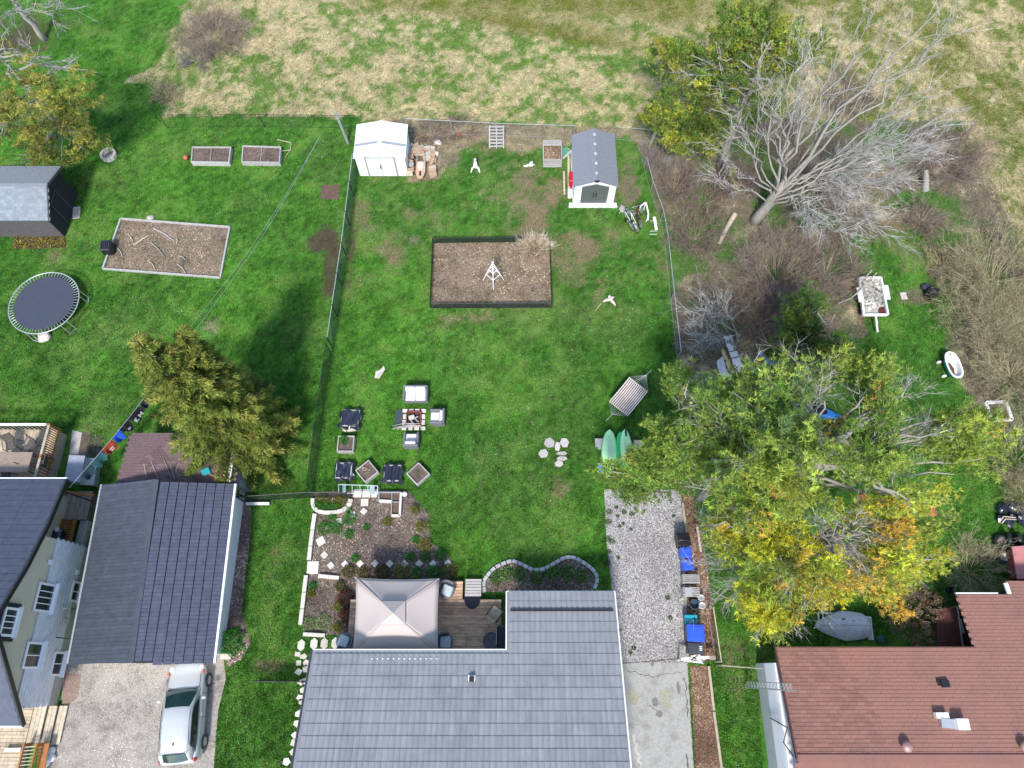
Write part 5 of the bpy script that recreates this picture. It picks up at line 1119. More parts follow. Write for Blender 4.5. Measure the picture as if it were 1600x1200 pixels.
def planter(label, px, py, w, h, rz_, plant=None, cover=None):
    q = at(px, py, h); c = V((q.x, q.y, 0)); hw = w / 2; quad = [c + V((x * math.cos(rz_) - y * math.sin(rz_), x * math.sin(rz_) + y * math.cos(rz_), 0)) for x, y in ((-hw, hw), (hw, hw), (hw, -hw), (-hw, -hw))]
    t = raised_bed(label, quad, h, M_greywood, M_mulch, .05, 'planter_box', nchip=120); t['category'] = 'planter'; return t, c
planter('square open planter with grass tuft left of the fire pit', 540, 693, .86, .42, 0)
planter('open planter turned cornerwise left of the middle tarp-covered planter', 573, 736, .86, .40, .72)
planter('open planter turned cornerwise at the right end of the row', 653, 740, .86, .36, .78)
def tarp(label, px, py, w, h, seed, rz_=0):
    t, c = planter(label, px, py, w * .93, h, rz_); t['label'] = label
    g = MB(); n = 22; rr = random.Random(seed); fr = [(rr.uniform(3, 9), rr.uniform(0, 6), rr.uniform(-3, 3)) for _ in range(5)]
    for j in range(n + 1):
        for i in range(n + 1):
            x, y = (i / n - .5) * 2, (j / n - .5) * 2; r = max(abs(x), abs(y)); ed = max(0, (r - .80) / .2)
            z = h + .045 + .06 * sum(math.sin(a * x + b * y * 1.1 + p) for a, p, b in fr) / 3 * (1 - ed) - .06 * (1 - r) - ed * (h * .6) * (.75 + .35 * math.sin(x * 7 + y * 5 + seed))
            k = w / 2 * (1.06 + ed * .10 * (1 + math.sin((x - y) * 6 + seed))); xx, yy = x * k, y * k
            g.v.append((c.x + xx * math.cos(rz_) - yy * math.sin(rz_), c.y + xx * math.sin(rz_) + yy * math.cos(rz_), max(.03, z)))
    for j in range(n):
        for i in range(n): k = j * (n + 1) + i; g.f.append((k, k + 1, k + n + 2, k + n + 1))
    o = obj('plastic_cover', g, M_tarp, t); md = o.modifiers.new('s', 'SOLIDIFY'); md.thickness = .006
tarp('planter wrapped in black plastic, the uppermost of the three covered ones', 547, 653, 1.0, .42, 3, -.05)
tarp('planter wrapped in black plastic, leftmost of the lower row', 537, 735, .88, .42, 5)
tarp('planter wrapped in black plastic, between the two cornerwise planters', 613, 739, .92, .42, 9)
g = MB(); q = at(547, 671); g.blob((q.x, q.y, .03), (.4, .16, .06), 4, 9, 5, .2); single('rock', g, M_rock, 'low pale stone under the front of the uppermost covered planter', 'stone', smooth=True)
rk = thing('plant_rack', 'pale blue metal rack frame above the white garden pavers', 'frame', at(560, 765)); P0, P1 = (529, 759), (590, 761); 
zt = .55
A_, B_ = at(529, 757, zt), at(590, 759, zt); C_, D_ = at(590, 772, zt * .6), at(529, 770, zt * .6); M_pb = mat('pale_blue_metal', (.42, .52, .54), .4)
for a, b in ((A_, B_), (B_, C_), (C_, D_), (D_, A_)): g = MB(); g.tube([a, b], .022, 6); obj('rail', g, M_pb, rk)
for f in (.16, .35, .55, .75): g = MB(); g.tube([A_.lerp(B_, f), D_.lerp(C_, f)], .018, 5); obj('crossbar', g, M_pb, rk)
for p in (A_, B_, C_, D_): g = MB(); g.tube([p, V((p.x, p.y, 0))], .02, 5); obj('leg', g, M_pb, rk)
for f0, f1 in ((.10, .19), (.80, .92)): g = MB(); g.slab([A_.lerp(B_, f0), A_.lerp(B_, f1), D_.lerp(C_, f1), D_.lerp(C_, f0)], .02); obj('pane', g, mat('blue_glass', (.18, .27, .30), .15), rk)

# garden pavers, edging
def paver(px, py, w, l, rz_, label, name='stepping_stone', mt=None, z=.012, h=.05, group=None, cat='paver'):
    q = at(px, py); g = MB(); g.cbox((q.x, q.y, z + h / 2), (w, l, h), .012, rz_); return single(name, g, mt or M_slab, label, cat, group)
paver(559, 771, .42, .42, 0, 'left one of the two pavers under the blue frame'); paver(573, 771, .42, .42, 0, 'right-hand white paver under the pale blue frame'); paver(585, 771, .30, .42, 0, 'narrow white paver at the right end of the blue frame')
paver(570, 785, .38, .38, 0, 'white paver just below the three pavers under the frame')
steps = [(568.5, 799, .9, 'stepping stone nearest the paver path top'), (551, 804, .15, 'stepping stone touching a round green plant'), (530, 814.5, .3, 'stepping stone between two green plants, left of the path top'),
         (507, 867, .8, 'small stepping stone below the large tilted one'), (517, 883.5, .8, 'leftmost stepping stone of the long lower row'), (539.5, 881.5, .8, 'second stepping stone from the left of the lower row'), (562.5, 880.5, .8, 'third stepping stone from the left, half under a plant'),
         (586, 880.5, .8, 'fourth stepping stone from the left of the lower row'), (609, 881, .8, 'fifth stepping stone from the left of the lower row'), (632, 881, .8, 'sixth stepping stone from the left, touching a shrub'), (655, 881, .8, 'seventh stepping stone from the left of the lower row'),
         (677, 881, .8, 'second stepping stone from the right of the lower row'), (700, 880, .75, 'rightmost stepping stone of the lower row')]
for x, y, a, l in steps: paver(x, y, .285, .285, a, l, group='square stepping stones in the mulched garden')
paver(501.5, 845.5, .40, .40, .55, 'large tilted stepping stone inside the left garden edge'); paver(489, 887, .56, .62, .02, 'large square slab at the lower left corner of the garden')
paver(511, 824, .20, .2, .4, 'small grey stone among green leaves in the garden', mt=M_stone)
for (a, b), lab in zip((((492, 803), (488.5, 828)), ((488.4, 829), (485.3, 853)), ((485.2, 854), (483, 875)), ((478.5, 899), (475.5, 925)), ((475.4, 926), (472.5, 951)), ((472.4, 952), (469.5, 976))),
    ('upper long white edging stone left of the main garden', 'middle long white edging stone left of the main garden', 'lower long white edging stone left of the main garden', 'upper long white edging stone of the lower bed', 'middle long white edging stone of the lower bed', 'lower long white edging stone of the lower bed')):
    g = MB(); g.beam(at(*a, .12), at(*b, .12), .19, .14); single('edging_stone', g, M_slab, lab, 'edging stone', 'long pale edging stones')
for i, (a, b) in enumerate((((474, 991), (508, 993)), ((498, 900), (530, 903)))):
    g = MB(); g.beam(at(*a, .12), at(*b, .12), .17, .14); single('edging_stone', g, M_slab, ('white edging stone across the bottom of the lower bed', 'white edging stone across the top of the lower bed')[i], 'edging stone', 'long pale edging stones')
cv = thing('curved_kerb', 'curved pale stone kerb around the flower bed at the garden top left', 'kerb', at(515, 795)); pts = [(489, 779), (488.5, 787), (491, 794), (497, 799), (507, 801), (517, 801), (527, 800), (536, 797.5), (543, 793), (547, 786), (548, 780)]
for i in range(len(pts) - 1): g = MB(); g.beam(at(*pts[i], .1), at(*pts[i + 1], .1), .18 if i < 7 else .24, .14); obj('stone', g, M_rock if i > 6 else M_slab, cv)
Lb_ = thing('cold_bed', 'L-shaped raised bed with pale boards right of the garden pavers', 'raised bed', at(612, 785)); zf = .28
lpts = [(593, 770), (627, 770), (625, 806), (612, 806), (612.5, 784), (593, 783)]
for i, (a, b, mt_, w) in enumerate(((0, 1, M_galv, .05), (1, 2, M_slab, .11), (2, 3, M_slab, .11), (3, 4, M_galv, .04), (4, 5, M_slab, .12), (5, 0, M_galv, .04))): g = MB(); g.beam(at(*lpts[a], zf - .1), at(*lpts[b], zf - .1), w, .26); obj('side_board', g, mt_, Lb_)
g = MB(); g.beam(at(612.5, 770, zf), at(612.5, 784, zf), .035, .05); g.beam(at(612.5, 784.5, zf), at(626, 784.5, zf), .035, .05); obj('divider', g, M_galv, Lb_)
g = MB(); g.prism([at(p[0], p[1], 0.0) + V((0, 0, .012)) for p in [(594, 771), (626, 771), (624.5, 805), (613, 805), (613, 783), (594, 782)]], .16); obj('soil', g, M_soil, Lb_)
px_ball('white_rock', 633, 773, .14, M_white, 'small white stone right of the L-shaped raised bed', 'stone')
be = thing('block_edging', 'curving grey block edging around the flower bed above the bungalow', 'edging', at(840, 890))
cp = [(757, 926), (756, 916), (756.5, 906), (764, 896), (775, 886), (788, 879.5), (800, 876.5), (812, 880), (824, 887), (835, 891.5), (848, 890.5), (862, 883), (874, 875.5), (886, 870), (899, 872), (911, 879), (921, 885.5), (929, 893.5), (933, 902), (932, 912), (927, 922)]
cpw = [at(*p) for p in cp]; dense = []
for i in range(len(cpw) - 1):
    for k in range(12): dense.append(cpw[i].lerp(cpw[i + 1], k / 12))
acc = 0; last = dense[0]; marks = [dense[0]]
for p in dense[1:]:
    acc += (p - last).length; last = p
    if acc > .27: marks.append(p); acc = 0
bm = MB(); bm.cbox((0, 0, 0), (.255, .17, .14), .015); out = []
for a, b in zip(marks[:-1], marks[1:]):
    d = b - a; Mx = Matrix.Rotation(math.atan2(d.y, d.x), 4, 'Z'); Mx.translation = (a + b) / 2 + V((0, 0, .075)); out.append(Mx)
tiles(be, 'block', bm, out, M_block)
hexs = [(471, 1008, 'leftmost hexagonal paver below the lower bed'), (491, 1006, 'second hexagonal paver from the left below the lower bed'), (507, 1005.5, 'third hexagonal paver from the left, a browner one'), (524, 1005, 'fourth hexagonal paver, beside the round wicker chair')]
for i, (x, y, l) in enumerate(hexs):
    q = at(x, y); g = MB(); g.prism([q + V((.19 * math.cos(a) * 1.0, .27 * math.sin(a), .01)) for a in [math.pi / 2 + k * math.pi / 3 for k in range(6)]], .05); single('hexagonal_paver', g, M_slab if i != 2 else M_rock, l, 'paver')
rr = random.Random(8); side = [(465, 1022), (475, 1026), (467, 1035), (479, 1036), (478, 1045), (467, 1049), (470, 1066), (478, 1064), (474, 1079), (470, 1090), (474, 1096), (467, 1115), (464, 1130), (463, 1148), (461, 1160), (459, 1175), (448, 1190)]
ords = ['first', 'second', 'third', 'fourth', 'fifth', 'sixth', 'seventh', 'eighth', 'ninth', 'tenth', 'eleventh', 'twelfth', 'thirteenth', 'fourteenth', 'fifteenth', 'sixteenth', 'seventeenth']
for i, (x, y) in enumerate(side):
    q = at(x, y); g = MB(); n = rr.choice((4, 5, 5)); a0 = rr.uniform(0, 6); g.prism([q + V((rr.uniform(.14, .24) * math.cos(a0 + k * 2 * math.pi / n), rr.uniform(.12, .2) * math.sin(a0 + k * 2 * math.pi / n), .006)) for k in range(n)], .05)
    single('flagstone', g, M_slab, '%s pale flagstone from the top beside the bungalow left edge' % ords[i], 'flagstone', 'flagstones along the left side of the bungalow')
for i, (x, y, sx, sy, a, l) in enumerate(((858, 692, .30, .30, .3, 'upper left flagstone of the loose group on the lawn'), (849, 709, .30, .26, .1, 'leftmost flagstone of the loose group on the lawn'), (871, 698, .17, .26, -.2, 'narrow middle flagstone of the loose group on the lawn'), (882, 692, .24, .28, .1, 'upper right flagstone of the loose group on the lawn'), (878, 709, .30, .12, .1, 'thin horizontal flagstone of the loose group on the lawn'), (878, 717, .30, .13, -.25, 'thin tilted flagstone of the loose group on the lawn'), (873, 725, .26, .17, -.3, 'lowest flagstone of the loose group on the lawn'))):
    q = at(x, y); g = MB(); n = 6; rr = random.Random(i + 30); g.prism([q + V((sx * rr.uniform(.85, 1.1) * math.cos(a + k * 2 * math.pi / n), sy * rr.uniform(.85, 1.1) * math.sin(a + k * 2 * math.pi / n), .01)) for k in range(n)], .06); single('flagstone', g, M_stone, l, 'flagstone', 'loose flagstones on the lawn')

# ------------------------------------------------------------------ patio deck, gazebo, chairs
Dp = thing('patio_deck', 'weathered brown wooden patio deck between gazebo and bungalow', 'deck', at(700, 980)); zd = .38
xL_, xR_ = at(546, 960, zd).x, xm - .3; yT_, yB2 = at(700, 932, zd).y, .9
nb = int((yT_ - yB2) / .14); bo = MB(); bo.box((0, 0, 0), ((xR_ - xL_), .128, .035)); tiles(Dp, 'deck_board', bo, [Matrix.Translation(((xL_ + xR_) / 2, yB2 + .07 + i * .14, zd + .0015 * (i % 3))) for i in range(nb)], M_deck)
x2 = at(723, 920, zd).x; yT2 = at(700, 906, zd).y; yb0 = yB2 + nb * .14; n2 = int((yT2 - yb0) / .14); xl2 = at(560, 920, zd).x; bo = MB(); bo.box((0, 0, 0), (x2 - xl2, .128, .035)); tiles(Dp, 'deck_board', bo, [Matrix.Translation(((xl2 + x2) / 2, yb0 + .07 + i * .14, zd)) for i in range(n2)], M_deck)
g = MB(); g.box(((xL_ + xR_) / 2, (yb0 + yB2) / 2, .17), (xR_ - xL_ - .1, yb0 - yB2 - .06, .34)); g.box(((xl2 + x2) / 2, (yb0 + yT2) / 2, .17), (x2 - xl2 - .1, yT2 - yb0 - .05, .336)); obj('frame', g, M_bark2, Dp)
sp = thing('patio_steps', 'pale wooden steps leading from the lawn down to the patio deck', 'steps', at(739, 920)); bo = MB()
ys, ye = at(739, 905, .25).y, at(739, 932, .45).y; w_ = at(752, 918, .4).x - at(727, 918, .4).x; bo.box((0, 0, 0), (w_, (ys - ye) / 6 * .93, .04)); tiles(sp, 'step_board', bo, [Matrix.Translation((at(739.5, 918, .4).x, ys + (ye - ys) * (i + .5) / 6, .30 + .20 * (i + .5) / 6)) for i in range(6)], mat('white_washed_wood', (.48, .44, .42), .8, .15, 9, rand=.1))
g = MB(); g.box((at(739.5, 918, .4).x, (ys + ye) / 2, .13), (w_ - .06, ys - ye - .04, .26)); obj('frame', g, M_wood, sp)
q = at(738, 933, .42); g = MB(); g.prism([V((q.x + .40 * math.cos(a), q.y + .55 * math.sin(a), zd + .022)) for a in [math.pi + k * math.pi / 14 for k in range(15)]], .025); single('door_mat', g, M_black, 'black half-round mat on the deck at the foot of the steps', 'mat')
Gz = thing('gazebo', 'square gazebo with a pale pink-beige vented fabric canopy', 'gazebo', at(618, 980)); ze = 2.25
M_can = mat('canopy_fabric', (.50, .435, .405), .9, .03, 30, spec=.15)
cn = [at(556, 903, ze), at(686, 904, ze), at(684, 1018, ze), at(551, 1018, ze)]
vq = [at(597, 941, 2.95), at(632, 941, 2.95), at(632, 974, 2.95), at(596, 974, 2.95)]
def sagpanel(a, b, c_, d_, n=8, sag=.05):
    g = MB()
    for j in range(n + 1):
        for i in range(n + 1):
            u, v = i / n, j / n; p = a.lerp(b, u).lerp(d_.lerp(c_, u), v); s_ = sag * math.sin(math.pi * u) * (1 - v) + .07 * math.sin(math.pi * v) * math.sin(math.pi * u)
            e = V((0, 0, -1)) * s_; inw = ((a + b) / 2 - (c_ + d_) / 2); inw.z = 0; inw.normalize(); g.v.append(tuple(p + e * .9 - inw * (.06 * math.sin(math.pi * u) * (1 - v))))
    for j in range(n):
        for i in range(n): k = j * (n + 1) + i; g.f.append((k, k + n + 1, k + n + 2, k + 1))
    return g
for i in range(4):
    o = obj('canopy_panel', sagpanel(cn[i], cn[(i + 1) % 4], vq[(i + 1) % 4], vq[i]), M_can, Gz, True); md = o.modifiers.new('s', 'SOLIDIFY'); md.thickness = .008
for i in range(4):
    a, b = cn[i], cn[(i + 1) % 4]; n = 10; g = MB(); inw = (cn[0] + cn[2]) / 2 - (a + b) / 2; inw.z = 0; inw.normalize()
    up_ = [a.lerp(b, k / n) + inw * (.06 * math.sin(math.pi * k / n)) - V((0, 0, .05 * math.sin(math.pi * k / n) - .003)) for k in range(n + 1)]; lo = [p - V((0, 0, .2)) for p in up_]
    g.add(up_ + lo, [(k, k + n + 1, k + n + 2, k + 1) for k in range(n)]); o = obj('valance', g, M_can, Gz, True); md = o.modifiers.new('s', 'SOLIDIFY'); md.thickness = .006
    g = MB(); g.tube([vq[i] + V((0, 0, .0)), cn[i] + V((0, 0, .012))], .022, 5); obj('seam', g, M_can, Gz)
vt = [p + (p - sum(vq, V()) / 4) * .10 + V((0, 0, .10)) for p in vq]; ap = at(614, 958, 3.42)
for i in range(4): g = MB(); g.slab([vt[i], vt[(i + 1) % 4], ap], .01); obj('vent_panel', g, M_can, Gz)
for p in cn: inn = p + ((cn[0] + cn[2]) / 2 - p) * .05; g = MB(); g.beam(V((inn.x, inn.y, zd)), V((inn.x, inn.y, ze - .05)), .08, .08, V((0, 1, 0))); obj('post', g, M_darkmetal, Gz)
def tub_chair(label, px, py, rz_, ctop=True):
    q = at(px, py, .8); t = thing('wicker_chair', label, 'chair', (0, 0, 0), 'round wicker chairs beside the gazebo')
    g = MB(); g.lathe((0, 0, 0), [(.30, 0), (.36, .08), (.40, .36), (.28, .40)], 18); obj('base', g, M_wicker, t, True)
    g = MB(); n = 22; a0 = -.2
    for k in range(n + 1):
        a = a0 + (math.pi + .4) * k / n; h = .55 + .27 * math.sin((a - a0) / (math.pi + .4) * math.pi)
        for r, z in ((.40, .30), (.455, h), (.385, h - .01), (.34, .36)): g.v.append((r * math.cos(a), r * math.sin(a), z))
    for k in range(n):
        for j in range(4): x = k * 4 + j; y = k * 4 + (j + 1) % 4; g.f.append((x, y, y + 4, x + 4))
    g.f.append((0, 1, 2, 3)); g.f.append(tuple(n * 4 + j for j in (3, 2, 1, 0))); obj('backrest', g, M_wicker, t, True)
    g = MB(); g.cbox((0, -.02, .46), (.5, .5, .12), .05, .3); obj('seat_cushion', g, mat('mint_cushion', (.50, .57, .58), .85), t)
    t.location = (q.x, q.y, zd + .02); t.rotation_euler = (0, 0, rz_)
tub_chair('round grey wicker chair at the upper right corner of the gazebo', 698, 922, .9)
tub_chair('round grey wicker chair at the lower right corner of the gazebo', 695, 1003, 1.3)
tub_chair('round grey wicker chair at the lower left corner of the gazebo', 538, 1002, -2.2)
q = at(774, 958, .8); M_beigecush = mat('beige_cushion', (.42, .36, .26), .85)
pc2 = patio_chair(M_beigecush, M_black); pc2['label'] = 'beige cushioned folding chair on the patio deck near the bungalow'; pc2.name = 'cushioned_chair'; pc2.location = (q.x, q.y, zd + .02); pc2.rotation_euler = (0, 0, 2.5)
q = at(768, 1002, 1.0); t = thing('glass_table', 'round dark bistro table beside the black barbecue', 'table', (q.x, q.y, zd + .02)); g = MB(); g.lathe((q.x, q.y, zd + .02), [(.40, .68), (.41, .70), (.40, .72), (.05, .72)], 24); obj('tabletop', g, mat('smoked_glass', (.07, .065, .075), .15, .5, 6), t)
g = MB(); g.tube([(q.x, q.y, zd), (q.x, q.y, zd + .7)], .03, 6); g.lathe((q.x, q.y, zd + .02), [(.24, 0), (.24, .03), (.03, .06)], 12); obj('pedestal', g, M_black, t)
q = at(784, 1000, 1.1); t = thing('barbecue', 'black barbecue on the deck against the bungalow wing', 'barbecue', (q.x, q.y, zd + .02)); g = MB(); g.cbox((q.x + .02, q.y + .12, zd + .75), (.5, 1.05, .42), .1); obj('hood', g, M_black, t); g = MB(); g.cbox((q.x + .02, q.y + .12, zd + .29), (.42, .85, .5), .02); obj('cabinet', g, M_darkmetal, t)
g = MB(); g.tube([(q.x - .24, q.y - .2, zd + .9), (q.x - .24, q.y + .45, zd + .9)], .02, 6); obj('handle', g, M_galv, t)
q = at(780, 981, 1.0); g = MB(); g.blob((q.x, q.y, zd + .1), (.05, .05, .08), 1, 8, 6, 0); single('small_lamp', g, M_white, 'tiny white lamp on the deck beside the black barbecue', 'lamp', smooth=True)

# ------------------------------------------------------------------ hammock, boards, driveway side
Hm = thing('hammock', 'striped brown and white hammock slung at the right of the lawn', 'hammock', at(983, 625)); zh = .75
hq = [at(983, 589.5, zh), at(1012, 612, zh), at(981, 650, zh), at(952, 627, zh)]
ends = [at(1010, 586, .95), at(956, 648, .95)]
M_str = mat('hammock_white', (.62, .58, .56), .9); M_brn = mat('hammock_brown', (.13, .075, .055), .9)
ns = 23
for i in range(ns):
    f0, f1 = i / ns, (i + 1) / ns; g = MB(); k = 8; vs = []
    for j in range(k + 1):
        v = j / k
        for f in (f0, f1): p = hq[0].lerp(hq[1], f).lerp(hq[3].lerp(hq[2], f), v) - V((0, 0, .16 * math.sin(math.pi * v) * (.4 + math.sin(math.pi * f)))); vs.append(p)
    g.add(vs, [(2 * j, 2 * j + 2, 2 * j + 3, 2 * j + 1) for j in range(k)]); nv = len(vs); g.add([p - V((0, 0, .012)) for p in vs], [(2 * j + 1, 2 * j + 3, 2 * j + 2, 2 * j) for j in range(k)]); obj('stripe', g, M_brn if i % 2 else M_str, Hm)
for e, (a, b) in zip(ends, ((hq[0], hq[1]), (hq[3], hq[2]))):
    g = MB(); g.tube([a, b], .025, 6); obj('spreader_bar', g, M_palewood, Hm); g = MB()
    for k in range(11): g.tube([a.lerp(b, k / 10), e], .007, 4)
    o = obj('cords', g, M_galv, Hm); o['kind'] = 'stuff'
    mid = (a + b) / 2; d = (e - mid).normalized(); g = MB(); g.tube([e, e + d * .5 - V((0, 0, .2))], .014, 5); obj('rope', g, M_galv, Hm)
g = MB(); e0, e1 = ends; m0 = e0.lerp(e1, .12); m1 = e0.lerp(e1, .88); g.tube([V((e0.x, e0.y, .93)), V((m0.x, m0.y, .06)), V((m1.x, m1.y, .06)), V((e1.x, e1.y, .93))], .035, 6); obj('stand', g, M_darkmetal, Hm)
def board(label, pa, pb, w, z, mt, stripe=None, name='paddle_board'):
    a, b = at(*pa, z), at(*pb, z); L_ = (b - a).length; t = thing(name, label, 'paddle board', (a + b) / 2); d = (b - a) / L_; s = V((d.y, -d.x, 0)); g = MB(); n = 18; ring = []
    for k in range(n + 1):
        f = k / n; r = w / 2 * (math.sin(math.pi * min(1, f * 1.0 + .02)) ** .55 if 0 < f < 1 else .02); c = a + d * L_ * f + V((0, 0, .05 * (2 * f - 1) ** 2)); g.v += [tuple(c + s * r), tuple(c + s * r * .7 + V((0, 0, .05))), tuple(c - s * r * .7 + V((0, 0, .05))), tuple(c - s * r), tuple(c - V((0, 0, .05)))]
    for k in range(n):
        for j in range(5): x = k * 5 + j; y = k * 5 + (j + 1) % 5; g.f.append((x, y, y + 5, x + 5))
    o = obj('board', g, mt, t, True)
    for off in (-.09, .09, 0): g = MB(); g.beam(a + d * L_ * .12 + s * off * w + V((0, 0, .06)), a + d * L_ * .85 + s * off * w + V((0, 0, .06)), .018, .006); obj('stripe', g, stripe or M_galv, t)
    return t
M_mint = mat('mint_foam', (.48, .88, .45), .5, .05); M_green = mat('bright_green', (.05, .50, .16), .4)
board('pale mint paddle board nearest the lawn, partly under pine needles', (952, 672), (953, 742), .88, .55, M_mint)
board('pale mint paddle board with a black fin slot, right of the first', (976, 671), (982, 738), .66, .75, M_mint)
board('bright green board lying under the right mint board', (969, 675), (973, 735), .62, .55, M_green)
q = at(978, 676, .85); g = MB(); g.cbox((q.x, q.y, .84), (.09, .36, .04), .02); single('board_fin', g, M_black, 'black fin on the right mint paddle board', 'fin')
g = MB(); g.cbox((at(940, 730, .1).x, at(940, 730, .1).y, .12), (.3, .55, .12), .05, .2); single('blue_float', g, mat('blue_foam', (.08, .2, .5), .5), 'blue and pale float at the foot of the mint paddle board', 'float')
for i, (a, b) in enumerate((((930, 692), (945, 692)), ((990, 694), (1005, 696)), ((934, 700), (1004, 702)))): 
    g = MB(); g.beam(at(*a, .35 - .1 * (i == 2)), at(*b, .35 - .1 * (i == 2)), .45 if i < 2 else .12, .1); single('rack_board', g, M_greywood, ('grey wooden block left of the paddle boards', 'grey wooden block right of the paddle boards', 'long rack beam carrying the paddle boards')[i], 'rack')
def bin_(label, px, py, w, l, h, m_body, m_lid, rz_=0, mark=False, name='recycling_bin', cat='bin'):
    q = at(px, py, h); c = (q.x, q.y, 0); t = thing(name, label, cat, c); g = MB()
    ca, sa = math.cos(rz_), math.sin(rz_)
    def pt(x, y, z): return (q.x + x * ca - y * sa, q.y + x * sa + y * ca, z)
    b = .82; g.add([pt(-w / 2 * b, -l / 2 * b, 0), pt(w / 2 * b, -l / 2 * b, 0), pt(w / 2 * b, l / 2 * b, 0), pt(-w / 2 * b, l / 2 * b, 0), pt(-w / 2, -l / 2, h - .05), pt(w / 2, -l / 2, h - .05), pt(w / 2, l / 2, h - .05), pt(-w / 2, l / 2, h - .05)],
          [(3, 2, 1, 0), (4, 5, 6, 7), (0, 1, 5, 4), (1, 2, 6, 5), (2, 3, 7, 6), (3, 0, 4, 7)]); obj('body', g, m_body, t)
    g = MB(); g.cbox((q.x, q.y, h - .01), (w * 1.06, l * 1.04, .07), .03, rz_); lid = obj('lid', g, m_lid, t)
    g = MB(); g.cbox((q.x, q.y, h + .03), (w * .8, l * .75, .03), .012, rz_); obj('lid_panel', g, m_lid, lid)
    for s in (-1, 1): g = MB(); g.tube([pt(s * w * .25, -l / 2 - .03, h), pt(s * w * .42, -l / 2 - .03, h)], .02, 5); obj('hinge', g, m_body, t)
    if mark:
        g = MB()
        for dy in (-.10, .0, .10): g.box(pt(w * .28, dy * .8, h + .05), (.16, .025, .004), rz_ + .2)
        g.box(pt(w * .28, 0, h + .05), (.03, .2, .003), rz_); obj('print', g, M_white, lid)
    return t
M_blue = mat('blue_plastic', (.03, .10, .60), .4, .08); M_teal = mat('teal_plastic', (.02, .42, .55), .4, .06)
bin_('black wheeled bin uppermost of the bins along the gravel driveway', 1069, 843, .58, .62, .95, M_black, M_black, .1)
bin_('bright blue bin directly below the uppermost black bin', 1072, 863, .52, .50, .8, M_blue, M_blue, .05)
bin_('bright blue bin above the stack of grey wooden crates', 1075, 882, .50, .50, .8, M_blue, M_blue, .05)
bin_('teal box with a black knob between the buckets and large blue bin', 1080, 968, .56, .42, .6, M_black, M_teal, 0, name='storage_box')
bin_('large blue bin next to the gate end of the driveway', 1087, 989, .78, .74, 1.0, M_black, M_blue, -.05)
bin_('dark grey bin with white lettering beside the wooden gate', 1088, 1013, .70, .50, .9, M_black, mat('charcoal_plastic', (.05, .055, .065), .5), -.03, True)
q = at(1085, 967, .65); g = MB(); g.tube([(q.x, q.y, .58), (q.x, q.y, .68)], .06, 8); single('knob', g, M_black, 'round black cap on top of the teal box', 'cap')
def crate(label, x0, y0, x1, y1, h, n, mt):
    a, b = at(x0, y0, h), at(x1, y1, h); t = thing('wooden_crate', label, 'crate', ((a.x + b.x) / 2, (a.y + b.y) / 2, 0)); X0, X1, Y0, Y1 = a.x, b.x, b.y, a.y
    for i in range(n): g = MB(); yy = Y0 + (Y1 - Y0) * (i + .5) / n; g.box(((X0 + X1) / 2, yy, h), (X1 - X0, (Y1 - Y0) / n * .6, .03)); obj('slat', g, mt, t)
    for xx in (X0 + .04, X1 - .04): g = MB(); g.box((xx, (Y0 + Y1) / 2, h / 2), (.06, Y1 - Y0 - .02, h - .04)); obj('side_board', g, mt, t)
    return t
crate('weathered grey crate just below the second blue bin', 1066, 897, 1094, 912, .55, 5, M_greywood)
c_ = crate('weathered grey open crate above the white buckets', 1067, 917, 1094, 933, .6, 6, M_greywood)
a, b = at(1070, 918, .68), at(1082, 931, .68); g = MB(); g.box(((a.x + b.x) / 2, (a.y + b.y) / 2, .68), (b.x - a.x, a.y - b.y, .05)); single('grey_tray', g, M_block, 'pale grey tray resting on the crate above the buckets', 'tray')
for i, (x, y, r, mt_, l) in enumerate(((1095.5, 934, .15, M_white, 'upright white bucket above the tipped bucket'), (1097, 946, .16, M_white, 'tipped white bucket beside the dark round tub'), (1085, 944, .24, mat('dark_blue_plastic', (.05, .08, .13), .4), 'round dark blue tub left of the white buckets'))):
    q = at(x, y, .3); g = MB(); g.lathe((q.x, q.y, 0), [(r * .8, 0), (r, .34), (r * .93, .345), (r * .75, .05)], 16); single('bucket', g, mt_, l, 'bucket', smooth=False)
gt = thing('wooden_gate', 'open white wooden gate at the end of the gravel driveway', 'gate', at(1092, 1030)); 
for a, b, w in (((1064, 1030), (1108, 1027), .12), ((1068, 1032), (1100, 1036), .06), ((1082, 1027), (1100, 1036), .05), ((1080, 1026), (1094, 1024), .07), ((1078, 1032), (1090, 1024), .05)): g = MB(); g.beam(at(*a, .9), at(*b, .9), w, .05); obj('rail', g, M_white, gt)
g = MB(); g.beam(at(1108, 1028, .7), at(1118, 1028, .7), .16, .1); obj('end_board', g, M_wood, gt)
for x in (1066, 1100): q = at(x, 1030, .9); g = MB(); g.tube([(q.x, q.y, 0), (q.x, q.y, .95)], .045, 6); obj('post', g, M_white, gt)
for i, (a, b, mt_, lab) in enumerate((((1107, 1041), (1115, 1110), M_palewood, 'upper pale timber edging right of the driveway bed'), ((1115, 1112), (1127, 1200), M_palewood, 'lower pale timber edging right of the driveway bed'), ((1066, 786), (1073, 838), M_wood, 'brown timber along the gravel edge above the black bin'))):
    g = MB(); g.beam(at(*a, .08), at(*b, .08), .11, .16); single('timber_edging', g, mt_, lab, 'edging')
g = MB(); g.beam(at(1089, 823, .6), at(1095, 862, .2), .09, .06); single('leaning_post', g, M_palewood, 'pale leaning post right of the uppermost bins', 'post')
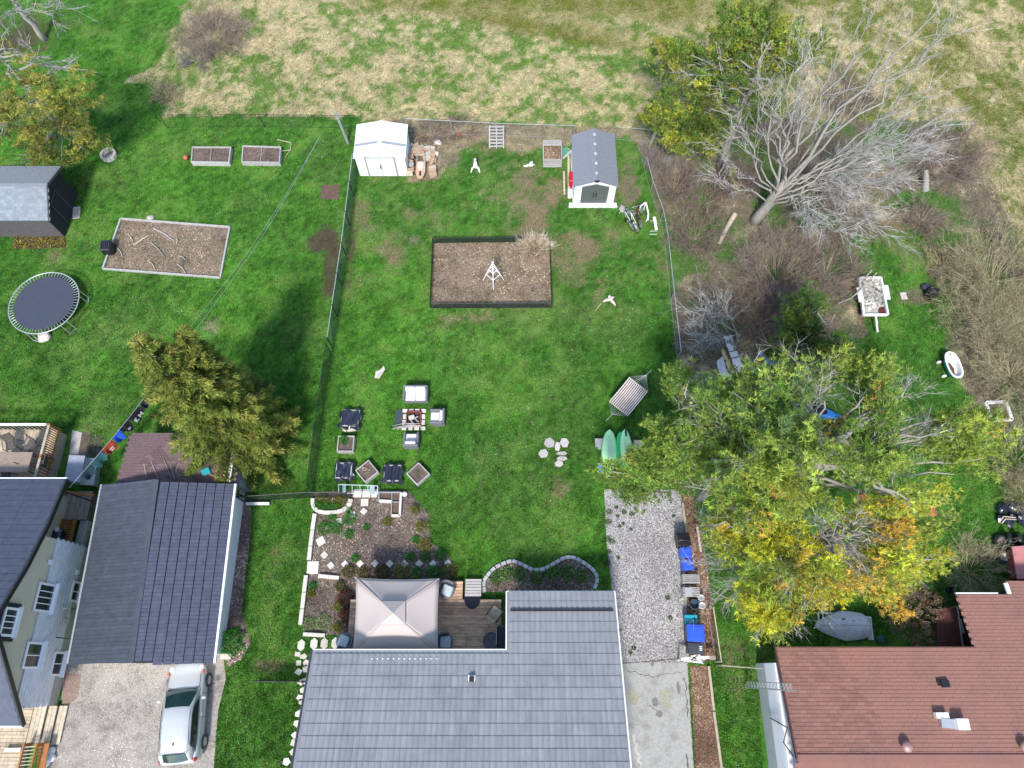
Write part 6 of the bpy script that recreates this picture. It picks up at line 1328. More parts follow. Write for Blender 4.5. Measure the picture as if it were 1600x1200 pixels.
# bungalow neighbour: lattice mast, cable
mt_ = thing('antenna_mast', 'triangular lattice antenna mast beside the shingled house', 'mast', at(1168, 1070)); b0 = at(1167, 1071); r = .17; tri = [V((r * math.cos(a), r * math.sin(a), 0)) for a in (math.pi / 2, math.pi * 7 / 6, math.pi * 11 / 6)]; HT = 5.6
for v in tri: g = MB(); g.tube([b0 + v, b0 + v + V((0, 0, HT))], .018, 5); obj('upright', g, M_galv, mt_)
k = 14
for i in range(k):
    z0_, z1_ = HT * i / k, HT * (i + 1) / k; g = MB()
    for j in range(3): a, b = tri[j], tri[(j + 1) % 3]; g.tube([b0 + a + V((0, 0, z0_)), b0 + b + V((0, 0, (z0_ + z1_) / 2)), b0 + a + V((0, 0, z1_))], .009, 4)
    obj('lattice', g, M_galv, mt_)
g = MB(); g.tube([onx(1204, 1122, 11.4), onx(1226, 1136, 11.3) + V((0, 0, .3)), onx(1224, 1160, 11.3), onx(1240, 1182, 11.4)], .025, 5); single('cable', g, M_black, 'black cable looping down the pale house siding', 'cable')
# ------------------------------------------------------------------ backyard bits
pl = thing('pallet', 'grey wooden pallet propped at the field fence', 'pallet', at(776, 225)); a, b = at(764, 200, .5), at(788, 231, .15)
for i in range(7): g = MB(); f = (i + .5) / 7; g.beam(V((a.x, a.y + (b.y - a.y) * f, .75 - .6 * f)), V((b.x, a.y + (b.y - a.y) * f, .75 - .6 * f)), .10, .03); obj('slat', g, M_greywood, pl)
for x in (a.x + .05, (a.x + b.x) / 2, b.x - .05): g = MB(); g.beam((x, a.y, .70), (x, b.y, .09), .07, .08); obj('stringer', g, M_greywood, pl)
cb = thing('compost_bin', 'grey pallet compost bin filled with dry leaves by the resin shed', 'compost bin', at(863, 240)); a, b = at(849, 220, .7), at(878, 250, .7)
for k in range(4):
    z = .12 + k * .19
    for p, q_ in (((a.x, a.y), (b.x, a.y)), ((b.x, a.y), (b.x, b.y)), ((b.x, b.y), (a.x, b.y)), ((a.x, b.y), (a.x, a.y))): g = MB(); g.beam((p[0], p[1], z), (q_[0], q_[1], z), .05, .12); obj('slat', g, M_greywood, cb)
g = MB(); g.box(((a.x + b.x) / 2, (a.y + b.y) / 2, .25), (b.x - a.x - .1, a.y - b.y - .1, .5)); obj('leaves', g, M_redmulch, cb)
for k in range(3): g = MB(); yy = a.y - .1 - k * .14; g.beam((a.x, yy, .76), (b.x, yy, .76), .08, .03); obj('top_slat', g, M_greywood, cb)
chips('leaf_fill', [V((a.x + .1, b.y + .1, 0)), V((b.x - .1, b.y + .1, 0)), V((b.x - .1, a.y - .1, 0)), V((a.x + .1, a.y - .1, 0))], 500, [(.4, .28, .18), (.3, .2, .12), (.5, .4, .28)], .05, .5, parent=cb)
# firewood heap
rr = random.Random(12); rows = ['back', 'second', 'third', 'fourth', 'fifth', 'sixth', 'seventh']; cols_ = ['leftmost', 'second', 'third', 'fourth']
M_log1 = mat('split_wood', (.42, .29, .20), .85, .3, 12, dark=(.2, .13, .09), dscale=8, damt=.5)
cols_ = ['second', 'second', 'third', 'fourth', 'last']
for j in range(8):
    for i in range(5):
        x, y = 642 + i * 8.6 + rr.uniform(-1.2, 1.2), 234 + j * 6.2 + rr.uniform(-1.2, 1.2)
        if 648 < x < 670 and y > 252: continue
        z = .1 + (.2 if i < 3 else .03) * (1 if j > 1 else .5) + rr.uniform(0, .08); a = rr.uniform(-.5, .5) + (1.2 if rr.random() < .15 else 0)
        q = at(x, y); g = MB(); l = rr.uniform(.36, .5); w = rr.uniform(.2, .3); d = V((math.cos(a), math.sin(a), rr.uniform(-.25, .25))).normalized(); s_ = V((-d.y, d.x, 0)).normalized(); c = V((q.x, q.y, z + .06)); vs = []
        for e in (-1, 1): vs += [c + d * l / 2 * e - s_ * w / 2 - V((0, 0, w / 3)), c + d * l / 2 * e + s_ * w / 2 - V((0, 0, w / 4)), c + d * l / 2 * e + s_ * w * .3 + V((0, 0, w / 2)), c + d * l / 2 * e - s_ * w * .28 + V((0, 0, w / 2.2))]
        g.add(vs, [(3, 2, 1, 0), (4, 5, 6, 7), (0, 1, 5, 4), (1, 2, 6, 5), (2, 3, 7, 6), (3, 0, 4, 7)])
        rown = (rows + ['bottom'])[j] if j < 7 else 'bottom'
        single('firewood_log', g, rr.choice((M_log1, M_log1, M_log1, M_palewood, M_greywood)), '%s log from the left, %s row of the heap by the white shed' % (cols_[i], rown) if i else 'split log touching the white shed, %s row of the heap' % rown, 'firewood', 'split logs heaped beside the white shed')
wb_ = thing('wheelbarrow', 'pale pointed sledge-like barrow standing in front of the firewood', 'wheelbarrow', at(658, 268)); c = at(658, 270)
g = MB(); g.v = []; ring = [(-.28, .62), (.28, .62), (.30, -.2), (.18, -.6), (0, -.72), (-.18, -.6), (-.30, -.2)]
g.prism([V((c.x + x, c.y + y, .22)) for x, y in ring], .12); obj('tray', g, mat('tan_plastic', (.55, .36, .24), .6), wb_)
g = MB(); g.prism([V((c.x + x * .55, c.y + y * .4 + .22, .342)) for x, y in ring], .05); obj('seat', g, M_white, wb_)
g = MB(); g.box((c.x, c.y - .35, .37), (.1, .32, .05)); obj('slot', g, M_black, wb_); g = MB(); g.tube([(c.x - .25, c.y + .5, .4), (c.x - .22, c.y + .95, .55), (c.x + .22, c.y + .95, .55), (c.x + .25, c.y + .5, .4)], .025, 6); obj('handle', g, M_galv, wb_)
g = MB(); g.tube([(c.x, c.y - .6, .12), (c.x, c.y + .4, .12)], .1, 8); obj('runner', g, M_black, wb_)
px_ball('pumpkin_basket', 717, 213, .14, mat('red_clay', (.45, .08, .04), .7), 'small red pot in the dry weeds behind the lawn', 'pot')
for x, y, r, l in ((684, 224, .3, 'large pale rock at the edge of the dry weeds'), (681, 242, .22, 'pale rock just right of the firewood heap')): q = at(x, y); g = MB(); g.blob((q.x, q.y, .08), (r, r * .8, .18), int(x), 8, 6, .25); single('rock', g, M_rock, l, 'rock', smooth=True)
sf = thing('garden_figure', 'small white seated garden figure on the grass below the pallet', 'statue', at(743, 262)); q = at(743, 262)
g = MB(); g.tube([(q.x, q.y, .05), (q.x, q.y + .05, .3), (q.x, q.y + .1, .5)], [.16, .13, .07], 8); obj('body', g, M_white, sf, True); g = MB(); g.blob((q.x, q.y + .12, .6), (.1, .1, .12), 2, 8, 6, .05); obj('head', g, M_block, sf, True)
for s in (-1, 1): g = MB(); g.tube([(q.x + s * .05, q.y, .12), (q.x + s * .2, q.y - .15, .12), (q.x + s * .28, q.y - .42, .05)], [.09, .07, .04], 7); obj('leg', g, M_slab if s < 0 else M_white, sf, True)
q = at(828, 259); g = MB(); g.blob((q.x, q.y, .06), (.3, .1, .08), 2, 8, 5, .3); g.blob((q.x + .1, q.y + .12, .08), (.12, .14, .1), 6, 8, 5, .3); g.blob((q.x - .25, q.y - .06, .05), (.16, .07, .06), 8, 8, 5, .3); single('plaster_lump', g, M_white, 'crumpled white lump on the grass left of the compost bin', 'lump')
q = at(593, 583); g = MB(); g.prism([q + V((x, y, .01)) for x, y in ((-.25, -.3), (.02, -.34), (.3, .2), (.22, .42), (0, .15), (-.2, .1))], .05); single('paper_scrap', g, M_rock, 'pale scrap lying on the lawn near the chain-link fence', 'scrap')
st = thing('cut_stump', 'splayed grey stump with root arms on the middle lawn', 'stump', at(953, 469)); q = at(953, 468)
for a, l in ((.5, .3), (1.7, .28), (3.5, .45), (5.35, .5)): g = MB(); g.tube([q + V((0, 0, .06)), q + V((l * .6 * math.cos(a), l * .6 * math.sin(a), .08)), q + V((l * math.cos(a), l * math.sin(a), .02))], [.11, .09, .035], 6); obj('root', g, M_rock, st)
g = MB(); g.tube([at(930, 486, .03), at(939, 474, .05)], [.02, .035], 5); single('stick', g, M_palewood, 'pale stick on the grass left of the splayed stump', 'stick')
# bicycles by the fence
def bike(label, px, py, rz_, frame_m, lean=.35, z=.0, s=1.0):
    t = thing('bicycle', label, 'bicycle', (0, 0, 0), 'bicycles leaning together by the fence')
    for y in (-.52, .52):
        g = MB(); g.tube([(0, y + .31 * math.cos(a), .33 + .31 * math.sin(a)) for a in [k * math.pi / 10 for k in range(21)]], .025, 5, False); w_ = obj('wheel', g, M_black, t)
        g = MB(); g.tube([(0, y + .28 * math.cos(a), .33 + .28 * math.sin(a)) for a in [k * math.pi / 10 for k in range(21)]], .013, 4, False)
        for k in range(8): a = k * math.pi / 8; g.tube([(0, y - .27 * math.cos(a), .33 - .27 * math.sin(a)), (0, y + .27 * math.cos(a), .33 + .27 * math.sin(a))], .005, 3)
        obj('rim', g, M_galv, w_)
    g = MB()
    for a, b in (((-.52, .33), (-.12, .30)), ((-.12, .30), (-.28, .80)), ((-.28, .76), (.34, .80)), ((-.12, .30), (.36, .72)), ((.34, .88), (.52, .33)), ((-.52, .33), (-.26, .72))): g.tube([(0, a[0], a[1]), (0, b[0], b[1])], .02, 5)
    obj('frame', g, frame_m, t)
    g = MB(); g.tube([(-.28, .30, .98), (-.1, .38, .98), (0, .33, .9), (.1, .38, .98), (.28, .30, .98)], .016, 5); obj('handlebar', g, M_galv, t)
    g = MB(); g.cbox((0, -.30, .86), (.14, .26, .06), .03); obj('saddle', g, M_black, t)
    q = at(px, py, .5 * s); t.location = (q.x - math.cos(rz_) * 0, q.y, z); t.rotation_euler = (0, lean, rz_); t.scale = (s, s, s); return t
bike('silver bicycle nearest the lawn in the leaning cluster', 991, 338, .12, M_galv, -.75); bike('white-framed bicycle in the middle of the leaning cluster', 999, 342, .05, M_white, -.65); bike('dark red bicycle nearest the fence in the leaning cluster', 1006, 336, -.1, mat('dark_red_paint', (.16, .01, .02), .35), -.55)
wf = thing('white_gate_frame', 'white angular frame behind the leaning bicycles', 'frame', at(1008, 328))
for a, b in (((1001, 322), (1009, 316)), ((1009, 316), (1013, 334)), ((1013, 334), (1012, 344))): g = MB(); g.beam(at(*a, .75), at(*b, .75), .09, .05); q = at(*a, .75); g.beam(q, V((q.x, q.y, 0)), .05, .05, V((0, 1, 0))); obj('bar', g, M_white, wf)
bn = thing('white_bench', 'white narrow bench frame right of the bicycles', 'bench', at(1022, 355)); g = MB(); g.beam(at(1022, 339, .45), at(1025.5, 359, .45), .17, .05); obj('seat', g, M_white, bn)
for y in (345, 361, 366): g = MB(); g.tube([at(1016 if y < 366 else 1015, y, .05), at(1026, y, .42)], .02, 5); obj('leg', g, M_white, bn)

# ------------------------------------------------------------------ right yard
g = MB(); g.tube([at(1124, 380, .12), at(1135, 357, .16), at(1148, 335, .2)], [.11, .14, .16], 8); single('log', g, M_palewood, 'pale fallen log lying left of the large bare tree', 'log')
g = MB(); g.tube([at(1446, 298, .0), at(1447, 283, .5), at(1447, 266, .8)], [.2, .17, .13], 7); single('stump', g, M_bark, 'pale broken trunk standing at the field edge', 'stump')
tr = thing('utility_trailer', 'white framed utility trailer loaded with pale rubble', 'trailer', at(1366, 465)); z = .55
tq = [at(1342, 434, z), at(1376, 434, z), at(1387, 492, z), at(1349, 492, z)]
g = MB(); g.slab([p - V((0, 0, .12)) for p in tq], .06); obj('bed', g, mat('trailer_floor', (.42, .41, .36), .9, .25, 6, dark=(.2, .18, .14), dscale=4, damt=.5), tr)
for i in range(4): g = MB(); g.beam(tq[i], tq[(i + 1) % 4], .10, .16); obj('side_rail', g, M_white, tr)
g = MB(); mid = (tq[2] + tq[3]) / 2; g.beam(mid, at(1371, 519, .35), .09, .09); obj('drawbar', g, M_white, tr)
for s, (a, b) in ((0, ((1381, 448), (1385, 470))), (1, ((1340, 452), (1344, 474)))):
    pa, pb = at(*a, .4), at(*b, .4); c = (pa + pb) / 2; c.z = .29; g = MB(); g.tube([c - V((.1, 0, 0)), c + V((.1, 0, 0))], .29, 14); obj('wheel', g, M_black, tr); g = MB(); g.beam(pa + V((0, 0, .16)), pb + V((0, 0, .16)), .3, .05); obj('mudguard', g, M_white, tr)
q = at(1381, 486, .5); g = MB(); g.lathe((q.x, q.y, .44), [(.28, 0), (.3, .02), (.05, .03)], 12); obj('rust_patch', g, mat('rust', (.10, .03, .02), .9), tr)
ins = [p - V((0, 0, z)) for p in tq[:2]] + [p - V((0, 0, z)) for p in (tq[1].lerp(tq[2], .68), tq[0].lerp(tq[3], .9))]; o = chips('rubble', ins, 900, [(.5, .48, .42), (.4, .38, .33), (.58, .56, .52), (.2, .19, .17)], .09, .42, .6); tag(o, 'loose pale rubble heaped on the utility trailer', 'rubble')
for a, b, l in (((1352, 434), (1362, 422), 'left pale pole sticking out of the trailer top'), ((1360, 436), (1370, 426), 'right pale pole sticking out of the trailer top')): g = MB(); g.tube([at(*a, .6), at(*b, .7)], .03, 5); single('pole', g, M_palewood, l, 'pole')
g = MB(); g.tube([at(1310, 474, .3), at(1330, 466, .5), at(1350, 448, .8), at(1358, 436, .9)], [.02, .04, .04, .025], 5); single('dead_branch', g, M_greywood, 'long bare branch leaning over the left side of the trailer', 'branch')
q = at(1411, 463); g = MB(); g.cbox((q.x, q.y, .05), (.36, .45, .1), .02, .05); single('paver', g, M_rock, 'pale square slab on the grass right of the trailer', 'slab')
t = thing('black_tub', 'black plastic composter on the grass in the right yard', 'bin', at(1456, 458)); q = at(1456, 458, .3); g = MB(); g.lathe((q.x, q.y, 0), [(.34, 0), (.38, .4), (.30, .58), (.05, .62)], 10, 1.1, .9, .4); obj('body', g, M_black, t); q2 = at(1447, 448, .2); g = MB(); g.cbox((q2.x, q2.y, .15), (.45, .35, .3), .06, .4); obj('tray', g, mat('slate_plastic', (.05, .05, .08), .5), t)
bt = thing('bathtub', 'white bathtub with turquoise outside and brown leaves in it', 'bathtub', (0, 0, 0))
g = MB(); n = 24
def tubring(sx, sy, z): return [(sx * math.cos(a) * (1 if abs(math.cos(a)) < .8 else .97), sy * (abs(math.sin(a)) ** .7) * (1 if math.sin(a) > 0 else -1), z) for a in [2 * math.pi * k / n for k in range(n)]]
rings = [tubring(.26, .58, .14), tubring(.36, .72, .5), tubring(.40, .78, .58)]; g.v = [p for r_ in rings for p in r_]
for i in range(2):
    for j in range(n): a = i * n + j; b = i * n + (j + 1) % n; g.f.append((a, b, b + n, a + n))
g.f.append(tuple(range(n - 1, -1, -1))); obj('shell', g, mat('turquoise_enamel', (.03, .42, .40), .35), bt, True)
rings = [tubring(.42, .80, .57), tubring(.42, .80, .61), tubring(.33, .70, .61), tubring(.28, .60, .30), tubring(.2, .5, .24)]; g = MB(); g.v = [p for r_ in rings for p in r_]
for i in range(4):
    for j in range(n): a = i * n + j; b = i * n + (j + 1) % n; g.f.append((a, b, b + n, a + n))
g.f.append(tuple(4 * n + j for j in range(n))); obj('basin', g, M_white, bt)
g = MB(); g.blob((.0, -.1, .28), (.13, .42, .05), 4, 9, 5, .3); obj('leaf_litter', g, mat('wet_leaves', (.12, .06, .03), .9, .3), bt, True)
g = MB(); g.lathe((0, .62, .605), [(.05, 0), (.05, .02), (.01, .02)], 10, 1.3, .7); obj('drain_plate', g, M_darkmetal, bt)
for y in (-.42, .42): g = MB(); g.cbox((-.42, y, .1), (.22, .12, .2), .03); g.cbox((.3, y, .1), (.15, .12, .2), .03); obj('foot', g, M_white, bt)
q = at(1489, 571, .5); bt.location = (q.x, q.y, 0); bt.rotation_euler = (0, 0, -.2 + .3)
wfr = thing('wooden_surround', 'white square wooden frame on the grass at the right edge', 'frame', at(1560, 641)); fq = P([(1540, 629), (1571, 628), (1581, 656), (1548, 657)], .07)
for i in range(4): g = MB(); g.beam(fq[i], fq[(i + 1) % 4], .16, .12); obj('bar', g, M_white, wfr)
q = at(1557, 378); g = MB(); g.blob((q.x, q.y, .2), (.3, .42, .3), 3, 8, 6, .25); single('black_bag', g, M_tarp, 'black bag in the ditch at the right edge of the field', 'bag', smooth=True)
wbd = thing('broken_door', 'pale broken door panel lying long and narrow in the bushes', 'panel', at(1144, 560)); g = MB(); g.slab(P([(1131, 525), (1143, 524), (1163, 579), (1151, 583)], .16), .06); obj('panel', g, M_white, wbd)
for f in (.18, .42, .6): a, b = at(1131 + 20 * f, 525 + 58 * f, .18), at(1143 + 20 * f, 524 + 55 * f, .18); g = MB(); g.beam(a, b, .03, .03); obj('batten', g, M_darkmetal, wbd)
g = MB(); g.slab(P([(1120, 564), (1130, 556), (1134, 575), (1142, 588), (1128, 590), (1122, 575)], .12), .08); single('plaster_board', g, mat('stained_plaster', (.6, .58, .64), .85, .3, 8), 'stained white board lying left of the yellow foam strip', 'board')
g = MB()
for k, (x, y) in enumerate(((1131, 552), (1134, 560), (1137, 568), (1139, 574), (1144, 582), (1146, 592), (1158, 557))): q = at(x, y, .15); g.blob((q.x, q.y, .18), (.12, .2, .08), k, 7, 5, .4)
single('foam_lumps', g, mat('yellow_foam', (.50, .42, .20), .9, .3, 9), 'crumbly yellow foam lumps between the two white boards', 'foam')
g = MB(); g.prism([V((p.x, p.y, .0)) for p in P([(1174, 572), (1184, 556), (1196, 549), (1206, 560), (1200, 590), (1182, 590)], .9)], .9); single('brown_tarp', g, mat('brown_tarp', (.12, .08, .07), .7, .3, 5), 'dark brown tarpaulin under the pine left edge', 'tarpaulin')
g = MB(); g.beam(at(1184, 550, 1.0), at(1215, 576, 1.0), .22, .08); single('blue_beam', g, mat('blue_grey_paint', (.22, .32, .42), .4), 'blue grey beam lying across the brown tarpaulin', 'beam')
ky = thing('kayak', 'bright blue kayak end showing through the large pine', 'kayak', at(1297, 648)); a, b = at(1238, 632, .22), at(1316, 654, .22); L_ = (b - a).length; d = (b - a) / L_; s = V((d.y, -d.x, 0)); g = MB(); n = 16
for k in range(n + 1):
    f = k / n; r = .36 * max(.03, math.sin(math.pi * f)) ** .7; c = a + d * L_ * f + V((0, 0, .12 * (2 * f - 1) ** 2)); g.v += [tuple(c + s * r), tuple(c + s * r * .6 + V((0, 0, .22 * r / .36))), tuple(c - s * r * .6 + V((0, 0, .22 * r / .36))), tuple(c - s * r), tuple(c - V((0, 0, .2 * r / .36)))]
for k in range(n):
    for j in range(5): x = k * 5 + j; y = k * 5 + (j + 1) % 5; g.f.append((x, y, y + 5, x + 5))
obj('hull', g, mat('kayak_blue', (.03, .22, .62), .35), ky, True); g = MB(); g.lathe((a + b) / 2 + V((0, 0, .17)), [(.26, 0), (.28, .05), (.24, .05)], 16, 1.7, .8, math.atan2(d.y, d.x)); obj('cockpit_rim', g, M_black, ky)
for i, (x, y, sx, l) in enumerate(((1455, 796, .5, 'crumpled pink-red fabric at the right tip of the pine'), (1354, 776, .3, 'small pink-red fabric scrap showing through the pine'))):
    q = at(x, y, .4); g = MB(); n = 8; rr = random.Random(i)
    for jj in range(n + 1):
        for ii in range(n + 1): g.v.append((q.x + (ii / n - .5) * sx * 1.6, q.y + (jj / n - .5) * sx, .14 + rr.uniform(-.08, .08) - .05 * (ii / n)))
    for jj in range(n):
        for ii in range(n): k = jj * (n + 1) + ii; g.f.append((k, k + 1, k + n + 2, k + n + 1))
    o = single('red_fabric', g, mat('red_fabric', (.60, .06, .09), .8), l, 'fabric', smooth=True); md = o.modifiers.new('s', 'SOLIDIFY'); md.thickness = .02
# tyres and the red trailer box
def tyre(label, px, py, z, tilt, axis, rim_m):
    q = at(px, py, z); t = thing('spare_wheel', label, 'wheel', (0, 0, 0)); g = MB(); g.lathe((0, 0, -.11), [(.20, 0), (.33, .01), (.37, .06), (.37, .17), (.33, .21), (.20, .22), (.19, .11)], 22); obj('tyre', g, M_black, t, True)
    g = MB(); g.lathe((0, 0, -.06), [(.19, 0), (.20, .12), (.15, .10), (.06, .05), (.05, .08), (.01, .08)], 14); obj('rim', g, rim_m, t); t.location = (q.x, q.y, z); t.rotation_euler = (tilt * math.cos(axis), tilt * math.sin(axis), 0); return t
M_tr = mat('rusty_steel', (.2, .15, .13), .6)
tyre('old wheel with a rusty rim lying in front of the tyre row', 1565, 847, .25, .35, 4.4, M_tr); tyre('second tyre of the row behind the rusty wheel', 1575, 843, .32, 1.2, 1.5, M_tr); tyre('rearmost tyre of the row at the right edge', 1590, 842, .32, 1.25, 1.5, M_tr); tyre('wheel with a silver rim beside the red trailer box', 1569, 871, .3, .25, 4.2, M_galv)
rt = thing('red_trailer', 'faded red flat-topped trailer box at the right edge', 'trailer', at(1595, 885)); g = MB(); zb = .9; q4 = P([(1581, 854), (1640, 850), (1650, 902), (1590, 905)], zb); g.slab(q4, .06); obj('top', g, mat('faded_red', (.50, .20, .19), .6, .08, 4), rt); g = MB(); g.prism([V((p.x, p.y, .3)) for p in P([(1583, 857), (1640, 853), (1650, 900), (1590, 902)], zb)], .52); obj('box', g, mat('brick_red', (.28, .06, .045), .7), rt)
g = MB(); q = at(1605, 880, .3); g.tube([(q.x - .6, q.y + .6, .3), (q.x + .6, q.y + .6, .3)], .3, 14); obj('wheel', g, M_black, rt)
bg_ = MB(); rr = random.Random(4)
for k in range(12): q = at(rr.uniform(1565, 1600), rr.uniform(790, 822), .3); bg_.blob((q.x, q.y, rr.uniform(.1, .4)), (rr.uniform(.15, .32), rr.uniform(.15, .3), rr.uniform(.12, .25)), k, 8, 6, .3)
single('rubbish_bags', bg_, M_tarp, 'pile of black rubbish bags at the right edge', 'bags'); kf = thing('folded_frame', 'pale thin angle frame lying on the black bags', 'frame', at(1575, 812))
for a, b in (((1561, 817), (1568, 807)), ((1568, 807), (1587, 809)), ((1565, 818), (1571, 811)), ((1571, 811), (1588, 812))): g = MB(); g.beam(at(*a, .62), at(*b, .62), .04, .04); obj('bar', g, M_palewood, kf)
# rowboat on its frame
rbt = thing('rowing_boat', 'white clinker rowing boat lying upside down by the shingled house', 'boat', at(1318, 985)); a, b = at(1277, 976, .45), at(1357, 978, .45); L_ = (b - a).length; g = MB(); n = 20; rows = 9
for k in range(n + 1):
    f = k / n; w = .66 * (min(1, (f / .55)) ** .62 if f < .55 else 1 - .22 * ((f - .55) / .45) ** 2); hgt = .48 * (min(1, f / .3) ** .5) * (1 - .1 * f)
    for j in range(rows + 1):
        s_ = j / rows * 2 - 1; z_ = .14 + hgt * (1 - abs(s_) ** 2.2) + .008 * (j % 2); g.v.append((a.x + L_ * f, (a.y + b.y) / 2 + w * s_, z_))
for k in range(n):
    for j in range(rows): x = k * (rows + 1) + j; g.f.append((x, x + 1, x + rows + 2, x + rows + 1))
g.f.append(tuple(n * (rows + 1) + j for j in range(rows + 1))); M_boat = mat('boat_paint', (.56, .56, .58), .45, .06, 5, dark=(.09, .07, .05), dscale=4, damt=.35); o = obj('hull', g, M_boat, rbt, False); md = o.modifiers.new('s', 'SOLIDIFY'); md.thickness = .02
g = MB(); yc_ = (a.y + b.y) / 2; g.tube([(a.x + L_ * .03, yc_, .3), (a.x + L_ * .12, yc_, .48), (a.x + L_ * .35, yc_, .64), (a.x + L_, yc_, .58)], .022, 5); obj('keel', g, M_block, rbt)
for (f0, dy) in ((.52, .28), (.7, .18)): g = MB(); g.prism([V((a.x + L_ * f0 + x, yc_ + dy + y, .55)) for x, y in ((-.1, 0), (0, .03), (.1, 0), (0, -.03))], .03); obj('hull_mark', g, M_darkmetal, rbt)
wfn = thing('boat_frame', 'white tubular frame on the ground around the upturned boat', 'frame', at(1320, 970))
for a_, b_ in (((1278, 957), (1318, 960)), ((1318, 960), (1361, 965)), ((1278, 957), (1281, 985)), ((1360, 965), (1364, 1000))): g = MB(); g.tube([at(*a_, .05), at(*b_, .05)], .04, 6); obj('bar', g, M_white, wfn)
g = MB(); g.slab(P([(1354, 966), (1360, 966), (1363, 1000), (1357, 1000)], .08), .05); single('grey_plank', g, M_greywood, 'grey plank at the square stern of the upturned boat', 'plank')
q = at(1376, 999); g = MB(); g.blob((q.x, q.y, .08), (.28, .22, .12), 3, 8, 5, .15); single('green_tub', g, mat('dark_green_plastic', (.03, .09, .07), .4), 'small dark green tub between the boat and dry hydrangea', 'tub', smooth=True)
lt = thing('lattice_screen', 'dark brown lattice panel screen next to the shingled house', 'screen', at(1475, 985)); zl = 1.1; lq = P([(1462, 952), (1494, 948), (1503, 1011), (1464, 1012)], zl); g = MB(); g.slab(lq, .03); obj('backing', g, mat('maroon_board', (.055, .018, .02), .8), lt)
M_lat = mat('lattice_strip', (.16, .06, .05), .8); nl = 15
for k in range(nl):
    f = (k + .5) / nl; g = MB(); g.beam(lq[0].lerp(lq[1], f) + V((0, 0, .02)), lq[3].lerp(lq[2], f) + V((0, 0, .02)), .022, .02); obj('lattice_slat', g, M_lat, lt)
for k in range(24): f = (k + .5) / 24; g = MB(); g.beam(lq[0].lerp(lq[3], f) + V((0, 0, .035)), lq[1].lerp(lq[2], f) + V((0, 0, .035)), .022, .018); obj('lattice_slat', g, M_lat, lt)
g = MB(); g.beam(lq[1] + V((.03, 0, .02)), lq[2] + V((.03, 0, .02)), .05, .08); obj('rail', g, M_greywood, lt)
for p in lq: g = MB(); g.beam(V((p.x, p.y, 0)), V((p.x, p.y, zl - .04)), .08, .08, V((0, 1, 0))); obj('post', g, M_wood, lt)
q = at(1509, 978, .8); g = MB(); g.lathe((q.x - .1, q.y, .5), [(.3, 0), (.34, .08), (.3, .12), (.05, .13)], 18); single('round_basin', g, M_white, 'white round basin half hidden by the shingled roof', 'basin')
q = at(1481, 922); g = MB(); g.lathe((q.x, q.y, 0), [(.14, 0), (.18, .3), (.15, .3), (.1, .05)], 12); single('plant_pot', g, M_black, 'small black pot at the left end of the roof gutter', 'pot')
g = MB(); g.beam(at(1410, 908, .08), at(1445, 938, .08), .35, .12); g.beam(at(1437, 906, .08), at(1452, 935, .08), .12, .1); single('old_timbers', g, M_bark2, 'old dark timbers lying above the dry hydrangea bush', 'timber')
# ------------------------------------------------------------------ vegetation
def unit(v): return v / np.maximum(np.linalg.norm(v, axis=1, keepdims=True), 1e-6)
def branch_out(starts, dirs, lens, w0, levels, nch, spread, shrink=.6, grav=0.0, tipw=.25):
    """arrays of twig segments: every level sprouts from along its parent"""
    B, D, L, W = [starts], [unit(dirs)], [lens], [np.full(len(starts), w0)]
    cb, cd, cl, cw = starts, unit(dirs), lens, np.full(len(starts), w0)
    for k in range(levels):
        n = len(cb) * nch; i = np.repeat(np.arange(len(cb)), nch); t = rng.uniform(.25, 1.0, n)
        b = cb[i] + cd[i] * (cl[i] * t)[:, None]; d = unit(cd[i] + rng.normal(0, spread, (n, 3)) + np.array([0, 0, grav])); l = cl[i] * shrink * rng.uniform(.5, 1.2, n); w = cw[i] * .62
        B.append(b); D.append(d); L.append(l); W.append(w); cb, cd, cl, cw = b, d, l, w
    return np.concatenate(B), np.concatenate(D), np.concatenate(L), np.concatenate(W)
def jitcol(base, n, amt=.25):
    base = np.array(base); pick = base[rng.integers(0, len(base), n)] if base.ndim == 2 else np.tile(base, (n, 1)); return pick * rng.normal(1, amt, (n, 1)).clip(.35, 1.9)

def bare_shrub(label, px, py, r, h, cols, stems=26, levels=3, nch=5, cat='shrub', name='bare_shrub', spread=.5, w=.03, leaf=None, lean=(0, 0), upness=1.0, ry=None):
    c = at(px, py); t = thing(name, label, cat, c); ry = ry or r
    a = rng.uniform(0, 6.28, stems); rad = rng.uniform(0, .5, stems); st = np.stack([c.x + np.cos(a) * rad * r, c.y + np.sin(a) * rad * ry, np.full(stems, -.05)], 1)
    d = np.stack([np.cos(a) * r * .8 + lean[0], np.sin(a) * ry * .8 + lean[1], np.full(stems, h * .9 * upness)], 1); l = np.linalg.norm(d, axis=1) * rng.uniform(.5, .9, stems)
    B, D, L, W = branch_out(st, d, l, w, levels, nch, spread, .55)
    B[:, 2] = np.maximum(B[:, 2], .01); tris('stems', B, D, L, W, jitcol(cols, len(B), .22), M_twig, t)
    if leaf is not None:
        lc, n, ls = leaf; i = rng.integers(len(B) // 3, len(B), n); b = B[i] + D[i] * (L[i] * rng.uniform(.3, 1, n))[:, None]; d = unit(rng.normal(0, 1, (n, 3)) + [0, 0, .5])
        tris('leaves', b, d, ls * rng.uniform(.6, 1.4, n), ls * .7, jitcol(lc, n, .25), M_leaf, t, quad=True)
    return t
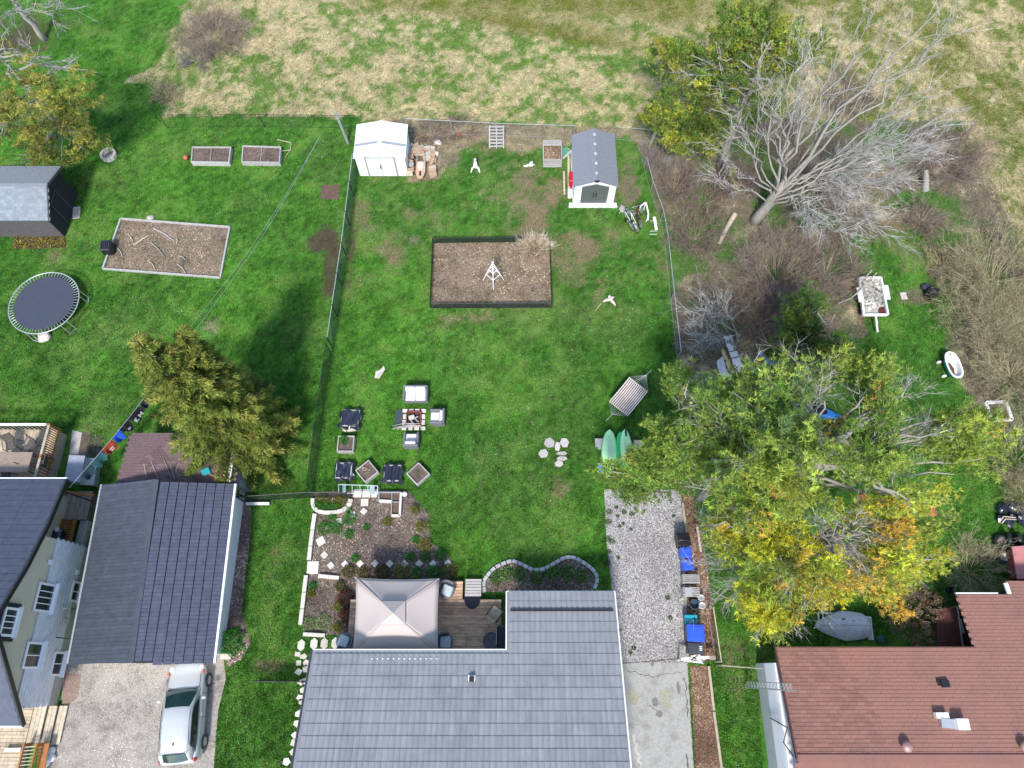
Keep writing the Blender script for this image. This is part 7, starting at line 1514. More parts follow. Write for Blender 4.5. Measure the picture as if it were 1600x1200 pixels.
def leafy(label, px, py, r, h, cols, n=600, ls=.06, name='garden_shrub', cat='shrub', z0=0.0, flat=1.0, seed=0, group=None):
    c = at(px, py); t = thing(name, label, cat, c + V((0, 0, z0)), group); u = unit(rng.normal(0, 1, (n, 3))); u[:, 2] = np.abs(u[:, 2]); rr_ = rng.uniform(.35, 1, n) ** .5
    bump = 1 + .25 * np.sin(u[:, 0] * 5 + seed) * np.cos(u[:, 1] * 6 + seed)
    b = np.array([c.x, c.y, z0]) + u * np.array([r, r, h]) * (rr_ * bump)[:, None]; d = unit(u + rng.normal(0, .6, (n, 3)))
    tris('leaves', b, d, ls * rng.uniform(.6, 1.5, n), ls * .6, jitcol(cols, n, .25) * 1.6, M_leaf, t, quad=True)
    k = max(5, n // 60); s = np.tile([c.x, c.y, z0], (k, 1)); d = unit(rng.normal(0, .5, (k, 3)) + [0, 0, 1]); tris('stems', s, d, h * .8, .02, jitcol((.15, .1, .07), k), M_twig, t)
    return t
GY = [(.16, .17, .03), (.09, .13, .025), (.22, .20, .04)]; GG = [(.05, .20, .03), (.08, .26, .04), (.03, .12, .02)]; GO = [(.09, .09, .03), (.06, .075, .02), (.16, .12, .04)]; RB = [(.10, .03, .025), (.06, .02, .02), (.16, .06, .04)]
for a in ((649, 797, .23, .35, GY, 'round yellow shrub right of the L-shaped raised bed'), (659, 823, .33, .42, GY, 'round yellow-green shrub on the right garden edge'), (650, 843, .2, .2, GG, 'small green plant between two yellow shrubs'), (664, 853, .36, .45, GY, 'large olive shrub on the right garden edge'),
          (688, 867, .3, .3, GG, 'green shrub at the lower right tip of the garden'), (642, 870, .2, .2, GG, 'small green plant above the sixth stepping stone'), (665, 870, .25, .22, GG, 'dark green plant above the rightmost stepping stones'),
          (545, 893, .34, .35, GO, 'olive shrub below the second stepping stone'), (568, 896, .3, .3, GO, 'olive shrub at the top left of the gazebo'), (597, 894, .36, .38, GO, 'olive shrub above the gazebo left half'), (628, 893, .42, .42, GY, 'yellow-olive shrub touching the sixth stepping stone'), (652, 895, .3, .3, GG, 'green shrub above the gazebo right half'), (678, 894, .38, .35, GG, 'green shrub above the gazebo right corner'), (703, 893, .42, .35, GY, 'yellow-green shrub between gazebo and wooden steps'),
          (507, 826, .38, .28, GG, 'bright green clump around the small grey stone'), (520, 807, .22, .2, GG, 'small round green clump above the tilted slab'), (526, 824, .36, .2, GG, 'low green clump right of the small grey stone'), (547, 811, .32, .25, GG, 'round green clump beside the second path stone'), (546, 835, .25, .22, GG, 'green clump in the middle of the mulch'), (573, 824, .17, .12, GG, 'tiny green plant right of the middle clump'), (556, 873, .22, .2, GG, 'green plant overlapping the third lower stone'), (544, 795, .22, .2, GG, 'green plant at the right end of the curved kerb'), (606, 815, .25, .08, GY, 'sparse yellow seedlings below the L-shaped bed'),
          (498, 791, .28, .25, GG, 'leftmost green plant inside the curved kerb'), (511, 792, .26, .22, GG, 'middle green plant inside the curved kerb'), (525, 792, .26, .22, GG, 'right green plant inside the curved kerb'), (506, 783, .42, .22, GY, 'yellow-leaved plants at the left inside the curved kerb'), (534, 784, .42, .22, GY, 'yellow-leaved plants at the right inside the curved kerb'),
          (490, 915, .2, .2, GG, 'small green plant at the top left of the lower bed'), (487, 927, .2, .16, GY, 'small yellow plant under the green one in the lower bed'), (533, 917, .28, .3, GO, 'olive shrub at the top right of the lower bed'), (530, 948, .26, .28, GY, 'round yellow shrub at the middle right of the lower bed'), (528, 981, .24, .25, GY, 'round yellow-green shrub at the lower right of the lower bed'),
          (541, 935, .42, .5, RB, 'dark red bush against the upper left side of the gazebo'), (545, 962, .42, .5, RB, 'dark red bush against the lower left side of the gazebo'), (483, 975, .36, .2, [(.3, .33, .2), (.12, .2, .05)], 'pale variegated plant at the lower left of the lower bed'), (505, 972, .4, .22, [(.3, .33, .2), (.10, .2, .05)], 'pale variegated plant at the bottom middle of the lower bed'),
          (362, 1003, .62, .5, GG, 'large bright green shrub at the corner of the garage'), (1415, 880, .2, .2, GO, 'low olive weed in the right yard shade')):
    leafy(a[5], a[0], a[1], a[2], a[3], a[4], int(900 * a[2] / .3), .05 + .03 * (a[2] > .5), z0=.0)
rr = random.Random(77); pos = ['left end of', 'left part of', 'left dip of', 'middle of', 'right dip of', 'right part of', 'right end of']
for i, x in enumerate((775, 792, 812, 838, 862, 885, 908)):
    y = 898 + rr.uniform(-4, 6) - (3 if 870 < x < 900 else 0)
    leafy('leafy green plants at the %s the curving bed' % pos[i], x, y, .34, .2, [(.08, .20, .04), (.04, .10, .025), (.14, .24, .07)], 500, .075, 'bedding_plant', 'plant', z0=.04)
leafy('grass tuft growing in the square open planter', 540, 691, .20, .28, GG, 260, .09, 'planter_tuft', 'plant', z0=.3)
leafy('pale dry plant in the left cornerwise planter', 571, 735, .09, .12, [(.5, .42, .25)], 60, .05, 'planter_tuft', 'plant', z0=.3); leafy('small green sprig in the right cornerwise planter', 653, 741, .14, .10, GG + [(.4, .3, .15)], 90, .05, 'planter_tuft', 'plant', z0=.26)
fb = leafy('yellow and orange flowers in the bed before the black shed', 58, 379, .30, .12, [(.6, .45, .02), (.2, .22, .05), (.5, .3, .1)], 10, .05, 'flowers', 'flowers')
x, y = sample_poly(FLOWERB, 2500); n = len(x); tris('blooms', np.stack([x, y, np.full(n, .03)], 1), unit(rng.normal(0, .6, (n, 3)) + [0, 0, .8]), rng.uniform(.05, .16, n), .05, jitcol([(.62, .48, .02), (.12, .18, .04), (.35, .22, .12), (.5, .42, .25), (.10, .15, .04)], n), M_leaf, fb, quad=True)
for nm_, poly_, lab_n, nn_ in (('plot_weeds', Vb, 'veg', 9000), ('plot_weeds', PLOT, 'sandy', 6000)):
    x, y = sample_poly(poly_, nn_); q_ = fbm(x, y, 1.1, 131, 4) + fbm(x, y, .3, 133, 2) * .35; ed_ = (inpoly(x, y, [poly_[0].lerp(sum(poly_, V()) / 4, .13), poly_[1].lerp(sum(poly_, V()) / 4, .13), poly_[2].lerp(sum(poly_, V()) / 4, .08), poly_[3].lerp(sum(poly_, V()) / 4, .08)]) == 0); k_ = (q_ + ed_ * .16) > .66; x, y = x[k_], y[k_]; n = len(x)
    o = tris(nm_, np.stack([x, y, np.full(n, .008)], 1), unit(rng.normal(0, 1, (n, 3)) + [0, 0, 1.2]), rng.uniform(.04, .14, n), .03, jitcol([(.09, .14, .03), (.17, .18, .06), (.35, .29, .17), (.2, .14, .1)], n, .3), M_grass); o['kind'] = 'stuff'
# pampas clump
t = thing('dry_grass_clump', 'tall straw coloured ornamental grass in the vegetable plot corner', 'grass clump', at(835, 388)); c = at(835, 387); n = 3200
a = rng.uniform(0, 6.28, n); e = rng.uniform(.25, 1.8, n); d = np.stack([np.cos(a) * e * 1.2, np.sin(a) * e, np.ones(n)], 1); b = np.array([c.x, c.y, 0]) + np.stack([rng.normal(0, .28, n), rng.normal(0, .16, n), np.zeros(n)], 1); tris('blades', b, d, rng.uniform(.5, 1.1, n), .06, jitcol([(.75, .64, .48), (.55, .43, .3), (.8, .74, .62)], n), M_leaf, t)
for lab, px, py in (('spiky dry grass tuft at the right edge above the yellow shrubs', 640, 785), ('spiky dry grass tuft beside the second yellow shrub', 664, 808)):
    t = thing('dry_grass_clump', lab, 'grass clump', at(px, py)); c = at(px, py); n = 260; a = rng.uniform(0, 6.28, n); e = rng.uniform(.5, 2.2, n); tris('blades', np.tile([c.x, c.y, 0.0], (n, 1)) + rng.normal(0, .05, (n, 3)) * [1, 1, 0], np.stack([np.cos(a) * e, np.sin(a) * e, np.ones(n)], 1), rng.uniform(.2, .5, n), .02, jitcol([(.55, .45, .40), (.4, .3, .28)], n), M_leaf, t)

# ---- trees
def limb_curve(a, b, sag=.25, n=6, wob=.15, r=None):
    rr = r or random; pts = []
    for i in range(n + 1):
        f = i / n; p = a.lerp(b, f); p = p + V((rr.uniform(-wob, wob), rr.uniform(-wob, wob), sag * math.sin(math.pi * f) + rr.uniform(-wob, wob) * .5)) * (1 if 0 < i < n else 0); pts.append(p)
    return pts
def conifer(label, base, H, tips, r_base, n_br, cols, z0=.5, L=.16, W=.05, per=190, name='spruce_tree', skew=1.0, col_t=None):
    t = thing(name, label, 'tree', base); rr = random.Random(3)
    tipv = [V(x) for x in tips]; main = tipv[0]
    for k, tp_ in enumerate(tipv): g = MB(); st = base if k == 0 else base.lerp(main, .45); g.tube([st, st.lerp(tp_, .5), tp_], [.24 if k == 0 else .1, .13 if k == 0 else .07, .015], 8); obj('trunk', g, M_bark2, t)
    B, D, C, LL = [], [], [], []; TB, TD, TL = [], [], []
    for i in range(n_br):
        k = 0 if rr.random() < .68 or len(tipv) == 1 else 1; f = rr.random() ** 1.25; top = tipv[k]; lo = z0 if k == 0 else top.z * .5; z = lo + (top.z - lo) * f; ff = z / top.z
        ax = base.lerp(top, ff); ang = rr.uniform(0, 6.283); rad = (r_base if k == 0 else r_base * .62) * (1 - ff) ** .8 * rr.uniform(.55, 1.12) + .15
        if rad < .2: continue
        dr = V((math.cos(ang), math.sin(ang), 0)); droop = -.12 - .25 * rr.random(); st = ax; en = ax + dr * rad + V((0, 0, rad * (droop + .28))); TB.append(tuple(st)); TD.append(tuple(en - st)); TL.append(rad)
        m_ = int(per * (.3 + rad / r_base)); u = rng.uniform(.25, 1, m_) ** .7; p = np.array(st)[None] * (1 - u)[:, None] + np.array(en)[None] * u[:, None]
        side = np.array([-dr.y, dr.x, 0]); wd = rad * .26 * (1.05 - u); off = rng.uniform(-1, 1, m_); p = p + side * (off * wd)[:, None] + rng.normal(0, .05, (m_, 3)); p[:, 2] -= np.abs(off) * wd * .35
        dd = np.array([dr.x, dr.y, .1])[None] * .9 + side[None] * (off * 1.1)[:, None] + rng.normal(0, .35, (m_, 3)); B.append(p); D.append(dd); LL.append(L * rng.uniform(.6, 1.3, m_))
        cc = np.array(cols[rr.randrange(len(cols))]) * rr.uniform(.75, 1.25); C.append(np.tile(cc, (m_, 1)) * rng.normal(1, .22, (m_, 1)).clip(.4, 1.7))
    tris('crown', np.concatenate(B), np.concatenate(D), np.concatenate(LL), W, np.concatenate(C), M_leaf, t)
    n = len(TB); tris('branches', np.array(TB), np.array(TD), np.array(TL) * 1.0, .06, jitcol((.18, .14, .1), n), M_twig, t)
    return t
base = at(388, 690)
conifer('bushy olive-green conifer beside the garage and lean-to', base, 12, [V((base.x, base.y + .1, 11.9)), V((base.x + .9, base.y + 1.2, 10.6))], 3.1, 640, [(.22, .28, .055), (.30, .345, .075), (.14, .19, .04), (.37, .38, .09)], L=.19, W=.062, per=250)

def tufted(label, name, base, blobs, cols, trunk_r=.25, n_tufts=9000, needles=9, L=.2, W=.044, limbs=40, trunk_top=None, bark=None, seed=1, cf=None, bare=0, up=.7, gaps=True, fanlen=1.0):
    """blobs: (px, py, z, rx, ry, rz, weight); tufts of needles spread through them, carried by limbs from the trunk"""
    rr = random.Random(seed); t = thing(name, label, 'tree', base); bark = bark or M_bark
    top = trunk_top; g = MB(); pts = limb_curve(base - V((0, 0, .1)), top, 0, 7, .18, rr); g.tube(pts, [trunk_r * (1 - .85 * i / 7) for i in range(8)], 9); obj('trunk', g, bark, t, True)
    cen = [at(b[0], b[1], b[2]) for b in blobs]; wts = np.array([b[6] for b in blobs]); wts = wts / wts.sum()
    ends = []
    for i in range(limbs):
        k = rng.choice(len(blobs), p=wts); b = blobs[k]; u = unit(rng.normal(0, 1, (1, 3)))[0] * rng.uniform(.5, 1); e = V((cen[k].x + u[0] * b[3], cen[k].y + u[1] * b[4], max(.6, cen[k].z + u[2] * b[5] * .8)))
        f = min(.95, max(.18, (e.z - .12 * (e - top).length) / top.z - .05 + rr.uniform(-.08, .08))); j = min(6, int(f * 7)); s = pts[j].lerp(pts[j + 1], f * 7 - j); cv = limb_curve(s, e, rr.uniform(-.3, .4), 7, .16, rr)
        r0 = trunk_r * (.20 + .12 * rr.random()); g = MB(); g.tube(cv, [r0 * (1 - .85 * q / 7) + .012 for q in range(8)], 6); obj('limb', g, bark, t, True); ends.append((cv, k))
    # boughs: short axes around which tufts cluster
    nb = n_tufts // 26; kk = rng.choice(len(blobs), nb, p=wts); cx = np.array([tuple(c) for c in cen])[kk]; rad = np.array([(b[3], b[4], b[5]) for b in blobs])[kk]
    u = unit(rng.normal(0, 1, (nb, 3))); rr_ = rng.uniform(.15, 1, nb) ** .45; bc = cx + u * rad * rr_[:, None]; bc[:, 2] = np.maximum(bc[:, 2], .4)
    if gaps: hole = fbm(bc[:, 0] + 7, bc[:, 1], 1.5, 151 + seed, 2); pu, pv = project(bc); ok = (hole > .39) & (np.hypot((pu - 1292) / 34, (pv - 646) / 20) > 1) & (np.hypot((pu - 1455) / 22, (pv - 797) / 14) > 1); bc, kk = bc[ok], kk[ok]; nb = len(bc)
    out = bc - np.array([base.x, base.y, 0]) - np.array([0, 0, 1]) * (bc[:, 2:3] * .75); bd = unit(unit(out) + rng.normal(0, .35, (nb, 3)) + [0, 0, .12]); bl = rng.uniform(.7, 1.7, nb) * fanlen
    i = np.repeat(np.arange(nb), 26); n = len(i); tt = rng.uniform(-.5, .5, n); side = unit(np.cross(bd, np.tile([0, 0, 1.0], (nb, 1)))); off = rng.uniform(-1, 1, n); tp = bc[i] + bd[i] * (tt * bl[i])[:, None] + side[i] * (off * .38 * bl[i] * (.75 - tt))[:, None] + rng.normal(0, .05, (n, 3))
    td = unit(bd[i] + side[i] * off[:, None] * .8 + rng.normal(0, .25, (n, 3)) + [0, 0, up])
    bcol = cf(bc, cols) * rng.normal(1, .2, (nb, 1)).clip(.5, 1.6); tcol = bcol[i] * rng.normal(1, .15, (n, 1)).clip(.5, 1.5)
    j = np.repeat(np.arange(n), needles); m_ = len(j); nd = unit(td[j] * .8 + rng.normal(0, .5, (m_, 3))); tris('crown', tp[j], nd, L * rng.uniform(.65, 1.25, m_), W, tcol[j] * rng.normal(1, .14, (m_, 1)).clip(.5, 1.6), M_leaf, t)
    sb = bc - bd * (bl * .55)[:, None]; B, D, LL, W2 = branch_out(sb, bd, bl * 1.0, .022, 1, 4, .55, .5); tris('branchlets', B, D, LL, W2, jitcol([(.20, .18, .15), (.13, .11, .09)], len(B)), M_twig, t)
    if bare:
        B0, D0, L0 = [], [], []
        for cv, k in ends[:bare]:
            for q in range(3, 8): B0.append(tuple(cv[q - 1])); D0.append(tuple((cv[q] - cv[q - 1]) + V((rr.uniform(-.5, .5), rr.uniform(-.5, .5), rr.uniform(-.2, .3))))); L0.append(rr.uniform(.8, 1.8))
        B, D, LL, W2 = branch_out(np.array(B0), np.array(D0), np.array(L0), .045, 2, 6, .5, .6); tris('bare_twigs', B, D, LL, W2, jitcol([(.42, .40, .38), (.3, .27, .25)], len(B)), M_twig, t)
    return t
def project(b):
    x, y, z = b[:, 0], b[:, 1], b[:, 2] - CAM_H; f = y * SN - z * CS; return 800 + FPX * x / f, 600 - FPX * (y * CS + z * SN) / f
PG = np.array((.25, .40, .08)); PL = np.array((.44, .56, .12)); PY = np.array((.78, .72, .06)); POR = np.array((.80, .46, .14)); PBL = np.array((.24, .38, .15))
def cf_pine(b, cols):
    n = len(b); s = fbm(b[:, 0], b[:, 1] + b[:, 2] * .7, 2.2, 81, 3); q = fbm(b[:, 0] + b[:, 2], b[:, 1], .9, 85, 2); south = sstep(8.2, 3.0, b[:, 1] + (b[:, 0] - 14) * .10)  # the south side has autumn-yellow needles
    south = south * (.4 + .6 * sstep(9.5, 12.5, b[:, 0])); c = np.where((q < .45)[:, None], PG, PL); c = np.where((rng.random(n) < .2)[:, None], PBL, c); a = np.clip(sstep(.44, .56, s) * (.24 + .9 * south) + south * .5, 0, 1)[:, None] * rng.uniform(.6, 1, (n, 1)); c = c * (1 - a) + PY * a
    o = ((q > .50) & (s > .46) & (south > .5) & (b[:, 0] > 11.8) & (b[:, 1] < 6.2)) | (rng.random(n) < .01 + .05 * south); c = np.where(o[:, None], POR * .6 + PY * .4 * 1.0, c); return c
def cf_plain(b, cols):
    n = len(b); c = np.array(cols); return c[rng.integers(0, len(c), n)]
b1 = at(1094, 778); b2 = at(1150, 800)
tufted('dark green pine leaning over the paddle boards and gravel driveway', 'pine_tree', b1,
       [(1025, 722, 4.5, 1.4, .8, .8, .9), (965, 738, 3.5, .9, .45, .45, .25), (1085, 640, 6, 1.5, 1.2, 1.1, 1.0), (1062, 600, 5, .8, .8, .8, .4), (1105, 710, 7, 1.8, 1.4, 1.2, 1.3), (1000, 768, 3.5, 1.1, .4, .6, .4), (1045, 672, 5, .8, .7, .7, .45), (1140, 640, 8, 1.4, 1.5, 1.2, .9), (1060, 745, 5, 1.3, .7, .9, .6)],
       None, .24, 9500, 8, trunk_top=V((b1.x + .5, b1.y + .2, 9)), seed=3, cf=lambda b, c: cf_pine(b, c) * .45 + PG * .55, limbs=34, bare=6)
tufted('huge yellow-green pine spreading over the right yard', 'pine_tree', b2,
       [(1230, 640, 10, 2.3, 1.9, 1.6, 1.2), (1330, 620, 10, 2.3, 1.9, 1.6, 1.2), (1420, 660, 10, 2.2, 1.9, 1.5, 1.2), (1490, 690, 9, 1.6, 1.6, 1.2, .8), (1270, 730, 11, 2.5, 2.0, 1.8, 1.3), (1380, 760, 10, 2.3, 1.8, 1.5, 1.2), (1190, 760, 9, 1.9, 1.8, 1.4, .9), (1430, 790, 8, 1.3, .9, 1, .45), (1520, 680, 8, .8, .8, .8, .25), (1250, 590, 9, 1.0, .9, 1, .3)],
       None, .34, 27000, 8, L=.175, W=.042, trunk_top=V((b2.x + .8, b2.y + .5, 11.2)), seed=5, cf=cf_pine, limbs=44, bare=14)
b3 = at(1170, 880)
tufted('golden yellow and orange pine above the upturned boat', 'pine_tree', b3,
       [(1180, 850, 6, 1.6, 1.1, 1.0, .45), (1260, 860, 7, 2.1, 1.5, 1.4, 1.2), (1340, 850, 8, 2.0, 1.6, 1.3, 1.2), (1420, 860, 7, 1.3, 1.2, 1, .6), (1210, 930, 5, 1.5, 1.0, 1.1, .75), (1275, 915, 5, 1.2, .7, 1, .5), (1200, 970, 4, .8, .5, .6, .22), (1362, 896, 6, 1.5, .9, 1, .6), (1400, 935, 4.5, .6, .5, .5, .15), (1140, 820, 5, .9, .6, .7, .18), (1425, 880, 6, .9, .6, .5, .2)],
       None, .26, 19000, 8, L=.18, W=.042, trunk_top=V((b3.x + .9, b3.y + .1, 7.4)), seed=9, cf=cf_pine, limbs=46, bare=20)
b4 = at(1122, 262)
tufted('green cedar-like tree at the field edge left of the bare tree', 'cedar_tree', b4,
       [(1130, 110, 7, 2.7, 2.2, 1.6, 1.2), (1190, 90, 8, 2.3, 1.9, 1.4, .9), (1085, 165, 5, 2.5, 1.6, 1.3, 1.0), (1160, 180, 5, 2.4, 1.6, 1.2, .9), (1060, 90, 6, 1.7, 1.1, .8, .45), (1045, 185, 3.5, 1.4, 1.0, .8, .45), (1085, 218, 3, 1.8, .9, .9, .6), (1170, 40, 9, 2.0, 1.2, 1.1, .6), (1240, 60, 8, 1.2, 1.0, .9, .35), (1130, 280, 1.2, 1.3, .7, .7, .35), (1280, 80, 7, .8, .8, .7, .2)],
       [(.22, .35, .06), (.32, .40, .065), (.15, .25, .05), (.46, .46, .07), (.26, .31, .07)], .24, 17500, 8, L=.2, W=.05, trunk_top=V((b4.x + .3, b4.y + .6, 9)), seed=13, cf=cf_plain, limbs=40, bare=4)
b5 = at(1236, 560)
tufted('small dark green pine behind the trailer and brown thicket', 'pine_tree', b5, [(1255, 500, 3.5, 1.1, 1.1, 1.3, 1), (1240, 545, 2.5, 1.3, 1.0, 1.0, 1), (1262, 475, 4.5, .6, .6, .7, .35), (1300, 560, 3, 1.2, 1.0, .8, .8), (1370, 600, 3, 1.5, 1.0, .8, .8)],
       [(.09, .20, .05), (.13, .25, .055), (.07, .15, .04), (.2, .27, .05)], .14, 4200, 8, trunk_top=V((b5.x + .2, b5.y, 5.2)), seed=15, cf=cf_plain, limbs=14)
b6 = at(128, 222)
tufted('sparse yellow-green larch at the top left corner', 'larch_tree', b6, [(60, 170, 5, 3.0, 2.2, 1.6, 1.3), (100, 130, 6, 2.2, 1.8, 1.4, .9), (40, 100, 7, 2.2, 2.0, 1.3, .8), (130, 200, 2.5, 1.7, 1.3, 1.0, .8), (90, 235, 2.2, 1.8, .9, .8, .7), (20, 190, 4, 2, 1.5, 1.2, .7)],
       [(.42, .42, .10), (.30, .34, .08), (.52, .48, .12), (.22, .26, .07)], .22, 9500, 7, L=.2, W=.045, trunk_top=V((b6.x - 1.2, b6.y + .5, 7.5)), seed=19, cf=cf_plain, limbs=36, bare=8, bark=M_bark)

# large bare tree
def bare_tree(label, base, targets, trunk_top, r0, seed, cols, lv=2, dense=7, name='bare_tree', tw=.045, drop=None):
    rr = random.Random(seed); t = thing(name, label, 'tree', base); g = MB(); tp_ = trunk_top; pts = limb_curve(base - V((0, 0, .1)), tp_, 0, 5, .1, rr); g.tube(pts, [r0 * (1.25 - .55 * i / 5) if i else r0 * 1.6 for i in range(6)], 9); obj('trunk', g, M_bark, t, True)
    B0, D0, L0 = [], [], []
    for (px, py, z, r, f, sub) in targets:
        r *= .55; f *= rr.uniform(.6, 1.0)
        e = at(px, py, z); k = min(4, int(f * 5)); s = pts[k].lerp(pts[k + 1], f * 5 - k); cv = limb_curve(s, e, rr.uniform(-.04, .14) * (e - s).length, 10, .34, rr); g = MB(); g.tube(cv, [r * (1 - .9 * i / 10) + .012 for i in range(11)], 7); lb = obj('limb', g, M_bark, t, True)
        for i in range(sub):
            q = rr.randint(3, 9); p = cv[q]; d = (cv[min(10, q + 1)] - cv[q - 1]).normalized(); d2 = (d + V((rr.uniform(-.7, .7), rr.uniform(-.7, .7), rr.uniform(-.35, .45)))).normalized(); ln = (e - s).length * rr.uniform(.16, .36); c2 = limb_curve(p, p + d2 * ln, .03 * ln, 6, .1, rr); g = MB(); ra = max(.014, r * (1 - .9 * q / 10) * .55); g.tube(c2, [ra * (1 - .8 * j / 6) + .006 for j in range(7)], 5); obj('branch', g, M_bark, lb, True)
            for j in range(2, 7): B0.append(tuple(c2[j - 1])); D0.append(tuple((c2[j] - c2[j - 1]).normalized() + V((rr.uniform(-.4, .4), rr.uniform(-.4, .4), rr.uniform(-.3, .3))))); L0.append(rr.uniform(.5, 1.3))
        for j in range(4, 11):
            for _ in range(1): B0.append(tuple(cv[j - 1])); D0.append(tuple((cv[j] - cv[j - 1]).normalized() + V((rr.uniform(-.8, .8), rr.uniform(-.8, .8), rr.uniform(-.4, .4))))); L0.append(rr.uniform(.6, 1.6))
    B, D, L, W = branch_out(np.array(B0), np.array(D0), np.array(L0), tw, lv, dense, .42, .55, 0); tris('twigs', B, D, L, W, jitcol(cols, len(B), .2), M_twig, t); return t
b7 = at(1180, 345)
bare_tree('large leafless grey tree sprawling over the field edge', b7,
   [(1240, 110, 10, .16, .9, 7), (1262, 60, 11, .13, .9, 5), (1282, 30, 11, .13, .95, 5), (1300, 90, 10, .14, .9, 6), (1360, 15, 12, .15, .95, 6), (1350, 90, 10, .12, .85, 6), (1470, 15, 12, .17, .95, 7), (1475, 65, 11, .15, .9, 7), (1480, 110, 10, .13, .85, 6), (1450, 150, 9, .12, .85, 7), (1460, 190, 8, .11, .8, 7), (1220, 150, 9, .12, .8, 6), (1120, 150, 8, .09, .8, 4), (1110, 230, 6, .08, .7, 5), (1130, 200, 7, .08, .7, 5), (1185, 110, 10, .1, .9, 5), (1500, 170, 9, .10, .9, 5), (1420, 200, 7, .11, .75, 9), (1500, 215, 6, .10, .6, 8), (1455, 240, 5, .10, .5, 9), (1420, 280, 4, .09, .5, 9), (1090, 270, 4, .07, .5, 6)],
   b7 + V((.7, .3, 3.4)), .27, 4, [(.42, .41, .39), (.31, .30, .28), (.48, .47, .45)], 1, 6, tw=.022)
b8 = at(1196, 322)
bare_tree('leafless tree with pale drooping twigs above the brown thicket', b8,
   [(1330, 300, 4, .09, .9, 10), (1360, 330, 3.5, .08, .85, 10), (1320, 370, 2.5, .07, .8, 10), (1280, 360, 2.5, .06, .8, 8), (1390, 290, 4.5, .08, .9, 10), (1400, 240, 5.5, .09, .9, 9), (1430, 230, 6, .08, .95, 9), (1350, 260, 5, .08, .9, 9), (1380, 370, 2.0, .05, .8, 6), (1260, 330, 3, .06, .8, 6)],
   b8 + V((1.1, .2, 2.6)), .22, 8, [(.44, .435, .42), (.33, .325, .31), (.50, .495, .48)], 1, 9, tw=.026)
b9 = at(1150, 545)
bare_tree('small leafless grey shrub tree left of the white boards', b9, [(1080, 500, 3, .05, .8, 6), (1075, 530, 2.5, .05, .7, 6), (1100, 470, 3, .05, .9, 5), (1120, 455, 3, .05, .9, 5), (1095, 545, 2, .04, .7, 5)], b9 + V((-.2, .2, 1.4)), .09, 12, [(.42, .42, .42), (.32, .32, .31)], 1, 7, tw=.02)
b11 = at(1215, 885)
bare_tree('bare grey lower limbs of the golden pine beside the blue bins', b11, [(1108, 845, 3, .06, .9, 7), (1098, 868, 3, .06, .9, 7), (1085, 882, 2.6, .05, .8, 6), (1115, 905, 2.5, .05, .8, 6), (1110, 935, 2, .05, .8, 5), (1130, 950, 1.6, .05, .7, 5), (1150, 850, 4, .06, .9, 6), (1140, 820, 4, .05, .9, 5)], b11 + V((-.3, .1, 2.2)), .14, 31, [(.44, .41, .40), (.34, .31, .30)], 1, 5, tw=.016)  # leafless lower limbs of the pine, built as a separate small tree
b10 = at(70, 62)
bare_tree('leafless grey tree behind the larch at the top left', b10, [(20, -5, 8, .08, .9, 5), (60, -20, 8, .08, .9, 5), (100, 10, 7, .07, .9, 5), (20, 40, 6, .07, .8, 5), (110, 45, 5, .06, .8, 4)], b10 + V((-.3, .2, 3)), .16, 21, [(.42, .42, .42), (.32, .31, .3)], 1, 6, tw=.02)

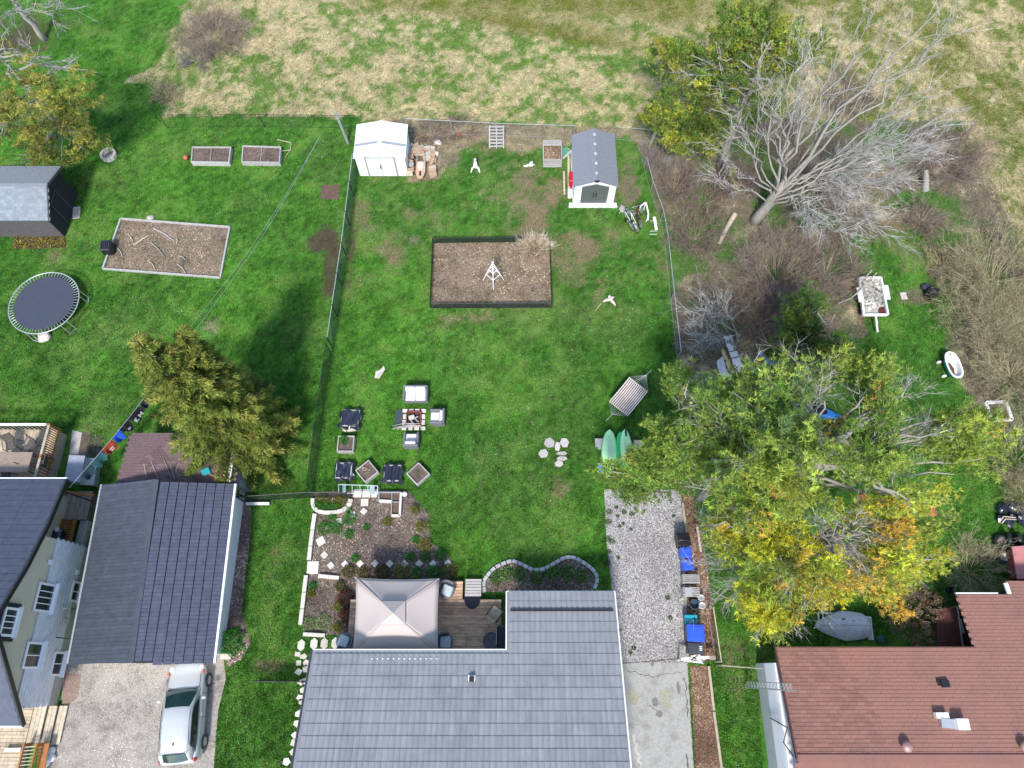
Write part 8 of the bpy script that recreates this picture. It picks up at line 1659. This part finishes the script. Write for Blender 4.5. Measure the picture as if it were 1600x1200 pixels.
BR = [(.24, .18, .15), (.32, .24, .20), (.15, .11, .09)]; OL = [(.36, .32, .19), (.26, .22, .13), (.44, .40, .26)]; GRY = [(.30, .27, .25), (.22, .19, .18)]; RDB = [(.26, .20, .165), (.18, .13, .11), (.34, .27, .225)]
for a in (('brown leafless bush just right of the boundary fence', 1085, 375, 1.7, 1.5, BR, 60), ('leafless bush beside the fence below the resin shed', 1055, 300, 1.3, 1.3, BR, 40), ('bare bush behind the resin shed right corner', 1035, 255, 1.3, 1.3, GRY, 40), ('dense reddish-brown thicket above the small dark pine', 1215, 440, 2.6, 2.0, RDB, 110), ('brown thicket left of the trailer', 1290, 430, 2.0, 1.6, BR, 70),
          ('brown thicket under the pale drooping twigs', 1255, 305, 2.0, 1.2, RDB, 70), ('brown bush at the foot of the bare tree', 1150, 290, 1.5, 1.2, BR, 50), ('reddish-brown bush at the field edge on the right', 1475, 255, 2.2, 1.6, RDB, 90), ('brown thicket above the white boards', 1185, 505, 1.8, 1.5, BR, 70), ('brushy bush behind the bare tree crown', 1320, 160, 1.8, 1.2, BR, 60), ('reddish brush pile at the top left field corner', 335, 62, 2.2, .9, RDB, 110), ('grey brush at the lower left end of the reddish brush pile', 308, 95, 1.2, .6, GRY, 40),
          ('dead scrub behind the firewood heap', 672, 212, 1.0, .6, BR, 30), ('dead scrub in the middle of the back strip', 720, 206, 1.3, .5, BR, 30), ('low bare bush at the mouth of the ditch', 1440, 345, 1.3, .6, RDB, 45), ('bare brush between field fence and dead tree', 1100, 320, 1.3, .8, BR, 40), ('brown brush under the cedar-like tree', 1210, 215, 1.6, 1.0, BR, 50), ('dry brush beside the left field fence corner', 258, 150, .9, .6, OL, 40), ('ragged low bush above the shingled roof gutter', 1515, 893, 1.5, .9, OL, 60)):
    bare_shrub(a[0], a[1], a[2], a[3], a[4], a[5], int(a[6] * 1.55), leaf=([(.26, .26, .09), (.30, .26, .15)], 700, .035))
for lab, px, py, r, h, st in (('broad olive-brown thicket at the right edge, uppermost one', 1550, 440, 2.6, 1.9, 100), ('large olive-brown thicket right of the black tub', 1590, 520, 2.8, 2.2, 120), ('olive-brown thicket right of the bathtub', 1580, 590, 2.4, 2.0, 100), ('thin olive bush above the bathtub', 1510, 500, 1.8, 1.4, 60), ('sparse olive brush at the right edge below the frame', 1590, 720, 1.6, 1.2, 50), ('sparse olive brush at the right edge above the bags', 1600, 770, 1.3, 1.2, 40), ('small olive bush above the black tub', 1475, 420, 1.2, .6, 40)):
    bare_shrub(lab, px, py, r * 1.1, h, OL, int(st * 1.5), leaf=([(.28, .28, .07), (.36, .33, .10)], 2200, .04))
# dried hydrangea with round heads
t = bare_shrub('dry hydrangea bush with round papery brown heads', 1430, 970, 1.35, 1.2, [(.16, .10, .07), (.22, .15, .10)], 60, 2, 4, ry=1.2); c = at(1428, 975); B, D, C = [], [], []
for k in range(150):
    a = rng.uniform(0, 6.28); r_ = rng.uniform(0, 1) ** .5; cc = np.array([c.x + math.cos(a) * r_ * 1.6, c.y + math.sin(a) * r_ * 1.35 + .1, 1.35 - .7 * r_ + rng.normal(0, .12)]); u = unit(rng.normal(0, 1, (26, 3))); B.append(cc + u * .075); D.append(u + rng.normal(0, .5, (26, 3))); C.append(np.tile(np.array([(.42, .30, .20), (.34, .22, .14), (.5, .38, .27), (.28, .15, .10)][k % 4]) * rng.uniform(.7, 1.2), (26, 1)))
tris('flower_heads', np.concatenate(B), np.concatenate(D), .06, .06, np.concatenate(C), M_leaf, t, quad=True)
